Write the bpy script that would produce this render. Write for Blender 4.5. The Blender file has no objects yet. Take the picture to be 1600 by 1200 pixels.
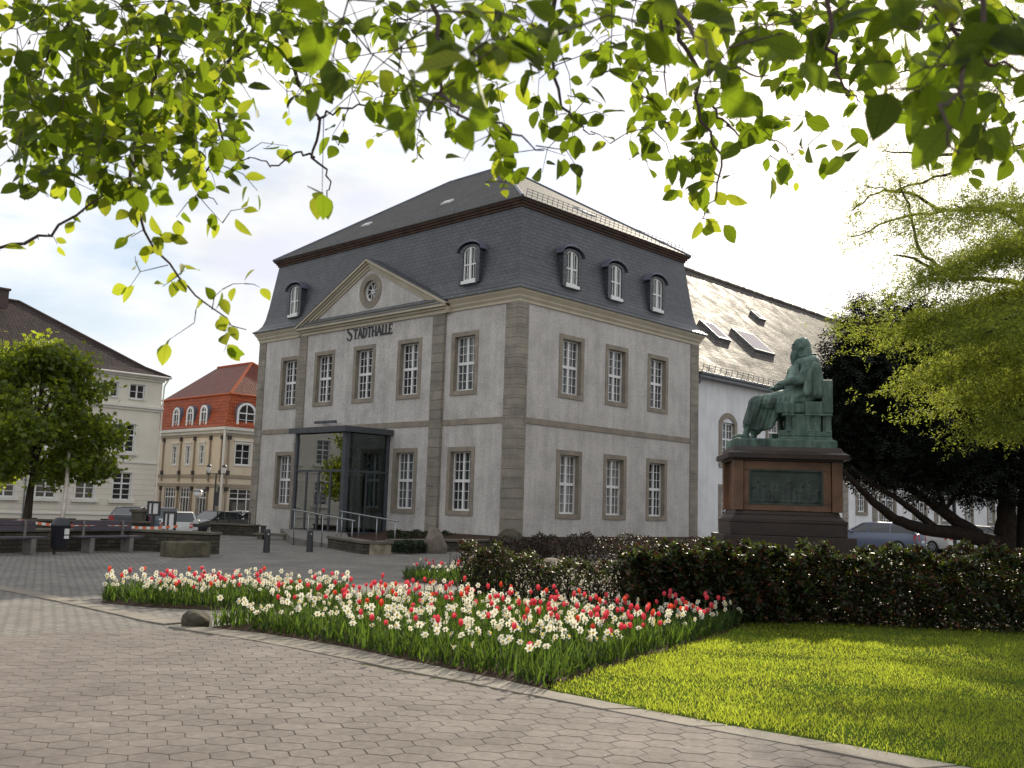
import bpy, bmesh, math, random
import numpy as np
from mathutils import Vector, Matrix
D = bpy.data
S = bpy.context.scene
R = math.radians

# ------------------------------------------------------------ camera, sky, sun
CAM = np.array([-28.428, -26.872, 1.6])
YAW, PITCH, ROLL, FPX = R(43.679), R(7.127), R(1.798), 1542.0
FW = np.array([math.cos(PITCH) * math.cos(YAW), math.cos(PITCH) * math.sin(YAW), math.sin(PITCH)])
RT0 = np.array([math.sin(YAW), -math.cos(YAW), 0.0])
UP0 = np.cross(RT0, FW)
RT = RT0 * math.cos(ROLL) + UP0 * math.sin(ROLL)
UP = UP0 * math.cos(ROLL) - RT0 * math.sin(ROLL)
FLAT = np.array([math.cos(YAW), math.sin(YAW), 0.0])
cam_d = D.cameras.new('camera')
cam = D.objects.new('camera', cam_d)
S.collection.objects.link(cam)
cam.matrix_world = Matrix(((RT[0], UP[0], -FW[0], CAM[0]), (RT[1], UP[1], -FW[1], CAM[1]),
                           (RT[2], UP[2], -FW[2], CAM[2]), (0, 0, 0, 1)))
cam_d.sensor_width = 36.0
cam_d.lens = 36.0 * FPX / 1600.0
cam_d.clip_start = 0.1
cam_d.clip_end = 3000
cam_d.dof.use_dof = True
cam_d.dof.focus_distance = 30.0
cam_d.dof.aperture_fstop = 7.0
S.camera = cam

SUN_AZ, SUN_EL = R(23.0), R(26.4)
sv = Vector((math.cos(SUN_EL) * math.cos(SUN_AZ), math.cos(SUN_EL) * math.sin(SUN_AZ), math.sin(SUN_EL)))
W = D.worlds.new('World')
S.world = W
W.use_nodes = True
nt = W.node_tree
nt.nodes.clear()
def wn(t, **kw):
    n = nt.nodes.new(t)
    for k, v in kw.items():
        setattr(n, k, v)
    return n
w_out = wn('ShaderNodeOutputWorld')
w_bg = wn('ShaderNodeBackground')
w_bg.inputs['Strength'].default_value = 0.10
sky = wn('ShaderNodeTexSky', sky_type='NISHITA')
sky.sun_disc = False
sky.sun_elevation = SUN_EL
sky.sun_rotation = R(90) - SUN_AZ
sky.air_density = 1.0
sky.dust_density = 0.7
sky.ozone_density = 1.0
tc = wn('ShaderNodeTexCoord')
mp = wn('ShaderNodeMapping')
mp.inputs['Scale'].default_value = (1.5, 1.5, 4.2)
mp.inputs['Location'].default_value = (0.35, 0.2, 0.0)
nz = wn('ShaderNodeTexNoise')
nz.inputs['Scale'].default_value = 1.5
nz.inputs['Detail'].default_value = 7
nz.inputs['Roughness'].default_value = 0.55
rp = wn('ShaderNodeValToRGB')
rp.color_ramp.elements[0].position = 0.30
rp.color_ramp.elements[0].color = (0, 0, 0, 1)
rp.color_ramp.elements[1].position = 0.46
rp.color_ramp.elements[1].color = (1, 1, 1, 1)
nz2 = wn('ShaderNodeTexNoise')
nz2.inputs['Scale'].default_value = 2.6
nz2.inputs['Detail'].default_value = 5
rp2 = wn('ShaderNodeValToRGB')
rp2.color_ramp.elements[0].position = 0.36
rp2.color_ramp.elements[0].color = (6.7, 6.85, 7.05, 1)
rp2.color_ramp.elements[1].position = 0.6
rp2.color_ramp.elements[1].color = (8.8, 8.9, 9.2, 1)
mx = wn('ShaderNodeMix', data_type='RGBA')
brt = wn('ShaderNodeMix', data_type='RGBA', blend_type='MULTIPLY')   # thin high haze whitens and brightens the open sky
brt.inputs[0].default_value = 1.0
brt.inputs[7].default_value = (1.05, 1.02, 1.0, 1)
L = nt.links.new
L(tc.outputs['Generated'], mp.inputs['Vector'])
L(mp.outputs['Vector'], nz.inputs['Vector'])
L(mp.outputs['Vector'], nz2.inputs['Vector'])
L(nz.outputs['Fac'], rp.inputs['Fac'])
L(nz2.outputs['Fac'], rp2.inputs['Fac'])
L(sky.outputs['Color'], brt.inputs[6])
L(rp.outputs['Color'], mx.inputs[0])
# clouds add their own light to the sky seen through them
addc = wn('ShaderNodeMix', data_type='RGBA', blend_type='LIGHTEN')
addc.inputs[0].default_value = 1.0
L(brt.outputs[2], addc.inputs[6])
L(rp2.outputs['Color'], addc.inputs[7])
L(brt.outputs[2], mx.inputs[6])
L(addc.outputs[2], mx.inputs[7])
L(mx.outputs[2], w_bg.inputs['Color'])
L(w_bg.outputs[0], w_out.inputs['Surface'])

sun_d = D.lights.new('sun', 'SUN')
sun_d.energy = 5.0
sun_d.angle = R(0.55)
sun_d.color = (1.0, 0.89, 0.71)
sun = D.objects.new('sun', sun_d)
S.collection.objects.link(sun)
sun.rotation_euler = (-sv).to_track_quat('-Z', 'Y').to_euler()
sun.location = (40, 10, 40)

S.view_settings.view_transform = 'Standard'
S.view_settings.look = 'None'
S.view_settings.exposure = 0.38
S.view_settings.gamma = 1.0
S.view_settings.use_curve_mapping = False
S.cycles.max_bounces = 8
S.cycles.transparent_max_bounces = 16

# ------------------------------------------------------------ helpers
def ray(px, py):
    return FW + RT * (px - 800) / FPX - UP * (py - 600) / FPX
def at(px, py, d):
    """point seen at photo pixel (px,py) at horizontal distance d ahead of the camera"""
    r = ray(px, py)
    return CAM + r * (d / (r @ FLAT))
def gnd(px, py, z=0.0):
    r = ray(px, py)
    return CAM + r * ((z - CAM[2]) / r[2])

col = S.collection
def link(o, parent=None):
    col.objects.link(o)
    if parent is not None:
        o.parent = parent
        o.matrix_parent_inverse = Matrix.Translation(-parent.matrix_basis.translation)
    return o
def tag(o, label=None, cat=None, group=None, kind=None):
    for k, v in (('label', label), ('category', cat), ('group', group), ('kind', kind)):
        if v:
            o[k] = v
    return o
def thing(name, label, cat, loc=(0, 0, 0), group=None):
    o = D.objects.new(name, None)
    o.empty_display_size = 0.3
    o.location = loc
    col.objects.link(o)
    return tag(o, label, cat, group)

class MB:
    def __init__(s):
        s.v = []; s.f = []; s.m = []
    def quad(s, a, b, c, d, mi=0):
        n = len(s.v); s.v += [tuple(a), tuple(b), tuple(c), tuple(d)]; s.f.append((n, n + 1, n + 2, n + 3)); s.m.append(mi)
    def poly(s, pts, mi=0):
        n = len(s.v); s.v += [tuple(p) for p in pts]; s.f.append(tuple(range(n, n + len(pts)))); s.m.append(mi)
    def hexa(s, p, mi=0):   # 8 corners: bottom 0-3 ccw, top 4-7
        n = len(s.v); s.v += [tuple(q) for q in p]
        for f in ((3, 2, 1, 0), (4, 5, 6, 7), (0, 1, 5, 4), (1, 2, 6, 5), (2, 3, 7, 6), (3, 0, 4, 7)):
            s.f.append(tuple(n + i for i in f)); s.m.append(mi)
    def box(s, x0, x1, y0, y1, z0, z1, mi=0):
        s.hexa([(x0, y0, z0), (x1, y0, z0), (x1, y1, z0), (x0, y1, z0), (x0, y0, z1), (x1, y0, z1), (x1, y1, z1), (x0, y1, z1)], mi)
    def fbox(s, F, u0, u1, z0, z1, d0, d1, mi=0):
        c = [F(u0, z0, d0), F(u1, z0, d0), F(u1, z0, d1), F(u0, z0, d1), F(u0, z1, d0), F(u1, z1, d0), F(u1, z1, d1), F(u0, z1, d1)]
        s.hexa(c, mi)
    def bar(s, a, b, w, h=None, mi=0, up=(0, 0, 1)):
        a = Vector(a); b = Vector(b); h = h or w
        d = (b - a).normalized(); u = Vector(up)
        if abs(d.dot(u)) > 0.98:
            u = Vector((0, 1, 0))
        x = d.cross(u).normalized() * (w / 2); y = x.cross(d).normalized() * (h / 2)
        s.hexa([a - x - y, a + x - y, b + x - y, b - x - y, a - x + y, a + x + y, b + x + y, b - x + y], mi)
    def tube(s, pts, rad, n=8, mi=0, cap=True):
        pts = [Vector(p) for p in pts]
        if not isinstance(rad, (list, tuple)):
            rad = [rad] * len(pts)
        rings = []
        u = None
        for i, p in enumerate(pts):
            d = (pts[min(i + 1, len(pts) - 1)] - pts[max(i - 1, 0)])
            d = d.normalized() if d.length > 1e-9 else Vector((0, 0, 1))
            if u is None:
                u = d.orthogonal().normalized()
            else:
                u = (u - d * u.dot(d))
                u = u.normalized() if u.length > 1e-6 else d.orthogonal().normalized()
            w = d.cross(u)
            b = len(s.v)
            for k in range(n):
                a = 2 * math.pi * k / n
                s.v.append(tuple(p + (u * math.cos(a) + w * math.sin(a)) * rad[i]))
            rings.append(b)
        for i in range(len(rings) - 1):
            for k in range(n):
                k2 = (k + 1) % n
                s.f.append((rings[i] + k, rings[i] + k2, rings[i + 1] + k2, rings[i + 1] + k)); s.m.append(mi)
        if cap:
            s.f.append(tuple(rings[0] + k for k in reversed(range(n)))); s.m.append(mi)
            s.f.append(tuple(rings[-1] + k for k in range(n))); s.m.append(mi)
    def lathe(s, prof, n=16, c=(0, 0, 0), mi=0):
        s.tube([(c[0], c[1], c[2] + z) for r, z in prof], [max(r, 1e-4) for r, z in prof], n, mi)
    def sphere(s, c, r, n=12, m=8, mi=0):
        rx, ry, rz = r if isinstance(r, (tuple, list)) else (r, r, r)
        b = len(s.v)
        for i in range(m + 1):
            t = math.pi * i / m
            for k in range(n):
                a = 2 * math.pi * k / n
                s.v.append((c[0] + rx * math.sin(t) * math.cos(a), c[1] + ry * math.sin(t) * math.sin(a), c[2] - rz * math.cos(t)))
        for i in range(m):
            for k in range(n):
                k2 = (k + 1) % n
                s.f.append((b + i * n + k, b + i * n + k2, b + (i + 1) * n + k2, b + (i + 1) * n + k)); s.m.append(mi)
    def extrude(s, poly, vec, mi=0):
        """closed polygon (3d points) extruded along vec"""
        n = len(poly); b = len(s.v); vec = Vector(vec)
        s.v += [tuple(p) for p in poly] + [tuple(Vector(p) + vec) for p in poly]
        s.f.append(tuple(b + i for i in reversed(range(n)))); s.m.append(mi)
        s.f.append(tuple(b + n + i for i in range(n))); s.m.append(mi)
        for i in range(n):
            j = (i + 1) % n
            s.f.append((b + i, b + j, b + n + j, b + n + i)); s.m.append(mi)
    def build(s, name, mats, parent=None, smooth=False, bevel=0.0, label=None, autos=None, recalc=True):
        me = D.meshes.new(name)
        me.from_pydata(s.v, [], s.f)
        mats = mats if isinstance(mats, (list, tuple)) else [mats]
        for m in mats:
            me.materials.append(m)
        if len(mats) > 1:
            me.polygons.foreach_set('material_index', s.m)
        if recalc or bevel:
            bm = bmesh.new(); bm.from_mesh(me)
            bmesh.ops.remove_doubles(bm, verts=bm.verts, dist=1e-5) if smooth else None
            bmesh.ops.recalc_face_normals(bm, faces=bm.faces)
            if bevel:
                es = [e for e in bm.edges if len(e.link_faces) == 2 and e.calc_face_angle(0) > 0.6]
                bmesh.ops.bevel(bm, geom=es, offset=bevel, segments=2, affect='EDGES', profile=0.5)
            bm.to_mesh(me); bm.free()
        if smooth:
            me.polygons.foreach_set('use_smooth', [True] * len(me.polygons))
            if autos:
                me.set_sharp_from_angle(angle=R(autos))
        me.update()
        o = D.objects.new(name, me)
        link(o, parent)
        if label:
            o['label'] = label
        return o

def frame(o, u, n):
    o = np.array(o, float); u = np.array(u, float); n = np.array(n, float)
    return lambda uu, z, d=0.0: tuple(o + u * uu + n * d + np.array((0, 0, z)))

def copy_tree(o, loc, rotz=0.0, parent=None):
    c = o.copy(); col.objects.link(c)
    if parent is None:
        c.location = loc; c.rotation_euler = (0, 0, rotz)
    else:
        c.parent = parent; c.matrix_parent_inverse = o.matrix_parent_inverse.copy()
    for ch in list(o.children):
        copy_tree(ch, None, 0, c)
    return c

def rot_frames(tip, nrm):
    """rotation matrices with x along tip and z near nrm (arrays n,3)"""
    x = tip / np.linalg.norm(tip, axis=1, keepdims=True)
    z = nrm - x * (nrm * x).sum(1, keepdims=True)
    z /= np.linalg.norm(z, axis=1, keepdims=True) + 1e-9
    y = np.cross(z, x)
    return np.stack([x, y, z], axis=2)
def scatter(name, V, F, rot, pos, scl, mats, parent=None, smooth=False, matidx=None, uv=False):
    """many copies of one small template as ONE mesh (leaves of a crown, blades of a lawn)"""
    V = np.array(V, float); n = len(pos); k = len(V)
    scl = np.array(scl, float)
    if scl.ndim == 1:
        scl = scl[:, None] * np.ones((1, 3))
    P = np.einsum('nij,nkj->nki', rot, V[None] * scl[:, None, :]) + pos[:, None, :]
    lens = np.array([len(f) for f in F]); flat = np.concatenate([np.array(f) for f in F])
    me = D.meshes.new(name)
    me.vertices.add(n * k); me.vertices.foreach_set('co', P.reshape(-1).astype(np.float32))
    loops = (flat[None, :] + (np.arange(n) * k)[:, None]).reshape(-1)
    me.loops.add(len(loops)); me.loops.foreach_set('vertex_index', loops.astype(np.int32))
    tot = np.tile(lens, n); starts = np.concatenate([[0], np.cumsum(tot)[:-1]])
    me.polygons.add(len(tot)); me.polygons.foreach_set('loop_start', starts.astype(np.int32))
    me.polygons.foreach_set('loop_total', tot.astype(np.int32))
    mats = mats if isinstance(mats, (list, tuple)) else [mats]
    for m in mats:
        me.materials.append(m)
    if matidx is not None:
        me.polygons.foreach_set('material_index', np.repeat(matidx, len(F)).astype(np.int32))
    me.polygons.foreach_set('use_smooth', np.full(len(tot), bool(smooth)))
    if uv:
        ul = me.uv_layers.new(name='UVMap'); ul.data.foreach_set('uv', np.tile(V[flat][:, :2], (n, 1)).reshape(-1).astype(np.float32))
    me.update(calc_edges=True)
    me.validate()
    o = D.objects.new(name, me)
    return link(o, parent)
def in_poly(px, py, poly):
    poly = np.array(poly); c = np.zeros(len(px), bool); j = len(poly) - 1
    for i in range(len(poly)):
        xi, yi = poly[i][:2]; xj, yj = poly[j][:2]
        m = ((yi > py) != (yj > py)) & (px < (xj - xi) * (py - yi) / (yj - yi + 1e-12) + xi)
        c ^= m; j = i
    return c
def pts_in(poly, n, rng, margin=0.0):
    p = np.array([q[:2] for q in poly], float); lo = p.min(0); hi = p.max(0); out = np.zeros((0, 2))
    while len(out) < n:
        c = rng.uniform(lo, hi, (n * 2, 2)); c = c[in_poly(c[:, 0], c[:, 1], p)]
        out = np.vstack([out, c])
    return out[:n]

# ------------------------------------------------------------ materials
def mat(name, base, rough=0.7, var=None, vscale=1.0, vdetail=6, bump=0.0, bscale=20.0, spec=0.5, metal=0.0, extra=None, coord='Object', fine=0.0, stretch=None, streak=0.0):
    m = D.materials.new(name); m.use_nodes = True
    t = m.node_tree; n = t.nodes; l = t.links.new
    b = n['Principled BSDF']
    b.inputs['Base Color'].default_value = (*base, 1)
    b.inputs['Roughness'].default_value = rough
    b.inputs['Metallic'].default_value = metal
    b.inputs['Specular IOR Level'].default_value = spec
    m.diffuse_color = (*base, 1)
    c = n.new('ShaderNodeTexCoord'); src = c.outputs[coord]
    if stretch:
        mpn = n.new('ShaderNodeMapping'); mpn.inputs['Scale'].default_value = stretch
        l(src, mpn.inputs['Vector']); src = mpn.outputs['Vector']
    if var:
        x = n.new('ShaderNodeTexNoise'); x.inputs['Scale'].default_value = vscale; x.inputs['Detail'].default_value = vdetail
        x.inputs['Roughness'].default_value = 0.65
        r = n.new('ShaderNodeValToRGB'); e = r.color_ramp.elements
        e[0].position = 0.3; e[0].color = (*var[0], 1)
        e[1].position = 0.7; e[1].color = (*var[1], 1)
        if len(var) > 2:
            q = e.new(0.5); q.color = (*var[2], 1)
        l(src, x.inputs['Vector']); l(x.outputs['Fac'], r.inputs['Fac'])
        outc = r.outputs['Color']
        if fine:
            x2 = n.new('ShaderNodeTexNoise'); x2.inputs['Scale'].default_value = vscale * 14; x2.inputs['Detail'].default_value = 4
            mr = n.new('ShaderNodeMapRange'); mr.inputs['From Min'].default_value = 0.3; mr.inputs['From Max'].default_value = 0.7
            mr.inputs['To Min'].default_value = 1 - fine; mr.inputs['To Max'].default_value = 1 + fine
            mm = n.new('ShaderNodeVectorMath'); mm.operation = 'SCALE'
            l(src, x2.inputs['Vector']); l(x2.outputs['Fac'], mr.inputs['Value']); l(outc, mm.inputs[0]); l(mr.outputs['Result'], mm.inputs['Scale'])
            outc = mm.outputs['Vector']
        if streak:     # rain marks: noise drawn out down the wall
            m3 = n.new('ShaderNodeMapping'); m3.inputs['Scale'].default_value = (1.9, 1.9, .16); l(c.outputs[coord], m3.inputs['Vector'])
            x3 = n.new('ShaderNodeTexNoise'); x3.inputs['Scale'].default_value = 1.6; x3.inputs['Detail'].default_value = 6; x3.inputs['Roughness'].default_value = .7
            r3 = n.new('ShaderNodeMapRange'); r3.inputs['From Min'].default_value = .35; r3.inputs['From Max'].default_value = .62; r3.inputs['To Min'].default_value = 1 - streak; r3.inputs['To Max'].default_value = 1.03
            s3 = n.new('ShaderNodeVectorMath'); s3.operation = 'SCALE'
            l(m3.outputs['Vector'], x3.inputs['Vector']); l(x3.outputs['Fac'], r3.inputs['Value']); l(outc, s3.inputs[0]); l(r3.outputs['Result'], s3.inputs['Scale']); outc = s3.outputs['Vector']
        l(outc, b.inputs['Base Color'])
    if bump:
        x = n.new('ShaderNodeTexNoise'); x.inputs['Scale'].default_value = bscale; x.inputs['Detail'].default_value = 5
        bp = n.new('ShaderNodeBump'); bp.inputs['Strength'].default_value = bump; bp.inputs['Distance'].default_value = 0.03
        l(src, x.inputs['Vector']); l(x.outputs['Fac'], bp.inputs['Height']); l(bp.outputs['Normal'], b.inputs['Normal'])
    return m

def coursed(name, c1, c2, mortar, w, h, msize=0.01, rough=0.6, plane='slope', bump=0.4, offset=0.5, var=0.25, spec=0.4, uvec=None, blot=None, rvar=None):
    """brick, slate or tile courses; coordinates come from the UV map laid out in metres"""
    m = D.materials.new(name); m.use_nodes = True
    t = m.node_tree; n = t.nodes; l = t.links.new
    b = n['Principled BSDF']; b.inputs['Roughness'].default_value = rough; b.inputs['Specular IOR Level'].default_value = spec
    uv = n.new('ShaderNodeUVMap'); uv.uv_map = 'UVMap'
    k = n.new('ShaderNodeTexBrick')
    k.inputs['Color1'].default_value = (*c1, 1); k.inputs['Color2'].default_value = (*c2, 1); k.inputs['Mortar'].default_value = (*mortar, 1)
    k.inputs['Scale'].default_value = 1.0; k.inputs['Brick Width'].default_value = w; k.inputs['Row Height'].default_value = h
    k.inputs['Mortar Size'].default_value = msize; k.inputs['Mortar Smooth'].default_value = 0.3; k.offset = offset
    src = uv.outputs['UV']
    dn = n.new('ShaderNodeTexNoise'); dn.inputs['Scale'].default_value = 1.3; dn.inputs['Detail'].default_value = 2
    sub = n.new('ShaderNodeVectorMath'); sub.operation = 'MULTIPLY_ADD'; sub.inputs[1].default_value = (h * 0.35,) * 3
    l(src, dn.inputs['Vector']); l(dn.outputs['Color'], sub.inputs[0]); l(src, sub.inputs[2])
    l(sub.outputs[0], k.inputs['Vector'])
    x = n.new('ShaderNodeTexNoise'); x.inputs['Scale'].default_value = 0.8; x.inputs['Detail'].default_value = 8; x.inputs['Roughness'].default_value = 0.7
    l(src, x.inputs['Vector'])
    mr = n.new('ShaderNodeMapRange'); mr.inputs['From Min'].default_value = 0.3; mr.inputs['From Max'].default_value = 0.7
    mr.inputs['To Min'].default_value = 1 - var; mr.inputs['To Max'].default_value = 1 + var
    sc = n.new('ShaderNodeVectorMath'); sc.operation = 'SCALE'
    l(x.outputs['Fac'], mr.inputs['Value']); l(k.outputs['Color'], sc.inputs[0]); l(mr.outputs['Result'], sc.inputs['Scale'])
    oc = sc.outputs['Vector']
    if blot:
        y = n.new('ShaderNodeTexNoise'); y.inputs['Scale'].default_value = blot[1]; y.inputs['Detail'].default_value = 3
        rr = n.new('ShaderNodeValToRGB'); rr.color_ramp.elements[0].position = blot[2]; rr.color_ramp.elements[1].position = blot[2] + 0.06
        mx_ = n.new('ShaderNodeMix'); mx_.data_type = 'RGBA'; mx_.inputs[7].default_value = (*blot[0], 1)
        l(src, y.inputs['Vector']); l(y.outputs['Fac'], rr.inputs['Fac']); l(rr.outputs['Color'], mx_.inputs[0]); l(oc, mx_.inputs[6])
        oc = mx_.outputs[2]
    l(oc, b.inputs['Base Color'])
    bp = n.new('ShaderNodeBump'); bp.inputs['Strength'].default_value = bump; bp.inputs['Distance'].default_value = 0.02; bp.invert = True
    ad = n.new('ShaderNodeMath'); ad.operation = 'MULTIPLY_ADD'; ad.inputs[1].default_value = -0.6
    n3 = n.new('ShaderNodeTexNoise'); n3.inputs['Scale'].default_value = 6.0 / max(w, 0.05) * 0.3; l(src, n3.inputs['Vector'])
    l(n3.outputs['Fac'], ad.inputs[0]); l(k.outputs['Fac'], ad.inputs[2])
    l(ad.outputs[0], bp.inputs['Height']); l(bp.outputs['Normal'], b.inputs['Normal'])
    if rvar:
        l(x.outputs['Fac'], n.new('ShaderNodeMapRange').inputs['Value'])
        q = n[-1]; q.inputs['From Min'].default_value = 0.3; q.inputs['From Max'].default_value = 0.7
        q.inputs['To Min'].default_value = rvar[0]; q.inputs['To Max'].default_value = rvar[1]
        l(q.outputs['Result'], b.inputs['Roughness'])
    return m
def uv_planar(o, scale=1.0):
    """UV in metres: u along the horizontal of each face, v up its slope"""
    me = o.data
    uvl = me.uv_layers.new(name='UVMap')
    for p in me.polygons:
        nrm = p.normal
        if abs(nrm.z) > 0.97:
            u = Vector((1, 0, 0)); v = Vector((0, 1, 0))
        else:
            u = Vector((0, 0, 1)).cross(nrm).normalized(); v = nrm.cross(u)
        for li in p.loop_indices:
            c = me.vertices[me.loops[li].vertex_index].co
            uvl.data[li].uv = (c.dot(u) * scale, c.dot(v) * scale)
    return o

def leafmat(name, base, trans, tfac=0.45, rough=0.4, hv=0.25, spec=0.4, second=None, veins=False):
    m = D.materials.new(name); m.use_nodes = True
    t = m.node_tree; n = t.nodes; l = t.links.new
    b = n['Principled BSDF']; b.inputs['Roughness'].default_value = rough; b.inputs['Specular IOR Level'].default_value = spec
    g = n.new('ShaderNodeNewGeometry')
    mr = n.new('ShaderNodeMapRange'); mr.inputs['To Min'].default_value = 1 - hv; mr.inputs['To Max'].default_value = 1 + hv
    l(g.outputs['Random Per Island'], mr.inputs['Value'])
    if veins:      # midrib and side veins drawn in the blade's own coordinates
        def mth(op, a, b=None, c=None):
            q = n.new('ShaderNodeMath'); q.operation = op
            for i_, v_ in enumerate((a, b, c)):
                if v_ is None: continue
                if isinstance(v_, (int, float)): q.inputs[i_].default_value = v_
                else: l(v_, q.inputs[i_])
            return q.outputs[0]
        uvn = n.new('ShaderNodeUVMap'); uvn.uv_map = 'UVMap'; sp = n.new('ShaderNodeSeparateXYZ'); l(uvn.outputs['UV'], sp.inputs[0])
        ay_ = mth('ABSOLUTE', sp.outputs[1])
        fr = mth('FRACT', mth('MULTIPLY', mth('SUBTRACT', sp.outputs[0], mth('MULTIPLY', ay_, .75)), 8.0))
        side = mth('LESS_THAN', fr, .12); midr = mth('LESS_THAN', ay_, .014)
        vn = n.new('ShaderNodeMath'); vn.operation = 'MULTIPLY'
        l(mr.outputs['Result'], vn.inputs[0]); l(mth('SUBTRACT', 1.04, mth('MULTIPLY', mth('MAXIMUM', side, midr), .26)), vn.inputs[1])
    def scaled(c):
        s = n.new('ShaderNodeVectorMath'); s.operation = 'SCALE'; s.inputs[0].default_value = c
        if second:
            r = n.new('ShaderNodeValToRGB'); r.color_ramp.interpolation = 'CONSTANT'
            es = r.color_ramp.elements; es[0].color = (*c, 1); es[0].position = 0
            es[1].position = 1 - second[1]; es[1].color = (*second[0], 1)
            w = n.new('ShaderNodeMath'); w.operation = 'MULTIPLY'; w.inputs[1].default_value = 7.31
            w2 = n.new('ShaderNodeMath'); w2.operation = 'FRACT'
            l(g.outputs['Random Per Island'], w.inputs[0]); l(w.outputs[0], w2.inputs[0]); l(w2.outputs[0], r.inputs['Fac'])
            l(r.outputs['Color'], s.inputs[0])
        l(mr.outputs['Result'] if not veins else vn.outputs[0], s.inputs['Scale']); return s.outputs['Vector']
    l(scaled(base), b.inputs['Base Color'])
    tr = n.new('ShaderNodeBsdfTranslucent'); l(scaled(trans), tr.inputs['Color'])
    mix = n.new('ShaderNodeMixShader'); mix.inputs[0].default_value = tfac
    l(b.outputs[0], mix.inputs[1]); l(tr.outputs[0], mix.inputs[2]); l(mix.outputs[0], n['Material Output'].inputs['Surface'])
    m.diffuse_color = (*base, 1)
    return m
def glassmat(name, tint=(0.75, 0.85, 0.85), refl=0.12):
    m = D.materials.new(name); m.use_nodes = True
    t = m.node_tree; n = t.nodes; l = t.links.new
    n.remove(n['Principled BSDF'])
    tp = n.new('ShaderNodeBsdfTransparent'); tp.inputs['Color'].default_value = (*tint, 1)
    gl = n.new('ShaderNodeBsdfGlossy'); gl.inputs['Roughness'].default_value = 0.01
    fr = n.new('ShaderNodeFresnel'); fr.inputs['IOR'].default_value = 1.5
    ad = n.new('ShaderNodeMath'); ad.operation = 'ADD'; ad.inputs[1].default_value = refl; ad.use_clamp = True
    mx_ = n.new('ShaderNodeMixShader')
    l(fr.outputs[0], ad.inputs[0]); l(ad.outputs[0], mx_.inputs[0]); l(tp.outputs[0], mx_.inputs[1]); l(gl.outputs[0], mx_.inputs[2])
    l(mx_.outputs[0], n['Material Output'].inputs['Surface'])
    return m

M = {}
M['plaster'] = mat('plaster', (.41, .385, .36), .9, ((.385, .36, .34), (.57, .54, .51), (.49, .465, .44)), 0.9, 9, .55, 26, .2, fine=.16, streak=.14)
M['sandstone'] = mat('sandstone', (.24, .21, .165), .9, ((.19, .168, .14), (.32, .275, .21), (.25, .22, .178)), 1.6, 6, .3, 16, .2, fine=.12)
M['quoinstone'] = coursed('quoinstone', (.28, .25, .205), (.215, .195, .168), (.135, .122, .105), 0.95, .41, .008, .9, bump=.4, var=.3, spec=.2)
M['cornice'] = mat('cornice', (.47, .42, .32), .8, ((.40, .355, .27), (.52, .465, .36)), .8, 5, .1, 20, .2)
M['slate'] = coursed('slate', (.045, .049, .057), (.064, .068, .078), (.02, .022, .026), .30, .17, .010, .42, bump=.75, var=.25, spec=.5)
M['oldslate'] = coursed('oldslate', (.032, .030, .029), (.05, .046, .043), (.015, .014, .013), .28, .16, .009, .72, bump=.7, var=.35, spec=.4, blot=((.30, .29, .27), 5.5, .70))
M['lead'] = mat('lead', (.10, .11, .14), .45, ((.07, .08, .10), (.14, .15, .20)), 1.5, 4, .1, 8, .5)
M['eavewood'] = mat('eavewood', (.08, .052, .04), .8, ((.045, .034, .03), (.11, .066, .047)), 2.2, 6, .2, 12, .2)
M['white'] = mat('white', (.74, .74, .73), .5, ((.66, .66, .65), (.78, .78, .77)), 2, 4)
M['pane'] = mat('pane', (.020, .022, .025), .03, None, spec=.9)
M['panegrey'] = mat('panegrey', (.07, .074, .08), .04, None, spec=.9)  # lighter glass tone, painted in for panes that mirror bright surroundings
M['panereflect'] = mat('panereflect', (.17, .165, .155), .05, ((.06, .06, .06), (.26, .255, .24)), 2.0, 2, spec=.9, stretch=(9, 9, .4))  # curtain-like pale streaks painted into the glass for bright reflections
M['roomdark'] = mat('roomdark', (.03, .03, .03), .9)
M['greyframe'] = mat('greyframe', (.055, .06, .07), .45, ((.045, .05, .06), (.07, .075, .085)), 3, 3)
M['ink'] = mat('ink', (.035, .035, .04), .6)
M['steel'] = mat('steel', (.30, .31, .32), .42, None, metal=1.0)
M['zinc'] = mat('zinc', (.16, .17, .18), .45, ((.12, .13, .14), (.21, .22, .23)), 3, 4, metal=.4)
M['whitewash'] = mat('whitewash', (.70, .70, .70), .9, ((.60, .60, .61), (.75, .75, .75), (.71, .71, .71)), .7, 8, .2, 10, .2, streak=.12)
M['glaretile'] = coursed('glaretile', (.15, .128, .108), (.075, .066, .058), (.02, .018, .016), .26, .34, .05, .6, bump=1.0, var=.5, spec=.10, rvar=(.5, .85))
M['cream'] = mat('cream', (.62, .585, .49), .85, ((.60, .565, .485), (.71, .67, .58)), .6, 7, .05, 14, .2)
M['creamtrim'] = mat('creamtrim', (.66, .64, .58), .8, ((.6, .58, .52), (.7, .68, .62)), 1, 4)
M['browntile'] = coursed('browntile', (.062, .042, .036), (.038, .028, .026), (.014, .012, .012), .23, .34, .030, .55, bump=1.0, var=.3, offset=0.0, spec=.08)
M['redtile'] = coursed('redtile', (.40, .10, .04), (.31, .075, .03), (.16, .035, .018), .22, .30, .025, .5, bump=1.0, var=.22, offset=0.0, spec=.1)
M['redupper'] = coursed('redupper', (.19, .055, .035), (.15, .045, .03), (.07, .022, .015), .22, .30, .03, .45, bump=1.0, var=.22, offset=0.0, spec=.1)
M['chimney'] = coursed('chimney', (.11, .07, .06), (.08, .055, .05), (.05, .045, .04), .24, .08, .012, .8)
M['peach'] = mat('peach', (.62, .53, .40), .85, ((.57, .48, .36), (.66, .565, .43)), .7, 5, .04, 14, .2)
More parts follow.
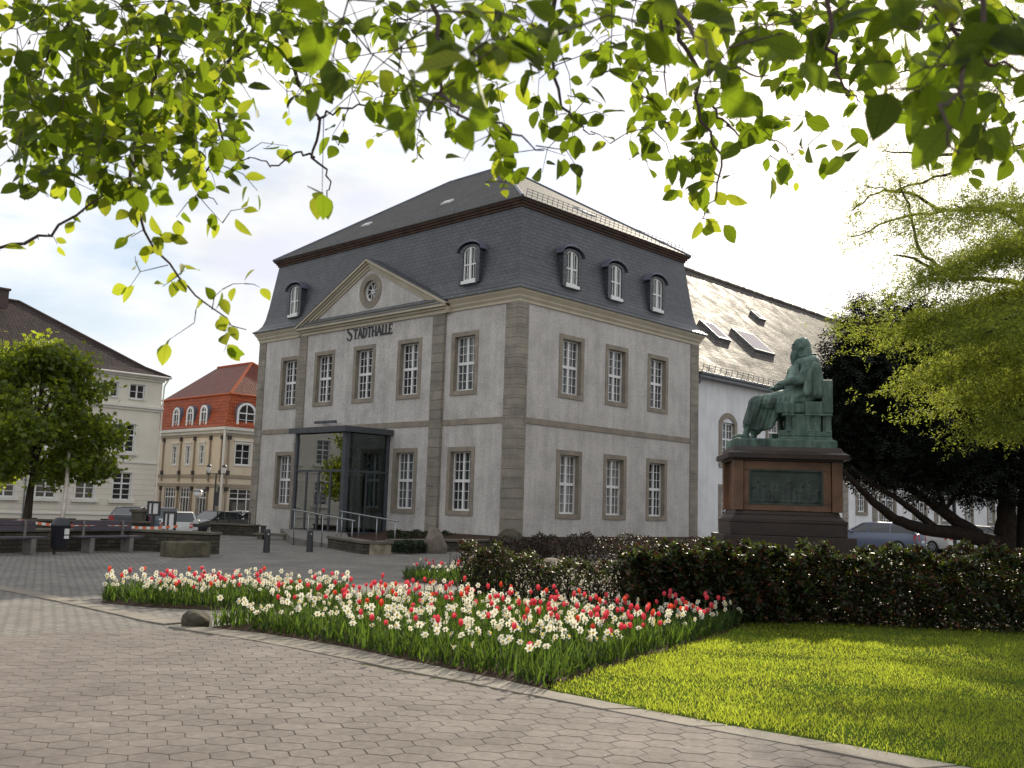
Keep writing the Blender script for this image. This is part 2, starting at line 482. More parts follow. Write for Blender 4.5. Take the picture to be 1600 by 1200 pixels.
M['taupe'] = mat('taupe', (.30, .245, .18), .8, ((.26, .21, .155), (.34, .28, .205)), 1, 4)
M['darkpost'] = mat('darkpost', (.035, .032, .03), .6)
M['setts'] = coursed('setts', (.195, .178, .155), (.14, .131, .12), (.078, .072, .062), .17, .12, .012, .8, bump=1.0, var=.3, spec=.3)
M['asphalt'] = mat('asphalt', (.07, .07, .072), .85, ((.055, .055, .058), (.085, .085, .086)), .6, 8, .2, 60, .3, fine=.12)
M['paver'] = None
M['joint'] = mat('joint', (.12, .105, .08), .95, ((.085, .074, .06), (.17, .15, .105), (.13, .125, .06)), 6, 6, .2, 60, .2)
M['kerb'] = mat('kerb', (.20, .178, .145), .88, ((.15, .132, .108), (.235, .21, .172)), 2.2, 7, .25, 40, .3, fine=.12)
M['gravel'] = mat('gravel', (.15, .13, .10), .95, ((.09, .075, .055), (.19, .165, .13)), 2, 7, .3, 60, .2, fine=.15)
M['soil'] = mat('soil', (.045, .028, .018), .95, ((.025, .017, .012), (.07, .04, .024)), 9, 8, .8, 40, .2, fine=.2)
M['turf'] = mat('turf', (.05, .085, .014), 1.0, ((.06, .065, .018), (.05, .095, .014)), 1.3, 8, .8, 40, .0, fine=.25)
M['wallstone'] = coursed('wallstone', (.085, .074, .056), (.05, .044, .036), (.03, .027, .023), .31, .11, .010, .9, bump=1.0, var=.5, spec=.2, offset=.37)
M['capstone'] = mat('capstone', (.12, .108, .088), .9, ((.08, .07, .058), (.155, .14, .11)), 1.8, 6, .3, 20, .2, fine=.12)
M['palestone'] = mat('palestone', (.33, .285, .21), .9, ((.20, .165, .11), (.40, .35, .27)), 2.6, 7, .6, 9, .2, fine=.15)
M['boulder'] = mat('boulder', (.16, .135, .11), .9, ((.095, .08, .068), (.21, .175, .14)), 2.5, 8, .6, 9, .2, fine=.15)
M['mossrock'] = mat('mossrock', (.07, .06, .045), .95, ((.04, .038, .03), (.10, .085, .06)), 5, 8, .6, 16, .2, fine=.2)
M['bollard'] = mat('bollard', (.022, .022, .024), .45)
M['benchwood'] = mat('benchwood', (.075, .058, .075), .6, ((.05, .04, .055), (.095, .075, .092)), 3, 6, .15, 30, .4, stretch=(1, 1, 8))
M['concrete'] = mat('concrete', (.17, .16, .145), .9, ((.13, .12, .11), (.2, .19, .175)), 3, 5, .2, 30, .2)
M['binplastic'] = mat('binplastic', (.012, .013, .020), .4)
M['sticker'] = mat('sticker', (.62, .62, .6), .5)
M['orange'] = mat('orange', (.62, .13, .04), .5)
M['pole'] = mat('pole', (.45, .40, .34), .5, ((.36, .31, .26), (.52, .48, .42)), 3, 4)
M['bark'] = mat('bark', (.05, .038, .028), .95, ((.03, .023, .018), (.075, .058, .044)), 7, 8, .8, 25, .1, stretch=(1, 1, .3))
M['darkbark'] = mat('darkbark', (.020, .015, .012), .95, ((.012, .009, .008), (.032, .024, .02)), 7, 8, .6, 25, .1)
M['twig'] = mat('twig', (.055, .034, .028), .8, ((.035, .022, .02), (.08, .05, .04)), 20, 4)
M['bronze'] = mat('bronze', (.10, .20, .155), .62, ((.018, .030, .026), (.23, .33, .28), (.10, .16, .135)), 1.9, 7, .25, 12, .35, fine=.14, stretch=(1, 1, .38), streak=.45)
M['relief'] = mat('relief', (.03, .045, .038), .55, ((.015, .024, .02), (.05, .075, .062)), 3.2, 7, .2, 14, .4)
M['granite'] = mat('granite', (.13, .068, .038), .45, ((.065, .035, .022), (.19, .10, .056), (.13, .068, .039)), 1.1, 7, .08, 40, .4, fine=.12)
M['granitedark'] = mat('granitedark', (.03, .018, .014), .42, ((.016, .010, .009), (.045, .028, .022)), 1.4, 7, .08, 40, .4, fine=.12)
M['rubber'] = mat('rubber', (.018, .018, .018), .8)
M['rim'] = mat('rim', (.42, .43, .45), .35, None, metal=.8)
M['carglass'] = mat('carglass', (.02, .025, .03), .04, None, spec=.8)
M['redlight'] = mat('redlight', (.42, .02, .02), .25)
M['plate'] = mat('plate', (.65, .65, .62), .5)
M['lampglass'] = mat('lampglass', (.62, .62, .6), .3)
for nm, c in (('blue', (.15, .18, .26)), ('pearl', (.62, .62, .6)), ('black', (.018, .02, .024)), ('silver', (.34, .36, .38)), ('red', (.22, .02, .02)), ('darkgrey', (.05, .055, .065)), ('cyan', (.10, .13, .17))):
    M['car_' + nm] = mat('carpaint_' + nm, c, .28, None, spec=.6)
M['leafover'] = leafmat('leafover', (.032, .06, .008), (.185, .265, .010), .55, .6, .4, .2, veins=True)
M['leafyoung'] = leafmat('leafyoung', (.06, .10, .011), (.40, .46, .028), .6, .55, .25, .2, veins=True)
M['leafmaple'] = leafmat('leafmaple', (.055, .09, .013), (.36, .42, .03), .5, .4, .4)
M['leaffeather'] = leafmat('leaffeather', (.07, .10, .02), (.35, .40, .05), .55, .6, .45, .2)
M['needle'] = leafmat('needle', (.008, .013, .007), (.012, .02, .006), .15, .6, .5, .2)
M['hedgeleaf'] = leafmat('hedgeleaf', (.018, .03, .009), (.10, .13, .014), .25, .52, .6, .25, second=((.07, .024, .010), .2))
M['hedgedark'] = leafmat('hedgedark', (.028, .016, .014), (.06, .03, .02), .15, .5, .5, .4)
M['grass'] = leafmat('grass', (.085, .12, .015), (.50, .585, .045), .58, .5, .4, .3, second=((.22, .19, .07), .07))
M['strap'] = leafmat('strap', (.026, .052, .013), (.12, .20, .02), .38, .5, .5, .25)
M['tulip'] = leafmat('tulip', (.58, .06, .09), (.78, .09, .12), .45, .45, .2)
M['tulipwarm'] = leafmat('tulipwarm', (.62, .07, .04), (.8, .12, .04), .45, .45, .2)
M['narcissus'] = leafmat('narcissus', (.78, .77, .70), (.75, .74, .62), .4, .5, .06)
M['trumpet'] = leafmat('trumpet', (.78, .60, .14), (.8, .6, .1), .4, .5, .1)
M['stem'] = leafmat('stem', (.05, .09, .02), (.15, .22, .03), .3, .4, .2)
M['cover'] = leafmat('cover', (.012, .028, .010), (.04, .07, .01), .25, .5, .5)
M['porchglass'] = glassmat('porchglass', (.5, .58, .57), .34)
M['sideglass'] = glassmat('sideglass', (.55, .63, .62), .03)
# ------------------------------------------------------------ ground
def gp(px, d, z=0.0):
    p = at(px, 800, d)
    return (p[0], p[1], z)
def g2(px, py):
    p = gnd(px, py)
    return (p[0], p[1], 0.0)
def ss(a, b, x):
    t = min(1, max(0, (x - a) / (b - a))); return t * t * (3 - 2 * t)
def gh(x, y):
    return -0.62 * ss(13, 27, y) * ss(18, 8, x) if y > 13 else 0.0
def ss2(a, b, x):
    return ss(a, b, x)
def gh(x, y):
    w = 1 - ss(10, 20, x) if y < 24 else 1
    return -0.62 * ss(14, 27, y) * w
mb = MB()
xs = [-700, -300, -120, -70, -45, -30, -20, -10, 0, 5, 10, 15, 20, 30, 50, 80, 150, 400, 900]
ys = [-700, -300, -100, -60, -30, -10, 5, 12, 14, 16, 18, 20, 22, 24, 26, 28, 34, 50, 80, 150, 400, 900]
n0 = len(xs)
mb.v = [(x, y, gh(x, y) - 0.016) for y in ys for x in xs]
for j in range(len(ys) - 1):
    for i in range(n0 - 1):
        mb.f.append((j * n0 + i, j * n0 + i + 1, (j + 1) * n0 + i + 1, (j + 1) * n0 + i)); mb.m.append(0)
tag(mb.build('ground', M['asphalt'], recalc=False), kind='structure')

# kerb line: inner (soil, grass) and outer (paving) edges
KIN = [g2(*p) for p in ((318, 982), (420, 993), (532, 1012), (607, 1029), (701, 1048), (790, 1066), (860, 1083), (1000, 1111), (1150, 1139), (1262, 1157), (1337, 1172), (1469, 1196))]
KOUT = [g2(*p) for p in ((262, 981), (420, 1007), (532, 1030), (607, 1046), (720, 1067), (790, 1081), (860, 1096), (1000, 1123), (1150, 1152), (1262, 1172), (1337, 1187), (1430, 1206))]
for K in (KIN, KOUT):
    dx = (K[-1][0] - K[-4][0]) / (K[-4][1] - K[-1][1])
    for e in (2.0, 5.0, 9.0):
        K.append((K[11][0] + dx * e, K[11][1] - e, 0))
PA = g2(250, 983); PB = g2(0, 995)
PFAR = (PA[0] + (PB[0] - PA[0]) * 9, PA[1] + (PB[1] - PA[1]) * 9, 0)
pav = [PFAR, PB, PA] + KOUT[1:] + [(KOUT[-1][0], -42, 0), (PFAR[0], -42, 0)]
# granite setts of the square, one sheet; paving, gravel and beds lie on it
mb = MB(); mb.poly([(-75, -45, 0), (11, -45, 0), (11, -4, 0), (-3, -4, 0), (-3, 13.5, 0), (-75, 13.5, 0)])
o = mb.build('cobbled_square', M['setts'], recalc=False); tag(o, kind='structure')
uvl = o.data.uv_layers.new(name='UVMap')
th = R(14)
for li, lp in enumerate(o.data.loops):
    c = o.data.vertices[lp.vertex_index].co
    uvl.data[li].uv = (c.x * math.cos(th) + c.y * math.sin(th), -c.x * math.sin(th) + c.y * math.cos(th))
mb = MB(); mb.poly([(p[0], p[1], 0.004) for p in pav])
tag(mb.build('paving_joints', M['joint'], recalc=False), kind='structure')

# elongated six-sided paving stones, each with a chamfered edge
def pavermat():
    m = mat('paverstone', (.158, .135, .12), .88, ((.118, .10, .088), (.19, .165, .147), (.156, .134, .119)), 1.4, 8, .35, 160, .3, fine=.17)
    t = m.node_tree; n = t.nodes; l = t.links.new
    b = n['Principled BSDF']; src = b.inputs['Base Color'].links[0].from_socket
    g = n.new('ShaderNodeNewGeometry'); mr = n.new('ShaderNodeMapRange')
    mr.inputs['To Min'].default_value = .90; mr.inputs['To Max'].default_value = 1.08
    s = n.new('ShaderNodeVectorMath'); s.operation = 'SCALE'
    l(g.outputs['Random Per Island'], mr.inputs['Value']); l(src, s.inputs[0]); l(mr.outputs['Result'], s.inputs['Scale']); l(s.outputs['Vector'], b.inputs['Base Color'])
    return m
M['paver'] = pavermat()
rng = np.random.default_rng(4)
ax = np.array([RT0[0], RT0[1]]); a_ = R(-13); ax = np.array([ax[0] * math.cos(a_) - ax[1] * math.sin(a_), ax[0] * math.sin(a_) + ax[1] * math.cos(a_)])
ay = np.array([-ax[1], ax[0]])
SX, SY, FL, DX = .215, .215, .150, .065      # column pitch, row pitch, flat length, slant
hexp = [(-FL / 2, -SY / 2), (FL / 2, -SY / 2), (FL / 2 + DX, 0), (FL / 2, SY / 2), (-FL / 2, SY / 2), (-FL / 2 - DX, 0)]
cs = []
c0 = CAM[:2] + FLAT[:2] * 7
for i in range(-90, 60):
    for j in range(-72, 72):
        p = c0 + ax * (i * SX) + ay * ((j + .5 * (i % 2)) * SY)
        cs.append(p)
cs = np.array(cs)
big = np.array([(p[0] + .12 * 0, p[1]) for p in pav])
keep = in_poly(cs[:, 0], cs[:, 1], big)
dep = (cs - CAM[:2]) @ FLAT[:2]
keep &= dep > -4
cs = cs[keep]
V = [(x * .985, y * .985, -.004) for x, y in hexp]
V = [((abs(x) - .001) * np.sign(x), y * .975, -.005) for x, y in hexp] + [((abs(x) - .0035) * np.sign(x), y * .945, .0) for x, y in hexp]
F = [tuple(range(6, 12))] + [(k, (k + 1) % 6, 6 + (k + 1) % 6, 6 + k) for k in range(6)]
n = len(cs)
x3 = np.tile(np.append(ax, 0.0), (n, 1)); x3[:, 2] = rng.normal(0, .002, n)
z3 = np.tile(np.array([0, 0, 1.0]), (n, 1)); z3[:, :2] = rng.normal(0, .0025, (n, 2))
P = np.column_stack([cs, .013 + rng.normal(0, .0007, n)])
tag(scatter('paving_stones', V, F, rot_frames(x3, z3), P, np.ones(n), M['paver']), kind='structure')

# kerb stones along beds and lawn
mb = MB()
def lerp(a, b, t): return tuple(a[i] + (b[i] - a[i]) * t for i in range(3))
def along(poly, s):
    L_ = [0]
    for a, b in zip(poly, poly[1:]):
        L_.append(L_[-1] + math.dist(a, b))
    t = s * L_[-1]
    for i in range(len(poly) - 1):
        if t <= L_[i + 1] + 1e-9:
            return lerp(poly[i], poly[i + 1], (t - L_[i]) / (L_[i + 1] - L_[i]))
    return poly[-1]
NK = 22
rk = random.Random(3)
for k in range(NK):
    s0 = k / NK + .0006; s1 = (k + 1) / NK - .0006
    a, b, c, d = along(KOUT, s0), along(KOUT, s1), along(KIN, s1), along(KIN, s0)
    z = .022 + rk.uniform(-.003, .003)
    mb.hexa([(*p[:2], -.05) for p in (a, b, c, d)] + [(*p[:2], z) for p in (a, b, c, d)])
tag(mb.build('kerb', M['kerb'], bevel=.006), kind='structure')
# flat stone channel running off from the end of the kerb
gl = [g2(*p) for p in ((-160, 893), (0, 923), (19, 926), (66, 936), (100, 943), (147, 953.5), (190, 963), (221, 971), (256, 977))]
mb = MB()
off = 0.30
pl = []
for i, p in enumerate(gl):
    q = gl[min(i + 1, len(gl) - 1)]; r = gl[max(i - 1, 0)]
    t = np.array(q) - np.array(r); t /= np.linalg.norm(t)
    pl.append((p[0] - t[1] * off, p[1] + t[0] * off, 0))
for i in range(len(gl) - 1):
    for k in range(4):
        a, b = lerp(gl[i], gl[i + 1], k / 4 + .006), lerp(gl[i], gl[i + 1], (k + 1) / 4 - .006)
        d, c = lerp(pl[i], pl[i + 1], k / 4 + .006), lerp(pl[i], pl[i + 1], (k + 1) / 4 - .006)
        z = .018 + rk.uniform(-.004, .004)
        mb.hexa([(*p[:2], -.05) for p in (a, b, c, d)] + [(*p[:2], z) for p in (a, b, c, d)])
tag(mb.build('drain_channel', M['kerb'], bevel=.005), kind='structure')

# gravel ring round the monument
mb = MB()
mb.poly([gp(px, d, .004) for px, d in ((745, 21), (860, 17.5), (1000, 15.8), (1200, 15.8), (1700, 15.5), (1700, 30), (1330, 33), (1100, 34), (800, 33), (735, 26))])
tag(mb.build('gravel_path', M['gravel'], recalc=False), kind='structure')

# flower beds (earth), lawn
BED_A = [g2(322, 983)] + KIN[1:7] + [g2(852, 1080), g2(900, 1062), g2(1000, 1030), g2(1100, 1003), g2(1172, 975)] + [gp(1175, 14.6), gp(1100, 14.4), gp(1000, 14.5), gp(900, 14.7), gp(800, 15.4), gp(720, 16.1), gp(640, 16.4), gp(550, 15.4), gp(450, 13.9), gp(350, 12.7)]
BED_B = [gp(168, 15.0), gp(250, 14.6), gp(345, 14.5), gp(430, 14.9), gp(500, 15.8), gp(553, 16.8), gp(548, 17.6), gp(470, 17.4), gp(380, 17.1), gp(300, 16.9), gp(230, 16.5), gp(178, 15.8)]
BED_C = [gp(640, 20.9), gp(700, 20.3), gp(790, 19.8), gp(800, 21.5), gp(730, 22.8), gp(660, 22.9), gp(632, 22.0)]
def mound(name, poly, m, h=.05, z=.006, inset=.12):
    """a low rounded sheet of earth"""
    P = np.array([p[:2] for p in poly]); c = P.mean(0)
    mb = MB(); k = len(P)
    rings = [(1.0, z), (1 - inset, z + h), (.5, z + h * 1.3), (.02, z + h * 1.35)]
    for s, zz in rings:
        mb.v += [(*(c + (p - c) * s), zz) for p in P]
    for r in range(len(rings) - 1):
        for i in range(k):
            j = (i + 1) % k
            mb.f.append((r * k + i, r * k + j, (r + 1) * k + j, (r + 1) * k + i)); mb.m.append(0)
    mb.f.append(tuple(3 * k + i for i in range(k))); mb.m.append(0)
    return tag(mb.build(name, m, smooth=True), kind='structure')
for q in (BED_A, BED_B, BED_C):
    mound('flower_bed_earth', q, M['soil'], .05)
LAWN = [g2(852, 1080)] + KIN[7:] + [(-11, KIN[-1][1], 0), gp(1900, 15.5), gp(1700, 14.9), gp(1500, 14.9), gp(1300, 15.2), gp(1172, 14.8), g2(1172, 975), g2(1100, 1003), g2(1000, 1030), g2(900, 1062)]
mound('lawn', LAWN, M['turf'], .018, .008, .05)

mb = MB()
for k in range(60):      # worn earth showing between grass and kerb
    s0, s1 = .52 + .48 * k / 60, .52 + .48 * (k + 1) / 60
    a, b = along(KIN, s0), along(KIN, s1); wv = lambda s: .07 + .05 * math.sin(s * 61) + .04 * math.sin(s * 143 + 1)
    mb.quad((a[0], a[1], .0215), (b[0], b[1], .0215), (b[0] + wv(s1), b[1], .027), (a[0] + wv(s0), a[1], .027))
tag(mb.build('lawn_edge_earth', M['soil'], recalc=False), kind='structure')
mb = MB()
mb.poly([gp(px, d, .012) for px, d in ((975, 14.7), (1172, 14.45), (1500, 14.35), (1950, 14.6), (1960, 16.3), (1500, 16.2), (1172, 16.3), (1000, 16.6), (860, 17.4), (790, 18.4), (715, 19.2), (715, 17.4), (790, 16.7), (870, 15.7))])
tag(mb.build('hedge_dark_earth', M['soil'], recalc=False), kind='structure')  # dark strip added so sunlit gravel does not show through the hedge foot
# rising ground against the town hall
mb = MB()
o_ = [(-4.2, 7.2, 0), (-4.2, -4.2, 0), (18, -4.2, 0)]; i_ = [(-.02, 7.2, .46), (-.02, -.02, .46), (18, -.02, .46)]
for k in range(2):
    mb.quad((*o_[k][:2], .008), (*o_[k + 1][:2], .008), i_[k + 1], i_[k])
tag(mb.build('planting_slope', M['soil'], recalc=False), kind='structure')
# ------------------------------------------------------------ town hall
BW, BH = 13.05, 18.97
FL_ = frame((0, 0, 0), (0, 1, 0), (-1, 0, 0))     # entrance front: u = y, outward -x
FR_ = frame((0, 0, 0), (1, 0, 0), (0, -1, 0))     # side front: u = x, outward -y
FB_ = frame((BW, 0, 0), (0, 1, 0), (1, 0, 0))
FN_ = frame((0, BH, 0), (1, 0, 0), (0, 1, 0))
HALL = 'grey plastered two-storey town hall with slate mansard roof, pediment and the word STADTHALLE'
hall = thing('town_hall', HALL, 'building', (0, 0, 0))
ZB, ZC = 9.88, 10.47
LOWZ, UPZ = (1.20, 4.05), (6.22, 8.94)
WW = 1.64
LC = {'l1': 16.05, 'l2': 12.93, 'l3': 9.79, 'l4': 6.55, 'l5': 3.09}
RC = [3.34, 6.48, 9.65]
def wall_holes(mb, F, u0, u1, z0, z1, holes, d=0.0, mi=0):
    us = sorted({u0, u1} | {h[0] for h in holes} | {h[1] for h in holes}); zs = sorted({z0, z1} | {h[2] for h in holes} | {h[3] for h in holes})
    for i in range(len(us) - 1):
        for j in range(len(zs) - 1):
            uc, zc = (us[i] + us[i + 1]) / 2, (zs[j] + zs[j + 1]) / 2
            if any(h[0] < uc < h[1] and h[2] < zc < h[3] for h in holes):
                continue
            mb.quad(F(us[i], zs[j], d), F(us[i + 1], zs[j], d), F(us[i + 1], zs[j + 1], d), F(us[i], zs[j + 1], d), mi)
SUR = .20
REC = .23
def hole(c, z): return (c - WW / 2 + SUR, c + WW / 2 - SUR, z[0] + SUR, z[1] - SUR)
holesL = [hole(LC[k], UPZ) for k in LC] + [hole(LC[k], LOWZ) for k in ('l1', 'l4', 'l5')] + [(8.55, 11.15, .33, 4.5)]
holesR = [hole(c, z) for c in RC for z in (LOWZ, UPZ)]
mb = MB()
RIS = .10      # the middle bays stand a little forward
RU0, RU1 = 4.33, 15.06
wall_holes(mb, FL_, 0, RU0, -1, ZB + .2, [h for h in holesL if h[1] < RU0])
wall_holes(mb, FL_, RU1, BH, -1, ZB + .2, [h for h in holesL if h[0] > RU1])
wall_holes(mb, FL_, RU0, RU1, -1, ZB + .2, [h for h in holesL if RU0 < h[0] < RU1], RIS)
for u in (RU0, RU1):
    mb.quad(FL_(u, -1, 0), FL_(u, -1, RIS), FL_(u, ZB + .2, RIS), FL_(u, ZB + .2, 0))
wall_holes(mb, FR_, 0, BW, -1, ZB + .2, holesR)
wall_holes(mb, FB_, 0, BH, -1, ZB + .2, [])
wall_holes(mb, FN_, 0, BW, -1, ZB + .2, [])
mb.build('wall', M['plaster'], hall, recalc=False)
def quoin(F, u0, u1, d, name='quoin', z0=-.5, z1=ZB):
    b = MB(); z = z0; i = 0; r = random.Random(int(u0 * 100))
    while z < z1 - .05:
        h = min(.41 + r.uniform(-.03, .03), z1 - z)
        b.fbox(F, u0, u1, z + .004, z + h - .004, -.1, d + r.uniform(-.006, .006)); z += h; i += 1
    return uv_planar(b.build(name, M['quoinstone'], hall, bevel=.008))
# corner pier on both fronts, butting at the corner
b = MB(); z = -.5; r = random.Random(8)
while z < ZB - .02:
    h = min(.41 + r.uniform(-.02, .02), ZB - z); j = r.uniform(-.006, .006); z0_, z1_ = z + .004, z + h - .004; dd = .05 + j
    b.box(-dd, .55, -dd, .0, z0_, z1_); b.box(-dd, .0, .0, .70, z0_, z1_); z += h
uv_planar(b.build('quoin', M['quoinstone'], hall, bevel=.008))
quoin(FR_, 12.39, BW + .02, .05)
quoin(FL_, 18.35, BH + .02, .05)
quoin(FL_, RU0 - .03, RU0 + .70, RIS + .06, 'pilaster')
quoin(FL_, RU1 - .61, RU1 + .03, RIS + .06, 'pilaster')
mb = MB()
mb.fbox(FR_, .56, 12.38, 4.97, 5.22, -.05, .035); mb.fbox(FL_, .71, RU0 - .035, 4.97, 5.22, -.05, .035)
mb.fbox(FL_, RU0 + .71, RU1 - .62, 4.97, 5.22, 0, RIS + .035); mb.fbox(FL_, RU1 + .035, 18.34, 4.97, 5.22, -.05, .035)
mb.build('string_course', M['sandstone'], hall, bevel=.006)

def sash(F, c, z, base, parent, arched=False, halfcols=2, rows=3, label=None):
    """white casement window with glazing bars, its glass and its stone surround"""
    u0, u1 = c - WW / 2 + SUR, c + WW / 2 - SUR; z0, z1 = z[0] + SUR, z[1] - SUR
    b = MB(); d0 = base - REC; fr = .055
    b.fbox(F, u0, u0 + fr, z0, z1, d0 - .05, d0 + .035); b.fbox(F, u1 - fr, u1, z0, z1, d0 - .05, d0 + .035)
    b.fbox(F, u0 + fr, u1 - fr, z0, z0 + .07, d0 - .05, d0 + .04); b.fbox(F, u0 + fr, u1 - fr, z1 - fr, z1, d0 - .05, d0 + .035)
    zm = z0 + (z1 - z0) * .505
    b.fbox(F, u0 + fr, u1 - fr, zm - .06, zm + .06, d0 - .05, d0 + .045)
    b.fbox(F, c - .05, c + .05, z0 + .07, zm - .06, d0 - .05, d0 + .04); b.fbox(F, c - .05, c + .05, zm + .06, z1 - fr, d0 - .05, d0 + .04)
    for (a, e) in ((u0 + fr, c - .05), (c + .05, u1 - fr)):
        w = e - a
        for (g, h) in ((z0 + .07, zm - .06), (zm + .06, z1 - fr)):
            b.fbox(F, a + w / 2 - .013, a + w / 2 + .013, g, h, d0 - .02, d0 + .02)
            for k in (1, 2):
                zz = g + (h - g) * k / 3
                b.fbox(F, a, e, zz - .012, zz + .012, d0 - .021, d0 + .016)
    o = b.build('window', M['white'], parent)
    g = MB(); rr = random.Random(int(c * 31 + z[0] * 7))
    for (a, e) in ((u0 + fr, c), (c, u1 - fr)):
        for (p, q) in ((z0 + .05, zm), (zm, z1 - fr)):
            t = rr.uniform(-.014, .014); s = rr.uniform(-.016, .016)
            g.quad(F(a, p, d0 - .03 + t), F(e, p, d0 - .03 - t), F(e, q, d0 - .03 - t + s), F(a, q, d0 - .03 + t + s))
    g.build('pane', M[rr.choice(['pane', 'pane', 'panegrey', 'panereflect', 'panegrey'])], o, recalc=False)
    s = MB(); pr = base + .03
    U0, U1, Z0, Z1 = c - WW / 2, c + WW / 2, z[0], z[1]
    s.fbox(F, U0, u0, Z0, Z1, d0 - .06, pr); s.fbox(F, u1, U1, Z0, Z1, d0 - .06, pr)
    s.fbox(F, u0, u1, z1, Z1, d0 - .06, pr + .002); s.fbox(F, u0, u1, Z0, z0, d0 - .06, pr + .012)
    s.build('stone_surround', M['sandstone'], o, bevel=.006)
    return o
for k in ('l1', 'l2', 'l3', 'l4', 'l5'):
    sash(FL_, LC[k], UPZ, RIS if k in ('l2', 'l3', 'l4') else 0, hall)
for k in ('l1', 'l4', 'l5'):
    sash(FL_, LC[k], LOWZ, RIS if k == 'l4' else 0, hall)
for c in RC:
    sash(FR_, c, UPZ, 0, hall); sash(FR_, c, LOWZ, 0, hall)

# cornice profile swept round the four sides
def sweep_rect(mb, prof, x0, x1, y0, y1, mi=0, skip=()):
    """prof: list of (outward, z); rectangle sides mitred"""
    ring = []
    for d, z in prof:
        ring.append([(x0 - d, y0 - d, z), (x1 + d, y0 - d, z), (x1 + d, y1 + d, z), (x0 - d, y1 + d, z)])
    for a, b_ in zip(ring, ring[1:]):
        for k in range(4):
            if k in skip: continue
            j = (k + 1) % 4
            mb.quad(a[k], a[j], b_[j], b_[k], mi)
mb = MB()
sweep_rect(mb, [(.0, ZB - .02), (.06, ZB), (.06, ZB + .10), (.13, ZB + .20), (.14, ZB + .27), (.25, ZB + .42), (.27, ZB + .50), (.05, ZB + .52)], 0, BW, 0, BH)
mb.build('cornice', M['cornice'], hall, recalc=False)
mb = MB()
sweep_rect(mb, [(.22, ZC - .075), (.33, ZC - .085), (.345, ZC - .02), (.30, ZC + .02), (.1, ZC + .03)], 0, BW, 0, BH)
mb.build('gutter', M['zinc'], hall, recalc=False)
# mansard
mb = MB()
MAN = [(.30, ZC + .005), (.12, ZC + .14), (-.02, ZC + .34), (-.13, ZC + .68), (-.24, ZC + 1.35), (-.53, 14.10)]
def man_in(z):
    for (d0, z0), (d1, z1) in zip(MAN, MAN[1:]):
        if z0 <= z <= z1:
            return -(d0 + (d1 - d0) * (z - z0) / (z1 - z0))
sweep_rect(mb, MAN, 0, BW, 0, BH)
uv_planar(mb.build('mansard_roof', M['slate'], hall, recalc=False))
mb = MB()
sweep_rect(mb, [(-.60, 14.05), (-.47, 14.07), (-.47, 14.16), (-.40, 14.18), (-.40, 14.26), (-.33, 14.28), (-.30, 14.38), (-.33, 14.41)], 0, BW, 0, BH)
mb.build('eaves_board', M['eavewood'], hall, recalc=False)
ea, ez, rz, rx, ry1, ry2 = .27, 14.415, 19.02, BW / 2, 7.70, 11.67
c = [(ea, ea, ez), (BW - ea, ea, ez), (BW - ea, BH - ea, ez), (ea, BH - ea, ez)]; r1, r2 = (rx, ry1, rz), (rx, ry2, rz)
up = MB()
up.poly([c[0], c[1], r1]); up.poly([c[1], c[2], r2, r1]); up.poly([c[2], c[3], r2]); up.poly([c[3], c[0], r1, r2])
for k in range(4):
    a, b_ = c[k], c[(k + 1) % 4]
    up.quad((*a[:2], ez - .05), (*b_[:2], ez - .05), b_, a)
uv_planar(up.build('upper_roof', M['oldslate'], hall, recalc=False))
mb = MB()
for a, b_ in ((c[0], r1), (c[1], r1), (c[2], r2), (c[3], r2), (r1, r2)):
    mb.tube([a, b_], .075, 6)
mb.build('ridge_cap', M['oldslate'] if False else M['lead'], hall)
mb = MB()
for i in range(36):      # snow guard along the side eave
    x = .7 + i * .33
    mb.bar((x, .46, 14.5), (x, .40, 14.86), .02, .02)
for zz in (14.60, 14.72, 14.84):
    mb.bar((.7, .40 + .0 * zz, zz), (12.4, .40, zz), .018, .018)
mb.build('snow_guard', M['zinc'], hall)
mb = MB()
for i in range(30):
    y = 1 + i * .58
    mb.bar((.36, y, 14.45), (.34, y, 14.66), .018, .018)
mb.bar((.35, 1, 14.62), (.35, 17.82, 14.62), .014, .014); mb.build('snow_rail', M['zinc'], hall)
def upl(y, t):   # point on the entrance-side upper slope
    return Vector((ea + (rx - ea) * t, y, ez + (rz - ez) * t))
nL = Vector((-(rz - ez), 0, rx - ea)).normalized()
for (y0, y1, t0, t1) in ((6.9, 7.5, .315, .365), (13.1, 13.65, .315, .365)):
    b = MB(); q = [upl(y0, t0), upl(y1, t0), upl(y1, t1), upl(y0, t1)]
    b.hexa([tuple(p - nL * .03) for p in q] + [tuple(p + nL * .07) for p in q])
    w = b.build('roof_window', M['white'], hall)
    g = MB(); cc = sum(q, Vector()) / 4
    g.quad(*[tuple(cc + (p - cc) * .8 + nL * .075) for p in q]); g.build('pane', M['pane'], w, recalc=False)
b = MB()
def upr(x, t): return Vector((x, ea + (ry1 - ea) * t, ez + (rz - ez) * t))
nR = Vector((0, -(rz - ez), ry1 - ea)).normalized()
q = [upr(6.2, .2), upr(6.9, .2), upr(6.9, .3), upr(6.2, .3)]
b.hexa([tuple(p - nR * .03) for p in q] + [tuple(p + nR * .07) for p in q]); b.build('roof_window', M['white'], hall)

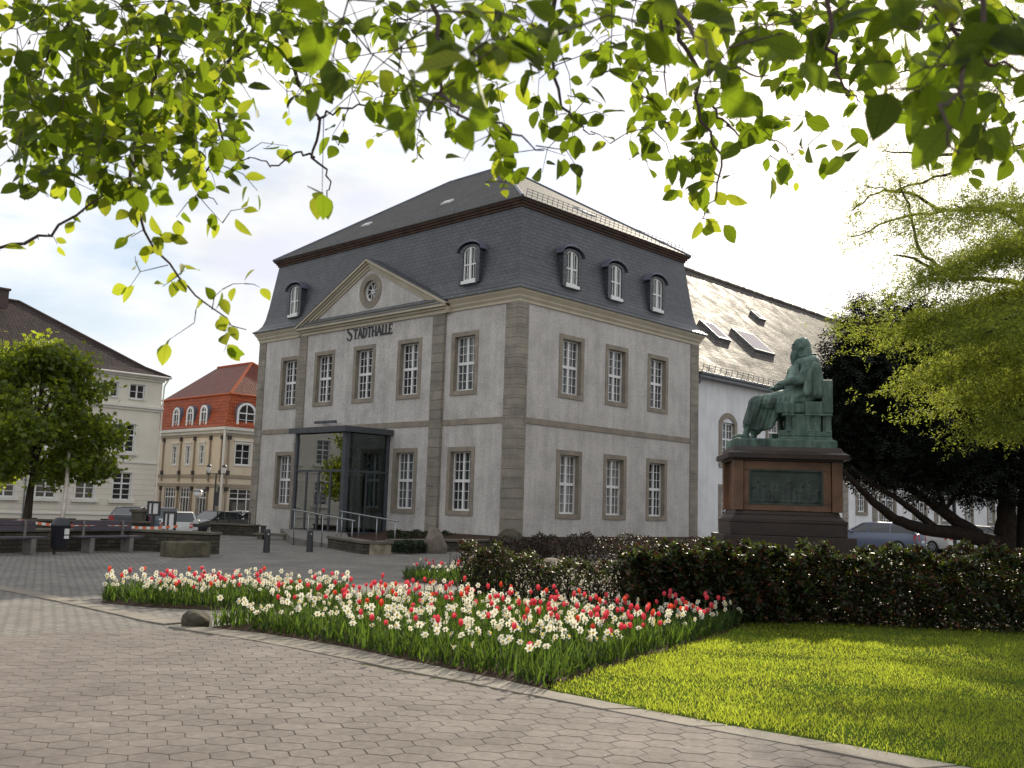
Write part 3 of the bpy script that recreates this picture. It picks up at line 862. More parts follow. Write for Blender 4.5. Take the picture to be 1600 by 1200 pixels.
# dormers
def dormer(F, c, par):
    w, z0, zs, d = .62, 11.02, 12.42, .0
    b = MB(); N = 8
    def arch(hw, rise, zs_):
        return [(c - hw * math.cos(math.pi * k / N), zs_ + rise * math.sin(math.pi * k / N)) for k in range(N + 1)]
    back = 1.15
    ou = arch(w, .30, zs); 
    # cheeks and face as a ring around the opening
    inn = arch(.40, .24, zs - .02)
    outer = [(c - w, z0)] + ou + [(c + w, z0)]; inner = [(c - .40, z0 + .10)] + inn + [(c + .40, z0 + .10)]
    for i in range(len(outer)):
        j = (i + 1) % len(outer)
        b.quad(F(*outer[i], d), F(*outer[j], d), F(*inner[j], d), F(*inner[i], d))
        b.quad(F(*outer[i], d), F(*outer[j], d), F(*outer[j], -back), F(*outer[i], -back))
        b.quad(F(*inner[i], d), F(*inner[j], d), F(*inner[j], -.2), F(*inner[i], -.2))
    o = uv_planar(b.build('dormer', M['slate'], par, recalc=True))
    h = MB()   # lead hood
    pts = arch(w + .10, .36, zs + .04); pt2 = arch(w + .06, .42, zs + .085)
    fl = [(c - w - .26, zs - .005)]; 
    A = [(c - w - .13, zs + .015)] + pts[1:-1] + [(c + w + .13, zs + .015)]; B = [(c - w - .13, zs + .06)] + pt2[1:-1] + [(c + w + .13, zs + .06)]
    for i in range(len(A) - 1):
        a0, a1, b0, b1 = A[i], A[i + 1], B[i], B[i + 1]
        h.hexa([F(*a0, .09), F(*a1, .09), F(*a1, -back), F(*a0, -back), F(*b0, .09), F(*b1, .09), F(*b1, -back), F(*b0, -back)])
    h.build('dormer_hood', M['lead'], o)
    s = MB(); fr = .05
    aw = arch(.39, .235, zs - .02); ai = arch(.33, .18, zs - .02)
    ou2 = [(c - .39, z0 + .11)] + aw + [(c + .39, z0 + .11)]; in2 = [(c - .33, z0 + .2)] + ai + [(c + .33, z0 + .2)]
    for i in range(len(ou2)):
        j = (i + 1) % len(ou2)
        s.hexa([F(*ou2[i], -.14), F(*ou2[j], -.14), F(*in2[j], -.14), F(*in2[i], -.14), F(*ou2[i], -.06), F(*ou2[j], -.06), F(*in2[j], -.06), F(*in2[i], -.06)])
    s.fbox(F, c - .06, c + .06, z0 + .2, zs + .16, -.14, -.05)
    s.fbox(F, c - .33, c - .05, z0 + .80, z0 + .86, -.14, -.062); s.fbox(F, c + .05, c + .33, z0 + .80, z0 + .86, -.14, -.062)
    for sg in (-1, 1):
        s.fbox(F, c + sg * .19 - .012, c + sg * .19 + .012, z0 + .2, zs + .12, -.14, -.08)
    s.fbox(F, c - .43, c + .43, z0 - .02, z0 + .12, -.1, .06)
    wi = s.build('dormer_window', M['white'], o)
    g = MB(); g.poly([F(u, z, -.115) for u, z in in2]); g.build('pane', M['pane'], wi, recalc=False)
for cc in (3.27, 6.36, 9.57): dormer(FR_, cc, hall)
for cc in (3.02, 16.08): dormer(FL_, cc, hall)

# pediment
PU0, PU1, PA_, PZ0, PZ1 = 3.98, 15.06 + .1, 9.60, 10.29, 13.01
tym = MB()
dT = .16
cu, cz, cr = 9.5, 11.50, .50
tri = [(PU0 + .9, PZ0 + .02), (PU1 - .9, PZ0 + .02), (PA_, PZ1 - .46)]
N = 24
circ = [(cu + cr * math.cos(2 * math.pi * k / N), cz + cr * math.sin(2 * math.pi * k / N)) for k in range(N)]
def tri_edge(a):   # ray from circle centre to the triangle
    dx, dz = math.cos(a), math.sin(a); best = 1e9
    for i in range(3):
        (x1, z1), (x2, z2) = tri[i], tri[(i + 1) % 3]
        ex, ez_ = x2 - x1, z2 - z1; den = dx * ez_ - dz * ex
        if abs(den) < 1e-9: continue
        t = ((x1 - cu) * ez_ - (z1 - cz) * ex) / den; s = ((x1 - cu) * dz - (z1 - cz) * dx) / den
        if t > 0 and -1e-6 <= s <= 1 + 1e-6: best = min(best, t)
    return (cu + dx * best, cz + dz * best)
angs = sorted([2 * math.pi * k / N for k in range(N)] + [math.atan2(z - cz, u - cu) % (2 * math.pi) for u, z in tri])
for i in range(len(angs)):
    a, b_ = angs[i], angs[(i + 1) % len(angs)]
    p, q = (cu + cr * math.cos(a), cz + cr * math.sin(a)), (cu + cr * math.cos(b_), cz + cr * math.sin(b_))
    tym.quad(FL_(*p, dT), FL_(*q, dT), FL_(*tri_edge(b_), dT), FL_(*tri_edge(a), dT))
tym.build('pediment', M['plaster'], hall, recalc=False)
mb = MB()
def rake(u0, z0, u1, z1, lay):
    # layered moulding parallel to the slope
    L_ = math.hypot(u1 - u0, z1 - z0); nx, nz_ = -(z1 - z0) / L_, (u1 - u0) / L_
    if nz_ < 0: nx, nz_ = -nx, -nz_
    for (o0, o1, d0, d1) in lay:
        def P(u, z, o, d):
            t = o / nz_
            return FL_(u, z + t, d)
        mb.hexa([P(u0, z0, o0, d0), P(u1, z1, o0, d0), P(u1, z1, o0, d1), P(u0, z0, o0, d1), P(u0, z0, o1, d0), P(u1, z1, o1, d0), P(u1, z1, o1, d1), P(u0, z0, o1, d1)])
lay = [(-.40, -.30, -.9, .22), (-.298, -.18, -.9, .28), (-.178, -.10, -.9, .36), (-.098, .0, -.9, .46)]
rake(PU0, PZ0, PA_, PZ1, lay); rake(PU1, PZ0, PA_, PZ1, lay)
mb.fbox(FL_, PU0 + .15, PU1 - .15, ZB - .03, ZB + .13, 0, .18); mb.fbox(FL_, PU0 + .1, PU1 - .1, ZB + .132, ZB + .24, 0, .27)
mb.fbox(FL_, PU0, PU1, ZB + .242, PZ0 - .06, 0, .40)
mb.build('pediment_moulding', M['cornice'], hall)
mb = MB(); mb.hexa([FL_(PU0 + .05, PZ0 - .057, .1), FL_(PU1 - .05, PZ0 - .057, .1), FL_(PU1 - .05, PZ0 - .057, .43), FL_(PU0 + .05, PZ0 - .057, .43), FL_(PU0 + .05, PZ0 + .10, .1), FL_(PU1 - .05, PZ0 + .10, .1), FL_(PU1 - .05, PZ0 - .03, .43), FL_(PU0 + .05, PZ0 - .03, .43)])
mb.build('pediment_flashing', M['lead'], hall)
mb = MB()
rake(PU0, PZ0, PA_, PZ1, [(.004, .05, -3.2, .48)]); rake(PU1, PZ0, PA_, PZ1, [(.004, .05, -3.2, .48)])
uv_planar(mb.build('pediment_roof', M['slate'], hall))
mb = MB()
for k in range(N):
    a, b_ = 2 * math.pi * k / N, 2 * math.pi * (k + 1) / N
    def pc(an, rr, d): return FL_(cu + rr * math.cos(an), cz + rr * math.sin(an), d)
    mb.hexa([pc(a, .50, -.1), pc(b_, .50, -.1), pc(b_, .82, -.1), pc(a, .82, -.1), pc(a, .50, dT + .05), pc(b_, .50, dT + .05), pc(b_, .82, dT + .03), pc(a, .82, dT + .03)])
rw = mb.build('round_window', M['sandstone'], hall)
mb = MB()
for k in range(N):
    a, b_ = 2 * math.pi * k / N, 2 * math.pi * (k + 1) / N
    mb.hexa([pc(a, .42, -.05), pc(b_, .42, -.05), pc(b_, .50, -.05), pc(a, .50, -.05), pc(a, .42, .04), pc(b_, .42, .04), pc(b_, .50, .04), pc(a, .50, .04)])
    mb.hexa([pc(a, .06, -.03), pc(b_, .06, -.03), pc(b_, .11, -.03), pc(a, .11, -.03), pc(a, .06, .03), pc(b_, .06, .03), pc(b_, .11, .03), pc(a, .11, .03)])
for k in range(8):
    a = 2 * math.pi * (k + .5) / 8; mb.bar(pc(a, .1, 0), pc(a, .43, 0), .03, .03)
mb.build('frame', M['white'], rw)
mb = MB(); mb.poly([pc(2 * math.pi * k / N, .49, -.02) for k in range(N)]); mb.build('pane', M['pane'], rw, recalc=False)

# lettering: stroke letters, small capitals after a large S
def glyph(strokes, u, z, h, w, th, name='letter'):
    b = MB(); d0, d1 = RIS + .002, RIS + .035
    for st in strokes:
        pts = [(u - x * w, z + y * h) for x, y, *_ in st]; ws = [(q[2] if len(q) > 2 else 1) * th for q in st]
        for i in range(len(pts) - 1):
            (a0, z0), (a1, z1) = pts[i], pts[i + 1]
            L_ = math.hypot(a1 - a0, z1 - z0) or 1; nx, nz_ = -(z1 - z0) / L_, (a1 - a0) / L_
            e = .12 * th; tx, tz = (a1 - a0) / L_ * e, (z1 - z0) / L_ * e
            w0, w1 = ws[i] / 2, ws[i + 1] / 2
            q = [(a0 - tx + nx * w0, z0 - tz + nz_ * w0), (a1 + tx + nx * w1, z1 + tz + nz_ * w1), (a1 + tx - nx * w1, z1 + tz - nz_ * w1), (a0 - tx - nx * w0, z0 - tz - nz_ * w0)]
            k = .0006 * i
            b.hexa([FL_(*p, d0) for p in q] + [FL_(*p, d1 + k) for p in q])
    return b.build(name, M['ink'], hall)
Sg = [[(.88, .82, .7), (.75, .95, .8), (.5, 1, .7), (.25, .93, .9), (.14, .76, 1.2), (.25, .6, 1.5), (.55, .48, 1.7), (.8, .34, 1.5), (.86, .2, 1.1), (.72, .05, .8), (.45, 0, .7), (.2, .05, .8), (.08, .2, .7)]]
Tg = [[(0, .97, .9), (1, .97, .9)], [(.5, .97, 1.5), (.5, 0, 1.5)], [(0, .97, .6), (.02, .84, .6)], [(1, .97, .6), (.98, .84, .6)], [(.3, 0.02, .5), (.7, .02, .5)]]
Ag = [[(.02, 0, .8), (.46, 1, .8)], [(.46, 1, 1.7), (.95, 0, 1.7)], [(.2, .36, .7), (.72, .36, .7)], [(0, .02, .5), (.2, .02, .5)]]
Dg = [[(.18, 0, 1.6), (.18, 1, 1.6)], [(.05, .98, .7), (.5, .97, .8), (.85, .75, 1.4), (.9, .5, 1.7), (.82, .22, 1.4), (.5, .02, .8), (.05, .02, .7)]]
Hg = [[(.15, 0, 1.6), (.15, 1, 1.6)], [(.85, 0, 1.6), (.85, 1, 1.6)], [(.15, .52, .7), (.85, .52, .7)]]
Lg = [[(.25, 1, 1.6), (.25, .02, 1.6)], [(.25, .03, .8), (.95, .03, .8), (.97, .18, .6)]]
Eg = [[(.2, 0, 1.6), (.2, 1, 1.6)], [(.2, .97, .8), (.92, .97, .8), (.93, .84, .5)], [(.2, .5, .7), (.75, .5, .7)], [(.2, .03, .8), (.94, .03, .8), (.97, .18, .6)]]
u = 11.22
glyph(Sg, u, 9.28, .66, .44, .075); u -= .52
for g, w in ((Tg, .30), (Ag, .33), (Dg, .32), (Tg, .30), (Hg, .33), (Ag, .33), (Lg, .20), (Lg, .22), (Eg, .26)):
    glyph(g, u, 9.31, .47, w, .062); u -= w + .035
# arched doorway behind the glass porch
mb = MB()
ac, aw, az = 9.85, 1.3, 2.95
for k in range(12):
    a, b_ = math.pi * k / 12, math.pi * (k + 1) / 12
    def pa(an, rr, d): return FL_(ac + rr * math.cos(an), az + rr * math.sin(an), d)
    mb.hexa([pa(a, 1.3, -.3), pa(b_, 1.3, -.3), pa(b_, 1.55, -.3), pa(a, 1.55, -.3), pa(a, 1.3, RIS + .05), pa(b_, 1.3, RIS + .05), pa(b_, 1.55, RIS + .05), pa(a, 1.55, RIS + .05)])
    an2 = math.pi * (k + .5) / 12
mb.fbox(FL_, ac - 1.55, ac - 1.3, .3, az, -.3, RIS + .05); mb.fbox(FL_, ac + 1.3, ac + 1.55, .3, az, -.3, RIS + .05)
dw = mb.build('doorway', M['sandstone'], hall)
mb = MB()
for k in range(9):
    a = math.pi * k / 8; mb.bar(pa(a, .22, -.1), pa(a, 1.28, -.1), .05, .05)
for k in range(12):
    a, b_ = math.pi * k / 12, math.pi * (k + 1) / 12
    for r_ in (.24, .8, 1.26): mb.bar(pa(a, r_, -.1), pa(b_, r_, -.1), .05, .05)
mb.fbox(FL_, ac - 1.3, ac + 1.3, az - .14, az, -.16, 0)
for uu in (-1.27, -.7, 0, .7, 1.27):
    mb.fbox(FL_, ac + uu - .05, ac + uu + .05, .33, az - .14, -.16, -.04)
mb.build('fanlight', M['white'], dw)
mb = MB(); mb.quad(FL_(ac - 1.3, .3, -.2), FL_(ac + 1.3, .3, -.2), FL_(ac + 1.3, 4.5, -.2), FL_(ac - 1.3, 4.5, -.2)); mb.build('pane', M['pane'], dw, recalc=False)

# ------------------------------------------------------------ glass porch
PX0, PY0, PY1, PZ, PB = -2.57, 7.60, 11.43, 4.78, .33
porch = thing('entrance_porch', 'tall glass entrance porch with dark grey steel frame on the town hall front', 'porch', (PX0, (PY0 + PY1) / 2, PB))
mb = MB()
xb = -RIS - .002
P2 = .09
def post(x, y, w=.09): mb.box(x - w, x + w, y - w, y + w, PB, PZ - .12)
post(PX0 + .1, PY0 + .10, .12); post(PX0 + .1, PY1 - .1, .08); post(xb - .08, PY0 + .1, .08); post(xb - .08, PY1 - .1, .08)
zt = 2.95
mb.box(PX0 + .05, PX0 + .13, PY0 + .22, PY1 - .18, zt - .05, zt + .05)
mb.box(PX0 + .18, xb - .16, PY0 + .06, PY0 + .14, zt - .05, zt + .05)
for y in (8.66, 9.55, 10.45): mb.box(PX0 + .05, PX0 + .13, y - .05, y + .05, PB, zt - .05)
mb.box(PX0 + .5, PX0 + .5 + .6, PY0 + .06, PY0 + .12, PB + .9, PB + 1.0) if False else None
mb.box(PX0 + 1.22, PX0 + 1.30, PY0 + .06, PY0 + .14, PB, zt - .05)
mb.box(PX0, xb, PY0, PY1, PB - .10, PB)
mb.build('frame', M['greyframe'], porch, bevel=.006)
mb = MB(); mb.box(PX0 - .18, xb, PY0 - .18, PY1 + .18, PZ - .12, PZ + .06); mb.box(PX0 - .22, PX0 - .18, PY0 - .22, PY1 + .22, PZ - .16, PZ + .09); mb.box(PX0 - .18, xb, PY0 - .22, PY0 - .18, PZ - .16, PZ + .09)
mb.build('roof', M['greyframe'], porch, bevel=.006)
for (y0, y1, z0, z1) in ((PY0 + .22, PY1 - .18, zt + .05, PZ - .12), (PY0 + .22, 8.61, PB, zt - .05), (8.71, 9.50, PB, zt - .05), (9.60, 10.40, PB, zt - .05), (10.50, PY1 - .18, PB, zt - .05)):
    g = MB(); g.box(PX0 + .08, PX0 + .10, y0, y1, z0, z1)
    g.build('glass_door' if 8.7 < y0 < 10 else 'glass_pane', M['porchglass'], porch)
for (x0, x1, z0, z1) in ((PX0 + .22, xb - .16, zt + .05, PZ - .12), (PX0 + .22, PX0 + 1.22, PB, zt - .05), (PX0 + 1.30, xb - .16, PB, zt - .05)):
    for yy in (PY0 + .09, PY1 - .11):
        g = MB(); g.box(x0, x1, yy, yy + .02, z0, z1); g.build('glass_pane', M['sideglass'], porch)
mb = MB(); mb.bar((PX0 + .02, 9.40, 1.0), (PX0 + .02, 9.40, 2.0), .035, .035); mb.bar((PX0 + .02, 9.70, 1.0), (PX0 + .02, 9.70, 2.0), .035, .035); mb.build('door_handle', M['steel'], porch)
mb = MB(); mb.box(PX0 + .104, PX0 + .110, 9.2, 9.36, 1.75, 2.0); mb.box(PX0 + .104, PX0 + .110, 8.9, 9.02, 2.0, 2.2); mb.build('notice', M['sticker'], porch)
mb = MB(); mb.bar((-RIS - .35, 12.95, 5.38), (-RIS - .35, 11.3, 5.38), .14, .12); mb.bar((-RIS, 12.6, 5.36), (-RIS - .3, 12.6, 5.36), .04); mb.bar((-RIS, 11.7, 5.36), (-RIS - .3, 11.7, 5.36), .04)
tag(mb.build('floodlight', M['greyframe'], None, bevel=.01), 'long dark floodlight bar on the wall above the glass porch', 'lamp')
# ------------------------------------------------------------ white wing with the big tiled roof
annex = thing('side_wing', 'long whitewashed wing with huge steep tiled roof right of the town hall', 'building', (14, .5, 0))
AX0, AX1, AY = BW + .02, 66.0, .5
FA = frame((0, AY, 0), (1, 0, 0), (0, -1, 0))
AWIN = [(16.7, 4.2, 6.35, 1.3, True)] + [(c, 2.0, 3.95, 1.25, False) for c in (21.5, 26.8, 32.75)] + [(21.5, 5.0, 7.0, 1.25, False), (26.8, 5.0, 7.0, 1.25, False), (32.75, 5.0, 7.0, 1.25, False)] + [(36.8, .9, 4.2, 2.2, False), (42.2, .9, 4.2, 2.2, False), (47.0, 1.6, 3.9, 1.4, False), (52, 1.6, 3.9, 1.4, False), (57, 1.6, 3.9, 1.4, False)]
AWIN.append((16.7, 1.0, 2.9, 1.3, False))
mb = MB()
wall_holes(mb, FA, AX0, AX1, -1, 8.6, [(c - w / 2, c + w / 2, a, b_) for c, a, b_, w, ar in AWIN])
mb.quad((AX1, AY, -1), (AX1, 20, -1), (AX1, 20, 8.6), (AX1, AY, 8.6))
mb.build('wall', M['whitewash'], annex, recalc=False)
for c, a, b_, w, ar in AWIN:
    s = MB(); u0, u1 = c - w / 2, c + w / 2
    s.fbox(FA, u0 - .24, u0, a - .2, b_ + (0 if ar else .22), -.25, .05); s.fbox(FA, u1, u1 + .24, a - .2, b_ + (0 if ar else .22), -.25, .05)
    s.fbox(FA, u0, u1, a - .2, a, -.25, .07)
    if not ar: s.fbox(FA, u0, u1, b_, b_ + .22, -.25, .055)
    else:
        for k in range(8):
            t0, t1 = math.pi * (.18 + .64 * k / 8), math.pi * (.18 + .64 * (k + 1) / 8)
            r0 = (w / 2) / math.cos(math.pi * .18); cz_ = b_ - .52
            def pq(t, r, d): return FA(c + r * math.cos(t), cz_ + r * math.sin(t), d)
            s.hexa([pq(t0, r0, -.25), pq(t1, r0, -.25), pq(t1, r0 + .27, -.25), pq(t0, r0 + .27, -.25), pq(t0, r0, .055), pq(t1, r0, .055), pq(t1, r0 + .27, .055), pq(t0, r0 + .27, .055)])
    o = s.build('stone_surround', M['sandstone'], annex, bevel=.006)
    f = MB()
    f.fbox(FA, u0, u0 + .07, a, b_, -.2, -.12); f.fbox(FA, u1 - .07, u1, a, b_, -.2, -.12); f.fbox(FA, u0 + .07, u1 - .07, a, a + .08, -.2, -.11); f.fbox(FA, u0 + .07, u1 - .07, b_ - .08, b_, -.2, -.12)
    nc = 4 if w < 2 else 6
    for k in range(1, nc):
        uu = u0 + w * k / nc; t = .04 if k == nc // 2 else .016
        f.fbox(FA, uu - t, uu + t, a + .08, b_ - .08, -.19, -.125)
    for k in range(1, 5):
        zz = a + (b_ - a) * k / 5; t = .045 if k == 3 else .015
        f.fbox(FA, u0 + .07, u1 - .07, zz - t, zz + t, -.185, -.13)
    f.build('window_frame', M['white'], o)
    g = MB(); g.quad(FA(u0, a, -.17), FA(u1, a, -.17), FA(u1, b_, -.17), FA(u0, b_, -.17)); g.build('pane', M['pane'], o, recalc=False)
for u in (30.4, 34.7, 45.2):
    b = MB(); z = -.5; i = 0
    while z < 8.4:
        b.fbox(FA, u - .35, u + .35, z + .004, z + .40, -.1, .06 + .008 * (i % 2)); z += .41; i += 1
    uv_planar(b.build('quoin', M['quoinstone'], annex, bevel=.008))
RYE, RZE, RYR, RZR = .02, 8.62, 10.5, 18.2
roof = MB()
nx_, ny_ = 30, 12
roof.v = [(AX0 - .0 + (AX1 + .3 - AX0) * i / nx_, RYE + (RYR - RYE) * j / ny_, RZE + (RZR - RZE) * j / ny_ + .012 * math.sin(i * 1.7 + j * .9)) for j in range(ny_ + 1) for i in range(nx_ + 1)]
for j in range(ny_):
    for i in range(nx_):
        a = j * (nx_ + 1) + i
        roof.f.append((a, a + 1, a + nx_ + 2, a + nx_ + 1)); roof.m.append(0)
roof.quad((AX0, RYR, RZR), (AX1 + .3, RYR, RZR), (AX1 + .3, 21, RZE), (AX0, 21, RZE))
ar = uv_planar(roof.build('roof', M['glaretile'], annex, recalc=False))
for p in ar.data.polygons:
    if p.normal.z < 0: p.flip()
mb = MB()
r_ = random.Random(5)
x = AX0
while x < AX1:
    w = .38; zz = r_.uniform(-.02, .025)
    mb.tube([(x, RYR, RZR + .05 + zz), (x + w - .01, RYR, RZR + .06 + zz)], .13, 6); x += w
mb.build('ridge_tile', M['capstone'], annex)
mb = MB(); mb.tube([(BW + .3, RYE - .06, RZE - .03), (AX1, RYE - .06, RZE - .03)], .085, 8); mb.box(BW + .25, AX1, RYE, AY + .0, RZE - .22, RZE - .10)
mb.build('gutter', M['zinc'], annex)
mb = MB(); mb.tube([(13.45, RYE - .06, RZE - .05), (13.42, .12, RZE - .5), (13.3, .36, RZE - .8), (13.3, .38, 0)], .055, 8); mb.build('downpipe', M['zinc'], annex)
mb = MB()
for i in range(int((AX1 - 14) / .55)):
    x = 14 + i * .55; mb.bar((x, RYE + .28, RZE + .25), (x, RYE + .24, RZE + .52), .025)
for h in (.36, .48): mb.bar((14, RYE + .25, RZE + h), (AX1, RYE + .25, RZE + h), .02)
mb.build('snow_guard', M['zinc'], annex)
def rp_(x, y, off=0.0):
    k = (RZR - RZE) / (RYR - RYE); nn = Vector((0, -k, 1)).normalized()
    return Vector((x, y, RZE + (y - RYE) * k)) + nn * off
for (x0, x1, y0, y1) in ((23.7, 26.2, 3.0, 4.6), (20.0, 21.4, 3.2, 4.5), (31.0, 31.9, 6.8, 7.5), (38.5, 40, 3.2, 4.6)):
    b = MB(); q = [(x0, y0), (x1, y0), (x1, y1), (x0, y1)]
    b.hexa([tuple(rp_(*p, -.05)) for p in q] + [tuple(rp_(*p, .16)) for p in q])
    o = b.build('roof_window', M['zinc'], annex)
    g = MB(); g.quad(*[tuple(rp_(*p, .165)) for p in ((x0 + .12, y0 + .12), (x1 - .12, y0 + .12), (x1 - .12, y1 - .12), (x0 + .12, y1 - .12))]); g.build('pane', M['pane'], o, recalc=False)

# white building closing the car park
bb = thing('rear_building', 'long low pale building at the far end of the car park behind the dark tree', 'building', (64, -20, 0))
FW_ = frame((62, -45, 0), (0, 1, 0), (-1, 0, 0))
mb = MB(); wh = [(3 + 4 * k, 4.5 + 4 * k, 1.3, 3.0) for k in range(11)]
wall_holes(mb, FW_, 0, 45, -1, 5.2, wh)
mb.build('wall', M['whitewash'], bb, recalc=False)
mb = MB(); mb.poly([(61.5, -46, 5.1), (61.5, .4, 5.1), (67, .4, 8.4), (67, -46, 8.4)]); mb.poly([(72.5, -46, 5.1), (67, -46, 8.4), (67, .4, 8.4), (72.5, .4, 5.1)])
uv_planar(mb.build('roof', M['browntile'], bb, recalc=False))
for (u0, u1, z0, z1) in wh:
    f = MB(); f.fbox(FW_, u0, u0 + .08, z0, z1, -.15, -.05); f.fbox(FW_, u1 - .08, u1, z0, z1, -.15, -.05); f.fbox(FW_, u0 + .08, u1 - .08, z0, z0 + .08, -.15, -.05); f.fbox(FW_, u0 + .08, u1 - .08, z1 - .08, z1, -.15, -.05); f.fbox(FW_, (u0 + u1) / 2 - .04, (u0 + u1) / 2 + .04, z0 + .08, z1 - .08, -.14, -.06)
    o = f.build('window', M['white'], bb)
    g = MB(); g.quad(FW_(u0, z0, -.1), FW_(u1, z0, -.1), FW_(u1, z1, -.1), FW_(u0, z1, -.1)); g.build('pane', M['pane'], o, recalc=False)

# ------------------------------------------------------------ cream house on the left
CY = 42.1
cream = thing('cream_house', 'large cream rendered house with dark brown tiled hip roof behind the small round tree', 'house', (-6, CY, -.6))
FC = frame((0, CY, 0), (1, 0, 0), (0, -1, 0))
CX0, CX1 = -62.0, 6.30
win = []
cols = [3.82, 1.2, -1.45, -4.1, -6.75, -9.4, -12, -14.7, -17.3, -20, -23, -26, -29, -32, -35, -38]
for i, c in enumerate(cols):
    win.append((c, .66, 1.28, 3.22)); win.append((c, .66, 4.70, 6.72))
for c in (4.40, 2.42, .1, -1.9, -4.2, -6.2, -8.5, -10.5, -13, -15, -17.4, -19.4):
    win.append((c, .56, 8.58, 9.62))
mb = MB()
wall_holes(mb, FC, CX0, CX1, -2, 10.3, [(c - w, c + w, a, b_) for c, w, a, b_ in win])
mb.quad((CX1, CY, -2), (CX1, CY + 13, -2), (CX1, CY + 13, 10.3), (CX1, CY, 10.3))
mb.build('wall', M['cream'], cream, recalc=False)
mb = MB()
mb.fbox(FC, CX0, CX1 + .12, 7.92, 8.10, 0, .22); mb.fbox(FC, CX0, CX1 + .08, 7.74, 7.918, 0, .10); mb.box(CX1, CX1 + .2, CY - .0, CY + 13, 7.92, 8.10)
mb.fbox(FC, CX0, CX1 + .03, 3.92, 4.08, 0, .08); mb.fbox(FC, CX0, CX1 + .03, .18, .30, 0, .07)
mb.fbox(FC, CX0, CX1 + .3, 10.12, 10.32, 0, .32); mb.box(CX1, CX1 + .3, CY, CY + 13, 10.12, 10.32); mb.fbox(FC, CX0, CX1 + .1, 9.95, 10.118, 0, .14)
for k in range(14):     # grooved ground floor
    pass
mb.build('moulding', M['creamtrim'], cream, bevel=.01)
mb = MB()
for k in range(9):
    mb.fbox(FC, CX0, CX1 + .001, .48 + k * .38, .495 + k * .38, -.001, .004)
mb.build('wall_groove', M['taupe'], cream)
for c, w, a, b_ in win:
    f = MB(); u0, u1 = c - w, c + w
    f.fbox(FC, u0, u0 + .07, a, b_, -.2, -.1); f.fbox(FC, u1 - .07, u1, a, b_, -.2, -.1); f.fbox(FC, u0 + .07, u1 - .07, a, a + .07, -.2, -.1); f.fbox(FC, u0 + .07, u1 - .07, b_ - .07, b_, -.2, -.1)
    f.fbox(FC, c - .05, c + .05, a + .07, b_ - .07, -.19, -.09)
    tall = b_ - a > 1.5
    zs_ = [a + (b_ - a) * k / 5 for k in (1, 2, 3, 4)] if tall else [(a + b_) / 2]
    for k, zz in enumerate(zs_):
        t = .05 if (tall and k == 2) else .018
        f.fbox(FC, u0 + .07, c - .05, zz - t, zz + t, -.18, -.11); f.fbox(FC, c + .05, u1 - .07, zz - t, zz + t, -.18, -.11)
    o = f.build('window', M['white'], cream)
    g = MB(); g.quad(FC(u0, a, -.16), FC(u1, a, -.16), FC(u1, b_, -.16), FC(u0, b_, -.16)); g.build('pane', M['pane'], o, recalc=False)
    s = MB()
    if tall: s.fbox(FC, u0 - .28, u1 + .28, a - .24, a - .02, -.02, .16)
    else: s.fbox(FC, u0 - .08, u1 + .08, a - .10, a - .02, -.02, .08)
    s.fbox(FC, u0 - .10, u0 - .001, a - .018, b_ + .1, -.2, .03); s.fbox(FC, u1 + .001, u1 + .10, a - .018, b_ + .1, -.2, .03); s.fbox(FC, u0, u1, b_ + .001, b_ + .1, -.2, .03)
    s.build('sill', M['creamtrim'], o, bevel=.008)
for c in (2.9, .3, -2.3, -4.9, -7.5):
    g = MB(); g.fbox(FC, c - .45, c + .45, -.5, -.08, -.02, .005); g.build('cellar_window', M['roomdark'], cream)
mb = MB(); mb.fbox(FC, -2.85, -2.78, -.2, 3.9, .01, .08); mb.build('downpipe', M['zinc'], cream)
mb = MB(); mb.tube([(CX1 + .32, CY - .3, 10.25), (CX1 + .1, CY - .1, 9.7), (CX1 + .08, CY - .06, 8.2), (CX1 + .06, CY - .08, 0)], .06, 8); mb.build('downpipe', M['creamtrim'], cream)
e0, zr_, hr = .40, 10.34, 7.0
rz_ = 15.45
A, B_, C_, D_ = (CX0 - 4, CY - e0, zr_), (CX1 + e0, CY - e0, zr_), (CX1 + e0, CY + 13.6, zr_), (CX0 - 4, CY + 13.6, zr_)
r1_, r2_ = (-2.0, CY + 6.6, rz_), (CX0 - 4, CY + 6.6, rz_)
kk = MB()
# slope with a slight kick at the eaves
def mid(a, b_, t, dz): return (a[0] + (b_[0] - a[0]) * t, a[1] + (b_[1] - a[1]) * t, a[2] + (b_[2] - a[2]) * t + dz)
mA, mB_ = mid(A, r2_, .17, -.22), mid(B_, r1_, .17, -.22); mC = mid(C_, r1_, .17, -.22)
kk.poly([A, B_, mB_, mA]); kk.poly([mA, mB_, r1_, r2_]); kk.poly([B_, C_, mC, mB_]); kk.poly([mB_, mC, r1_]); kk.poly([C_, D_, r2_, r1_])
uv_planar(kk.build('roof', M['browntile'], cream, recalc=False))
mb = MB(); mb.tube([B_, mB_, r1_], .13, 6); mb.tube([r1_, r2_], .13, 6); mb.build('ridge_tile', M['browntile'], cream)
mb = MB(); mb.tube([(CX0, CY - e0 - .05, zr_ - .03), (CX1 + e0 + .05, CY - e0 - .05, zr_ - .03)], .075, 8); mb.build('gutter', M['creamtrim'], cream)
mb = MB(); mb.box(-4.55, -3.05, CY + 5.6, CY + 6.6, 14.2, 15.95); mb.box(-4.65, -2.95, CY + 5.5, CY + 6.7, 15.95, 16.1)
uv_planar(mb.build('chimney', M['chimney'], cream))
mb = MB(); mb.box(-4.75, -2.85, CY + 5.35, CY + 5.6, 14.1, 14.4); mb.build('flashing', M['creamtrim'], cream)

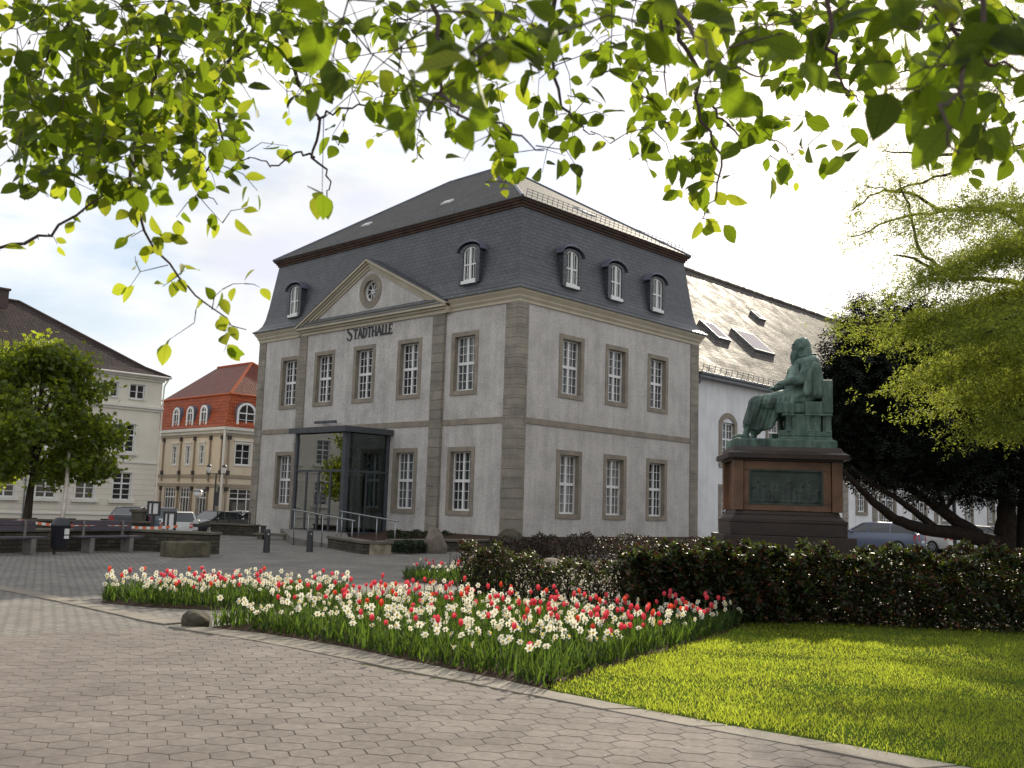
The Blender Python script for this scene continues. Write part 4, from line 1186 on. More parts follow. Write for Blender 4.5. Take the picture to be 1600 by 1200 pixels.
# dark roofed house between the two
hb = thing('dark_roof_house', 'small pale house with dark roof glimpsed between the cream house and the red roofed house', 'house', (12, 66, -.6))
mb = MB(); mb.box(5, 13.5, 66, 76, -1.5, 9.6); mb.build('wall', M['cream'], hb)
mb = MB(); mb.poly([(4.5, 65.6, 9.5), (14, 65.6, 9.5), (9, 71, 14.2)]); mb.poly([(14, 65.6, 9.5), (14, 76.4, 9.5), (9, 71, 14.2)]); mb.poly([(4.5, 76.4, 9.5), (4.5, 65.6, 9.5), (9, 71, 14.2)]); mb.poly([(14, 76.4, 9.5), (4.5, 76.4, 9.5), (9, 71, 14.2)])
uv_planar(mb.build('roof', M['browntile'], hb, recalc=False))

# ------------------------------------------------------------ red roofed house
RX, RY = 15.6, 48.7
red = thing('red_roofed_house', 'peach coloured house with red mansard roof and arched dormers left of the town hall', 'house', (RX, RY, -.6))
FP = frame((RX, RY, 0), (0, 1, 0), (-1, 0, 0)); FQ = frame((RX, RY, 0), (1, 0, 0), (0, -1, 0))
RL, RW = 13.2, 11.0
mb = MB()
upw = [8.6, 6.15, 3.75]; shop = [9.0, 6.2, 3.25]
holesP = [(c - .40, c + .40, 4.5, 6.15) for c in upw] + [(c - 1.0, c + 1.0, -.3, 2.45) for c in shop]
holesQ = [(1.05, 2.5, 4.5, 6.3), (.75, 3.3, -.3, 2.45), (5.5, 6.9, 4.5, 6.3), (5.0, 7.6, -.3, 2.45)]
wall_holes(mb, FP, 0, RL, -2, 7.3, holesP); wall_holes(mb, FQ, 0, RW, -2, 7.3, holesQ)
mb.quad((RX, RY + RL, -2), (RX + RW, RY + RL, -2), (RX + RW, RY + RL, 7.3), (RX, RY + RL, 7.3))
mb.build('wall', M['peach'], red, recalc=False)
mb = MB()
for F, l in ((FP, RL), (FQ, RW)):
    mb.fbox(F, 0, l, 2.50, 2.82, 0, .05); mb.fbox(F, 0, l, 3.32, 3.62, 0, .06); mb.fbox(F, 0, l, 6.86, 7.12, 0, .04)
mb.build('band', M['taupe'], red)
mb = MB(); sweep_rect(mb, [(.0, 7.12), (.12, 7.16), (.15, 7.34), (.34, 7.42), (.36, 7.66), (.1, 7.7)], RX, RX + RW, RY, RY + RL); mb.build('cornice', M['creamtrim'], red, recalc=False)
posts = [10.6, 7.4, 4.95, 2.25, .35, 12.9]
for u in posts:
    b = MB(); b.fbox(FP, u - .06, u + .06, 3.0, 7.0, .05, .16); b.fbox(FP, u - .06, u + .06, -.6, 2.6, .05, .16); b.build('facade_post', M['taupe'], red)
    b = MB()
    for zz in (6.75, 3.75, 2.35): b.fbox(FP, u - .15, u + .15, zz - .15, zz + .2, .04, .19)
    b.build('post_bracket', M['darkpost'], red)
for u in (.35, 4.4):
    b = MB(); b.fbox(FQ, u - .06, u + .06, -.6, 7.0, .05, .16); b.build('facade_post', M['taupe'], red)
    b = MB()
    for zz in (6.75, 3.75, 2.35): b.fbox(FQ, u - .17, u + .17, zz - .15, zz + .2, .04, .19)
    b.build('post_bracket', M['darkpost'], red)
for F, hs in ((FP, holesP), (FQ, holesQ)):
    for (u0, u1, a, b_) in hs:
        f = MB(); sh = a < 1
        f.fbox(F, u0, u0 + .07, a, b_, -.2, -.08); f.fbox(F, u1 - .07, u1, a, b_, -.2, -.08); f.fbox(F, u0 + .07, u1 - .07, b_ - .08, b_, -.2, -.08); f.fbox(F, u0 + .07, u1 - .07, a, a + .08, -.2, -.08)
        nc = 4 if sh and F is FP else (3 if sh else 2)
        for k in range(1, nc): 
            uu = u0 + (u1 - u0) * k / nc; f.fbox(F, uu - .035, uu + .035, a + .08, b_ - .08, -.19, -.09)
        for zz in ([b_ - .85, b_ - .4] if sh else [a + (b_ - a) * k / 3 for k in (1, 2)]):
            t = .05 if sh and zz < b_ - .6 else .02
            f.fbox(F, u0 + .07, u1 - .07, zz - t, zz + t, -.185, -.1)
        o = f.build('shop_window' if sh else 'window', M['white'], red)
        g = MB(); g.quad(F(u0, a, -.15), F(u1, a, -.15), F(u1, b_, -.15), F(u0, b_, -.15)); g.build('pane', M['pane'], o, recalc=False)
        if not sh:
            s = MB(); s.fbox(F, u0 - .14, u0 - .001, a - .12, b_ + .15, -.2, .05); s.fbox(F, u1 + .001, u1 + .14, a - .12, b_ + .15, -.2, .05); s.fbox(F, u0, u1, b_ + .001, b_ + .15, -.2, .05); s.fbox(F, u0, u1, a - .12, a - .001, -.2, .06); s.fbox(F, u0 - .22, u1 + .22, b_ + .22, b_ + .34, 0, .12)
            s.build('surround', M['creamtrim'], o)
mb = MB(); sweep_rect(mb, [(.30, 7.69), (.12, 8.0), (-.15, 8.8), (-.55, 10.62)], RX, RX + RW, RY, RY + RL); uv_planar(mb.build('mansard_roof', M['redtile'], red, recalc=False))
mb = MB()
a_, zz0, zz1 = .50, 10.60, 14.0
q = [(RX + a_, RY + a_, zz0), (RX + RW - a_, RY + a_, zz0), (RX + RW - a_, RY + RL - a_, zz0), (RX + a_, RY + RL - a_, zz0)]
s1, s2 = (RX + RW / 2 - 1.2, RY + 3.6, zz1), (RX + RW / 2 - 1.2, RY + RL - 3.6, zz1)
mb.poly([q[0], q[1], s1]); mb.poly([q[1], q[2], s2, s1]); mb.poly([q[2], q[3], s2]); mb.poly([q[3], q[0], s1, s2])
uv_planar(mb.build('upper_roof', M['redupper'], red, recalc=False))
mb = MB()
for a in (q[0], q[1]): mb.tube([a, s1], .12, 6)
mb.tube([s1, s2], .12, 6); mb.tube([q[0], q[3]], .1, 6); mb.tube([q[0], q[1]], .1, 6); mb.build('ridge_tile', M['redtile'], red)
def rdormer(F, c, hw, z0, z1):
    N = 8
    def arch(h): return [(c - h * math.cos(math.pi * k / N), z1 - hw + h * math.sin(math.pi * k / N)) for k in range(N + 1)]
    o1 = [(c - hw, z0)] + arch(hw) + [(c + hw, z0)]; i1 = [(c - hw + .2, z0 + .2)] + arch(hw - .2) + [(c + hw - .2, z0 + .2)]
    b = MB()
    o2 = [(c - hw - .06, z0)] + arch(hw + .06) + [(c + hw + .06, z0)]
    for i in range(len(o2)):
        j = (i + 1) % len(o2); b.quad(F(*o2[i], .10), F(*o2[j], .10), F(*o2[j], -1.4), F(*o2[i], -1.4))
    d = b.build('dormer', M['lead'], red)
    s = MB()
    for i in range(len(o1)):
        j = (i + 1) % len(o1); s.hexa([F(*o1[i], .0), F(*o1[j], .0), F(*i1[j], .0), F(*i1[i], .0), F(*o1[i], .14), F(*o1[j], .14), F(*i1[j], .14), F(*i1[i], .14)])
    s.fbox(F, c - .04, c + .04, z0 + .2, z1 - .15, .0, .10); s.fbox(F, c - hw + .15, c + hw - .15, z1 - hw - .05, z1 - hw + .05, 0, .09); s.fbox(F, c - hw + .15, c + hw - .15, z0 + .62, z0 + .66, 0, .085)
    w = s.build('dormer_window', M['white'], d)
    g = MB(); g.poly([F(*p, .04) for p in i1]); g.build('pane', M['pane'], w, recalc=False)
for c in (8.6, 6.1, 3.7): rdormer(FP, c, .62, 7.75, 9.72)
rdormer(FQ, 1.85, .95, 7.75, 9.9); rdormer(FQ, 6.2, .95, 7.75, 9.9)
mb = MB(); mb.tube([(RX - .2, RY - .2, 7.4), (RX - .2, RY - .2, -.6)], .10, 8); mb.build('downpipe', M['creamtrim'], red)
# ------------------------------------------------------------ low walls, benches, street furniture
def wall_run(name, pts, h, t, m, capm, label, cat, cap=.07, capo=.05):
    th_ = thing(name, label, cat, tuple(pts[0]))
    b = MB(); c_ = MB()
    for a, e in zip(pts, pts[1:]):
        a = Vector(a); e = Vector(e); d = (e - a).normalized(); s = Vector((-d.y, d.x, 0)) * (t / 2); s2 = Vector((-d.y, d.x, 0)) * (t / 2 + capo); dd = d * capo
        b.hexa([a - s - Vector((0, 0, .2)), e - s - Vector((0, 0, .2)), e + s - Vector((0, 0, .2)), a + s - Vector((0, 0, .2))] + [p + Vector((0, 0, h)) for p in (a - s, e - s, e + s, a + s)])
        c_.hexa([p + Vector((0, 0, h + .001)) for p in (a - s2 - dd, e - s2 + dd, e + s2 + dd, a + s2 - dd)] + [p + Vector((0, 0, h + cap)) for p in (a - s2 - dd, e - s2 + dd, e + s2 + dd, a + s2 - dd)])
    uv_planar(b.build('masonry', m, th_, recalc=True))
    if capm: c_.build('coping', capm, th_, bevel=.01)
    return th_
W1 = gp(340, 28.8); WM = gp(205, 29.7); W0 = gp(-120, 24.7)
wall_run('low_stone_wall', [W1, WM, W0], .55, .42, M['wallstone'], M['capstone'], 'low dark rubble stone wall with flat coping running behind the benches and bin', 'wall')
wall_run('rear_parapet', [gp(238, 37.0), gp(-120, 34.0)], .60, .35, M['wallstone'], M['capstone'], 'dark low wall farther back behind the striped tape and the tree trunk', 'wall')
wall_run('ramp_wall', [gp(336, 44.5), gp(402, 43.5)], .44, .4, M['wallstone'], M['capstone'], 'short dark wall with black railing left of the town hall corner', 'wall')
mb = MB()
a, e = Vector(gp(340, 44.5)), Vector(gp(391, 43.8))
for t in (0, .37, 1): mb.bar(a.lerp(e, t) + Vector((0, 0, .5)), a.lerp(e, t) + Vector((0, 0, 1.02)), .04)
mb.bar(a + Vector((0, 0, 1.0)), e + Vector((0, 0, 1.0)), .04); mb.bar(a + Vector((0, 0, .76)), e + Vector((0, 0, .76)), .02)
tag(mb.build('railing', M['bollard']), 'black metal railing standing on the short dark wall by the cars', 'railing')
# sandstone trough
tr = Vector(gp(294, 27.2)); dv = (Vector(W0) - Vector(WM)).normalized(); nv = Vector((dv.y, -dv.x, 0))
if (Vector(CAM) - tr).dot(nv) < 0: nv = -nv
def obox(mb, c, d, n_, hl, hw, z0, z1, tap=1.0):
    p = [c + d * sx * hl + n_ * sy * hw for sx, sy in ((-1, -1), (1, -1), (1, 1), (-1, 1))]
    q = [c + d * sx * hl * tap + n_ * sy * hw * tap for sx, sy in ((-1, -1), (1, -1), (1, 1), (-1, 1))]
    mb.hexa([(*v[:2], z0) for v in p] + [(*v[:2], z1) for v in q])
mb = MB()
obox(mb, tr + nv * .33, dv, nv, .50, .09, 0, .40); obox(mb, tr - nv * .33, dv, nv, .50, .09, 0, .40); obox(mb, tr + dv * .41, dv, nv, .09, .239, 0, .399); obox(mb, tr - dv * .41, dv, nv, .09, .239, 0, .399); obox(mb, tr, dv, nv, .32, .24, 0, .30)
tag(mb.build('stone_trough', mat('troughstone', (.10, .088, .06), .9, ((.05, .046, .03), (.15, .13, .09)), 2.5, 7, .5, 12, .2, fine=.2), bevel=.02), 'mossy rectangular stone trough in front of the wall end', 'trough')

def bench(px, d, label):
    c = Vector(gp(px, d)); root = thing('park_bench', label, 'bench', tuple(c), 'dark slatted benches along the low wall')
    L_ = 1.85
    for k in range(2):
        b = MB(); z = .60 + k * .145; cc = c - nv * (.26 + .03 * k); obox(b, cc, dv, nv, L_ / 2, .018, z, z + .125); b.build('back_slat', M['benchwood'], root, bevel=.006)
    for k in range(3):
        b = MB(); cc = c + nv * (-.14 + .155 * k); obox(b, cc, dv, nv, L_ / 2 + .09, .066, .42, .46); b.build('seat_slat', M['benchwood'], root, bevel=.006)
    for s in (-1, 1):
        b = MB(); cc = c + dv * s * .62; obox(b, cc + nv * .02, dv, nv, .07, .2, 0, .42); obox(b, cc - nv * .235, dv, nv, .03, .022, .42, .86); b.build('leg', M['concrete'], root, bevel=.008)
    return root
bench(172, 28.0, 'dark slatted bench to the right of the waste bin')
bench(14, 25.5, 'dark slatted bench to the left of the waste bin')
# waste bin
bc = Vector(gp(97, 26.4)); root = thing('waste_bin', 'round dark blue waste bin with hooded top and pale sticker between two benches', 'bin', tuple(bc))
mb = MB(); mb.lathe([(.001, .14), (.17, .14), (.20, .2), (.235, .72), (.25, .74), (.25, .78), (.235, .80), (.22, .86), (.15, .95), (.001, .97)], 20, bc); mb.build('body', M['binplastic'], root, smooth=True, autos=40)
mb = MB(); mb.tube([bc - nv * .2, bc - nv * .2 + Vector((0, 0, .8))], .04, 8); mb.build('post', M['bollard'], root)
mb = MB(); p0 = bc + nv * .225 + dv * -.03
for (a, e) in ((.42, .50), (.53, .68)):
    q = [p0 + dv * -.07 + Vector((0, 0, a)), p0 + dv * .06 + Vector((0, 0, a)), p0 + dv * .06 + Vector((0, 0, e)), p0 + dv * -.07 + Vector((0, 0, e))]
    mb.hexa([v for v in q] + [v + nv * .02 for v in q])
mb.build('sticker', M['sticker'], root)
# barrier tape
mb = MB(); a, e = Vector(gp(-100, 29.5)) + Vector((0, 0, .72)), Vector(gp(285, 31.5)) + Vector((0, 0, .66))
n_ = 60
rr = random.Random(2)
pts = [a.lerp(e, i / n_) + Vector((0, 0, -.10 * math.sin(math.pi * ((i / n_ * 3) % 1)))) for i in range(n_ + 1)]
for i in range(n_):
    mb.hexa([pts[i], pts[i + 1], pts[i + 1] + nv * .004, pts[i] + nv * .004, pts[i] + Vector((0, 0, .08)), pts[i + 1] + Vector((0, 0, .08)), pts[i + 1] + nv * .004 + Vector((0, 0, .08)), pts[i] + nv * .004 + Vector((0, 0, .08))], i % 2)
tag(mb.build('barrier_tape', [M['orange'], M['sticker']], recalc=True), 'orange and white striped barrier tape strung behind the benches', 'tape')
mb = MB(); mb.tube([gp(97, 33.0), tuple(at(104, 758, 34.5)), tuple(at(108, 700, 35.6))], [.08, .07, .06], 10)
tag(mb.build('metal_post', M['pole'], smooth=True), 'pale leaning metal post rising into the small round tree', 'post')
# bollards
for px, d, lb in ((420, 30.6, 'left of the two dark bollards on the square before the entrance'), (487, 31.8, 'right of the two dark bollards on the square before the entrance')):
    c = Vector(gp(px, d)); r0 = thing('bollard', lb, 'bollard', tuple(c), 'dark bollards before the entrance')
    mb = MB(); mb.lathe([(.11, -.02), (.105, .02), (.095, .45), (.09, .60), (.09, .66), (.075, .70), (.03, .72), (.001, .72)], 14, c); mb.build('shaft', M['bollard'], r0, smooth=True, autos=40)
    mb = MB(); q = c + (Vector((CAM[0], CAM[1], 0)) - c).normalized() * .085 + Vector((.03, 0, .56)); mb.sphere(q, .028, 8, 6); mb.build('reflector', M['sticker'], r0, smooth=True)
# information frames
def info(px, d, w, z0, z1, label, legs):
    c = Vector(gp(px, d)); c.z = gh(c.x, c.y); r0 = thing('notice_frame', label, 'sign', tuple(c)); v = Vector(RT0); n_ = -Vector(FLAT)
    b = MB(); 
    for s in (-1, 1): obox(b, c + v * s * (w / 2), v, n_, .035, .04, c.z + z0, c.z + z1)
    for z in (z0, z1 - .07): obox(b, c, v, n_, w / 2 - .035, .039, c.z + z, c.z + z + .07)
    if legs: obox(b, c, v, n_, .05, .05, c.z - .1, c.z + z0)
    b.build('frame', M['bollard'], r0)
    b = MB(); obox(b, c - n_ * .0, v, n_, w / 2 - .035, .015, c.z + z0 + .07, c.z + z1 - .07); b.build('panel', M['sticker'], r0)
    b = MB(); obox(b, c + n_ * .016 - v * w * .13, v, n_, .035, .006, c.z + z0 + .08, c.z + z1 - .08); b.build('stripe', M['ink'], r0)
info(240, 36.0, .40, .90, 1.42, 'tall narrow white panel in black frame on a post beside the stone pillar', True)
info(266, 33.0, .36, .45, 1.12, 'low white notice panel in dark frame standing in front of the white car', True)
c = Vector(gp(217, 37.0)); mb = MB(); obox(mb, c, Vector(RT0), Vector(FLAT), .20, .2, -.1, 1.0); obox(mb, c, Vector(RT0), Vector(FLAT), .26, .26, 1.002, 1.1)
tag(mb.build('stone_pillar', M['capstone'], bevel=.015), 'squat grey stone pillar with cap in front of the cream house', 'pillar')
# striped post
c = Vector(gp(307, 43)); mb = MB()
for k in range(8): mb.box(c.x - .08, c.x + .08, c.y - .08, c.y + .08, -.5 + k * .14, -.36 + k * .14, k % 2)
tag(mb.build('striped_post', [M['ink'], M['sticker']]), 'short black and white striped post beside the white car', 'post')
# street lamps
c = Vector(gp(334, 62)); c.z = -.6; r0 = thing('street_lamp', 'black street lamp with two lanterns before the red roofed house', 'street lamp', tuple(c))
zt_ = at(334, 740, 62)[2]
mb = MB(); mb.tube([c, c + Vector((0, 0, zt_ - c.z))], [.08, .045], 8); s = Vector(RT0) * .48; z = Vector((0, 0, zt_ - c.z)); mb.bar(c + z - s, c + z + s, .05); mb.build('pole', M['bollard'], r0)
for sg in (-1, 1):
    q = c + z + s * sg; mb = MB(); mb.lathe([(.06, .0), (.09, .06), (.12, .36), (.11, .4)], 10, q + Vector((0, 0, .02))); l_ = mb.build('lantern', M['lampglass'], r0, smooth=True)
    mb = MB(); mb.lathe([(.17, .42), (.15, .48), (.05, .58), (.001, .62)], 10, q); mb.build('lantern_cap', M['bollard'], l_, smooth=True)
c = Vector(gp(307, 56)); c.z = -.6; r0 = thing('street_lamp', 'slim grey street lamp with a single round globe beside the parked white car', 'street lamp', tuple(c))
zt_ = at(307, 770, 56)[2]
mb = MB(); mb.tube([c, c + Vector((0, 0, zt_ - c.z))], [.06, .04], 8); mb.build('pole', M['zinc'], r0)
mb = MB(); mb.sphere((c.x, c.y, zt_ - .05), .24, 12, 8); mb.build('globe', M['lampglass'], r0, smooth=True)
mb = MB(); mb.lathe([(.27, .14), (.2, .22), (.001, .27)], 12, (c.x, c.y, zt_ - .05)); mb.build('lamp_cap', M['zinc'], r0)
c = Vector(gp(337, 60)); mb = MB(); mb.tube([(c.x, c.y, -.7), (c.x, c.y, 2.4)], .04, 8); z = 1.2
p0 = Vector((c.x, c.y, 0)); 
tag(mb.build('sign_post', M['zinc']), 'thin grey post carrying small signs below the twin lantern', 'post')
mb = MB(); v = Vector(RT0); n_ = -Vector(FLAT)
q = p0 + n_ * .05; obox(mb, q, v, n_, .16, .02, 1.15, 2.0, 1.0); tag(mb.build('traffic_sign', M['ink']), 'small dark sign hanging on the thin grey post', 'sign')

# entrance ramp, planter walls, handrails, boulders
pts = [gp(458, 36.5), gp(556, 34.2), gp(625, 35.6), gp(556, 43)]
mb = MB()
q0, q1, q2, q3 = pts
hz = (.30, .02, .02, .33)
door = (PX0 - .1, PY0 - .5); d2 = (PX0 - .1, PY1 + .6)
mb.hexa([(*q0[:2], -.1), (*q1[:2], -.1), (*door, -.1), (*d2, -.1), (*q0[:2], .27), (*q1[:2], .03), (*door, .32), (*d2, .325)])
tag(mb.build('entrance_ramp', M['concrete']), kind='structure')
def handrail(A, B, n_, label):
    r0 = thing('handrail', label, 'handrail', tuple((A + B) / 2)); b = MB(); d = (B - A).normalized()
    b.tube([A - d * .15, A, B, B + d * .12], .024, 8); b.build('rail', M['steel'], r0, smooth=True)
    for k in range(n_):
        p = A.lerp(B, k / (n_ - 1)); b = MB(); b.tube([(p.x, p.y, -.05), tuple(p)], .019, 8); b.build('post', M['steel'], r0, smooth=True)
handrail(Vector(at(461, 796.8, 36.3)), Vector(at(551, 813.3, 34.4)), 5, 'front stainless steel handrail of the entrance ramp')
handrail(Vector(at(535, 799.3, 37.8)), Vector(at(618, 813.8, 35.8)), 4, 'rear stainless steel handrail of the entrance ramp')
wall_run('planter_wall', [gp(523, 35.0), gp(578, 31.4)], .33, .38, M['wallstone'], M['capstone'], 'left flank of the low stone planter wall at the foot of the ramp', 'wall', cap=.09)
wall_run('planter_wall', [gp(588, 31.3), gp(606, 31.9)], .33, .38, mat('palewall', (.3, .26, .19), .9, ((.13, .105, .07), (.38, .33, .25)), 3.5, 6, .8, 7, .2, fine=.2), M['capstone'], 'pale rubble end block of the low stone planter wall', 'wall', cap=.09)
wall_run('planter_wall', [gp(612, 33.4), gp(790, 37.0)], .34, .38, M['wallstone'], M['capstone'], 'dark low planter wall behind the leaning boulder and green ground cover', 'wall', cap=.08)
rr = random.Random(7)
def boulder(name, c, s, m, seed, label, lean=0):
    bm = bmesh.new(); bmesh.ops.create_icosphere(bm, subdivisions=4, radius=1)
    rs = np.random.default_rng(seed); K = rs.normal(0, 1, (9, 3)); ph = rs.uniform(0, 6, 9)
    for v in bm.verts:
        p = np.array(v.co); f = 1 + .07 * sum(math.sin(K[i] @ p * 1.6 + ph[i]) for i in range(4)) + .02 * sum(math.sin(K[i] @ p * 5 + ph[i]) for i in range(4, 9))
        q = p * f; v.co = (q[0] * s[0] + lean * max(0, q[2]) * RT0[0], q[1] * s[1] + lean * max(0, q[2]) * RT0[1], q[2] * s[2])
    me = D.meshes.new(name); bm.to_mesh(me); bm.free(); me.materials.append(m); me.polygons.foreach_set('use_smooth', [True] * len(me.polygons))
    o = D.objects.new(name, me); o.location = c; link(o); tag(o, label, 'boulder'); return o
c = gp(683, 33.6); boulder('boulder', (c[0], c[1], .22), (.36, .36, .56), M['boulder'], 3, 'tall brown boulder leaning against the planter by the stone pilaster', -.10)
c = gp(316, 12.6); boulder('boulder', (c[0], c[1], .06), (.17, .17, .145), M['mossrock'], 9, 'small dark mossy rock at the tip of the front flower bed', 0)
c = gp(798, 38.5); boulder('boulder', (c[0], c[1], .25), (.55, .5, .5), M['mossrock'], 12, 'dark rock at the foot of the town hall corner pier', 0)
c = gp(865, 24.5); boulder('boulder', (c[0], c[1], .12), (.5, .4, .26), M['boulder'], 15, 'low rounded rock on the gravel behind the thin bush', 0)
mb = MB(); obox(mb, Vector(gp(430, 40.5)), Vector(RT0), Vector(FLAT), .8, .25, .18, .26); obox(mb, Vector(gp(410, 40.5)), Vector(RT0), Vector(FLAT), .1, .2, -.05, .18); obox(mb, Vector(gp(450, 40.5)), Vector(RT0), Vector(FLAT), .1, .2, -.05, .18)
tag(mb.build('stone_ledge', M['capstone'], bevel=.01), 'low stone slab seat under the leftmost ground floor window', 'bench')
mb = MB(); obox(mb, Vector(gp(413, 40.6)), Vector(RT0), Vector(FLAT), .09, .09, .262, .52); obox(mb, Vector(gp(413, 40.6)), Vector(RT0), Vector(FLAT), .11, .11, .52, .56)
tag(mb.build('black_box', M['bollard'], bevel=.008), 'small black box on the low stone slab seat', 'box')

# ------------------------------------------------------------ cars
def car(px, d, heading, paint, label, kind='estate', z=None, size=1.0):
    """heading: direction the bonnet points to, in degrees from the x axis"""
    c = Vector(gp(px, d)); c.z = gh(c.x, c.y) if z is None else z
    root = thing('parked_car', label, 'car', tuple(c), 'parked cars')
    h = R(heading); fx = Vector((math.cos(h), math.sin(h), 0)); lf = Vector((-fx.y, fx.x, 0))
    def P(x, y, zz): return tuple(c + (fx * x + lf * y) * size + Vector((0, 0, zz * size)))
    # stations: x, z_bottom, z_sill, z_belt, half width belt
    est = kind == 'estate'
    st = [(-2.22, .42, .55, .78, .70), (-2.18, .30, .52, .92, .80), (-1.7, .22, .50, .96, .87), (-.9, .2, .5, .95, .89), (0, .2, .5, .94, .89), (.9, .2, .5, .92, .88), (1.5, .22, .5, .86, .86), (2.0, .26, .48, .74, .80), (2.2, .34, .48, .60, .68)]
    b = MB(); ring = []
    for x, zb, zs, zt, w in st:
        r = [(-w * .9, zb), (-w, zs), (-w * 1.0, (zs + zt) / 2 + .05), (-w * .96, zt), (-w * .55, zt + .035), (w * .55, zt + .035), (w * .96, zt), (w, (zs + zt) / 2 + .05), (w, zs), (w * .9, zb)]
        ring.append(len(b.v)); b.v += [P(x, y, q) for y, q in r]
    m_ = 10
    for i in range(len(ring) - 1):
        for k in range(m_ - 1):
            b.f.append((ring[i] + k, ring[i + 1] + k, ring[i + 1] + k + 1, ring[i] + k + 1)); b.m.append(0)
    b.f.append(tuple(ring[0] + k for k in range(m_))); b.m.append(0); b.f.append(tuple(ring[-1] + k for k in reversed(range(m_)))); b.m.append(0)
    body = b.build('body', M['car_' + paint], root, smooth=True, autos=38)
    # cabin: belt outline to roof outline
    rb = (-2.12, -1.75) if est else (-1.75, -.95)
    zr = 1.46 if est else 1.43
    xs_ = [rb[0], rb[1], -.1, .35, 1.12]; tops = [.95, zr - .04, zr, zr - .03, .93]; ws = [.80, .66, .66, .64, .80]
    rf = MB()
    rf.poly([P(rb[1], -.60, zr - .04), P(-.1, -.62, zr), P(.35, -.60, zr - .03), P(.35, .60, zr - .03), P(-.1, .62, zr), P(rb[1], .60, zr - .04)])
    rf.poly([P(rb[1], -.60, zr - .04), P(-.1, -.62, zr), P(.35, -.60, zr - .03), P(.35, -.66, zr - .08), P(-.1, -.68, zr - .06), P(rb[1], -.66, zr - .09)])
    rf.poly([P(rb[1], .60, zr - .04), P(-.1, .62, zr), P(.35, .60, zr - .03), P(.35, .66, zr - .08), P(-.1, .68, zr - .06), P(rb[1], .66, zr - .09)])
    for s in (-1, 1):
        for (xa, xb_, w_) in ((1.12, .35, .06), (.12, .02, .07), (-.95, -.95, .06), (rb[0], rb[1], .08)):
            rf.bar(P(xa, s * .82, .93), P(xb_, s * .655, zr - .07), w_, .05)
    rf.build('cabin', M['car_' + paint], body)
    g = MB()
    for s in (-1, 1):
        g.poly([P(1.08, s * .81, .93), P(.36, s * .645, zr - .08), P(rb[1] + .05, s * .645, zr - .10), P(rb[0] + .08, s * .81, .95)])
    g.quad(P(1.12, -.78, .93), P(1.12, .78, .93), P(.36, .60, zr - .05), P(.36, -.60, zr - .05)); g.quad(P(rb[0], -.76, .96), P(rb[0], .76, .96), P(rb[1], .60, zr - .06), P(rb[1], -.60, zr - .06))
    g.build('window', M['carglass'], body, recalc=False)
    for x in (-1.32, 1.32):
        for s in (-1, 1):
            ctr = Vector(P(x, s * .80, .31)); t = MB(); t.tube([ctr - lf * s * .10 * size, ctr + lf * s * .11 * size], .31 * size, 20); w = t.build('wheel', M['rubber'], root)
            t = MB(); t.tube([ctr + lf * s * .10 * size, ctr + lf * s * .118 * size], .20 * size, 16)
            t.build('rim', M['rim'], w)
            t = MB()
            for k in range(5):
                a = 2 * math.pi * (k + .5) / 5; p = ctr + lf * s * .121 * size + (fx * math.cos(a) + Vector((0, 0, 1)) * math.sin(a)) * .13 * size; t.sphere(p, .042 * size, 6, 4)
            t.build('rim_opening', M['rubber'], w)
    for s in (-1, 1):
        t = MB(); t.hexa([P(-2.235, s * .72, .66), P(-2.235, s * .5, .68), P(-2.1, s * .5, .68), P(-2.02, s * .86, .66), P(-2.20, s * .74, .90), P(-2.20, s * .52, .90), P(-2.1, s * .5, .9), P(-2.02, s * .86, .9)]); t.build('tail_light', M['redlight'], root)
        t = MB(); t.hexa([P(2.15, s * .45, .56), P(2.12, s * .68, .56), P(1.95, s * .8, .58), P(2.0, s * .45, .58), P(2.1, s * .45, .68), P(2.06, s * .68, .68), P(1.9, s * .8, .72), P(2.0, s * .45, .7)]); t.build('headlight', M['lampglass'], root)
        t = MB(); t.sphere(P(.85, s * .95, .98), (.09, .09, .06), 8, 6); t.build('mirror', M['car_' + paint], root, smooth=True)
    t = MB(); t.hexa([P(-2.24, -.26, .52), P(-2.24, .26, .52), P(-2.22, .26, .52), P(-2.22, -.26, .52), P(-2.24, -.26, .63), P(-2.24, .26, .63), P(-2.22, .26, .63), P(-2.22, -.26, .63)]); t.build('number_plate', M['plate'], root)
    t = MB(); t.hexa([P(-2.26, -.72, .30), P(-2.26, .72, .30), P(-2.1, .8, .30), P(-2.1, -.8, .30), P(-2.26, -.72, .46), P(-2.26, .72, .46), P(-2.1, .82, .46), P(-2.1, -.82, .46)]); t.build('bumper', M['car_' + paint], root)
    return root
VIEW = math.degrees(YAW)
car(1366, 48.5, 98, 'blue', 'blue grey estate car parked just right of the monument')
car(1440, 51.5, 72, 'pearl', 'white car seen from behind next to the blue grey estate', 'hatch')
car(1515, 50.5, 100, 'black', 'dark car with pale wheel half hidden by the dark tree', 'hatch')
car(1590, 54.0, 100, 'red', 'dark red car behind the dark tree trunk', 'hatch')
car(281, 52.0, 62, 'pearl', 'white estate car seen from behind with red tail lights', z=-.60)
car(254, 60.0, 66, 'cyan', 'grey blue car beside the stone pillar', 'estate', z=-.5)
car(205, 58.0, 55, 'darkgrey', 'dark hatchback in front of the cream house', 'hatch', z=-.45)
car(338, 58.0, 195, 'black', 'black car parked before the red roofed house', 'hatch', z=-.55)
car(380, 60.0, 190, 'silver', 'silver estate car next to the town hall corner', z=-.55)
c = gp(1491, 44); mb = MB(); mb.tube([(c[0], c[1], -.05), (c[0], c[1], 4.2)], .085, 8); tag(mb.build('lamp_post', M['bollard']), 'dark slim post in the car park beside the dark tree', 'post')
c = gp(1523, 43); mb = MB(); mb.lathe([(.07, -.02), (.07, .62), (.05, .68), (.001, .69)], 10, c); tag(mb.build('white_bollard', M['white']), 'short white bollard in the car park', 'bollard')

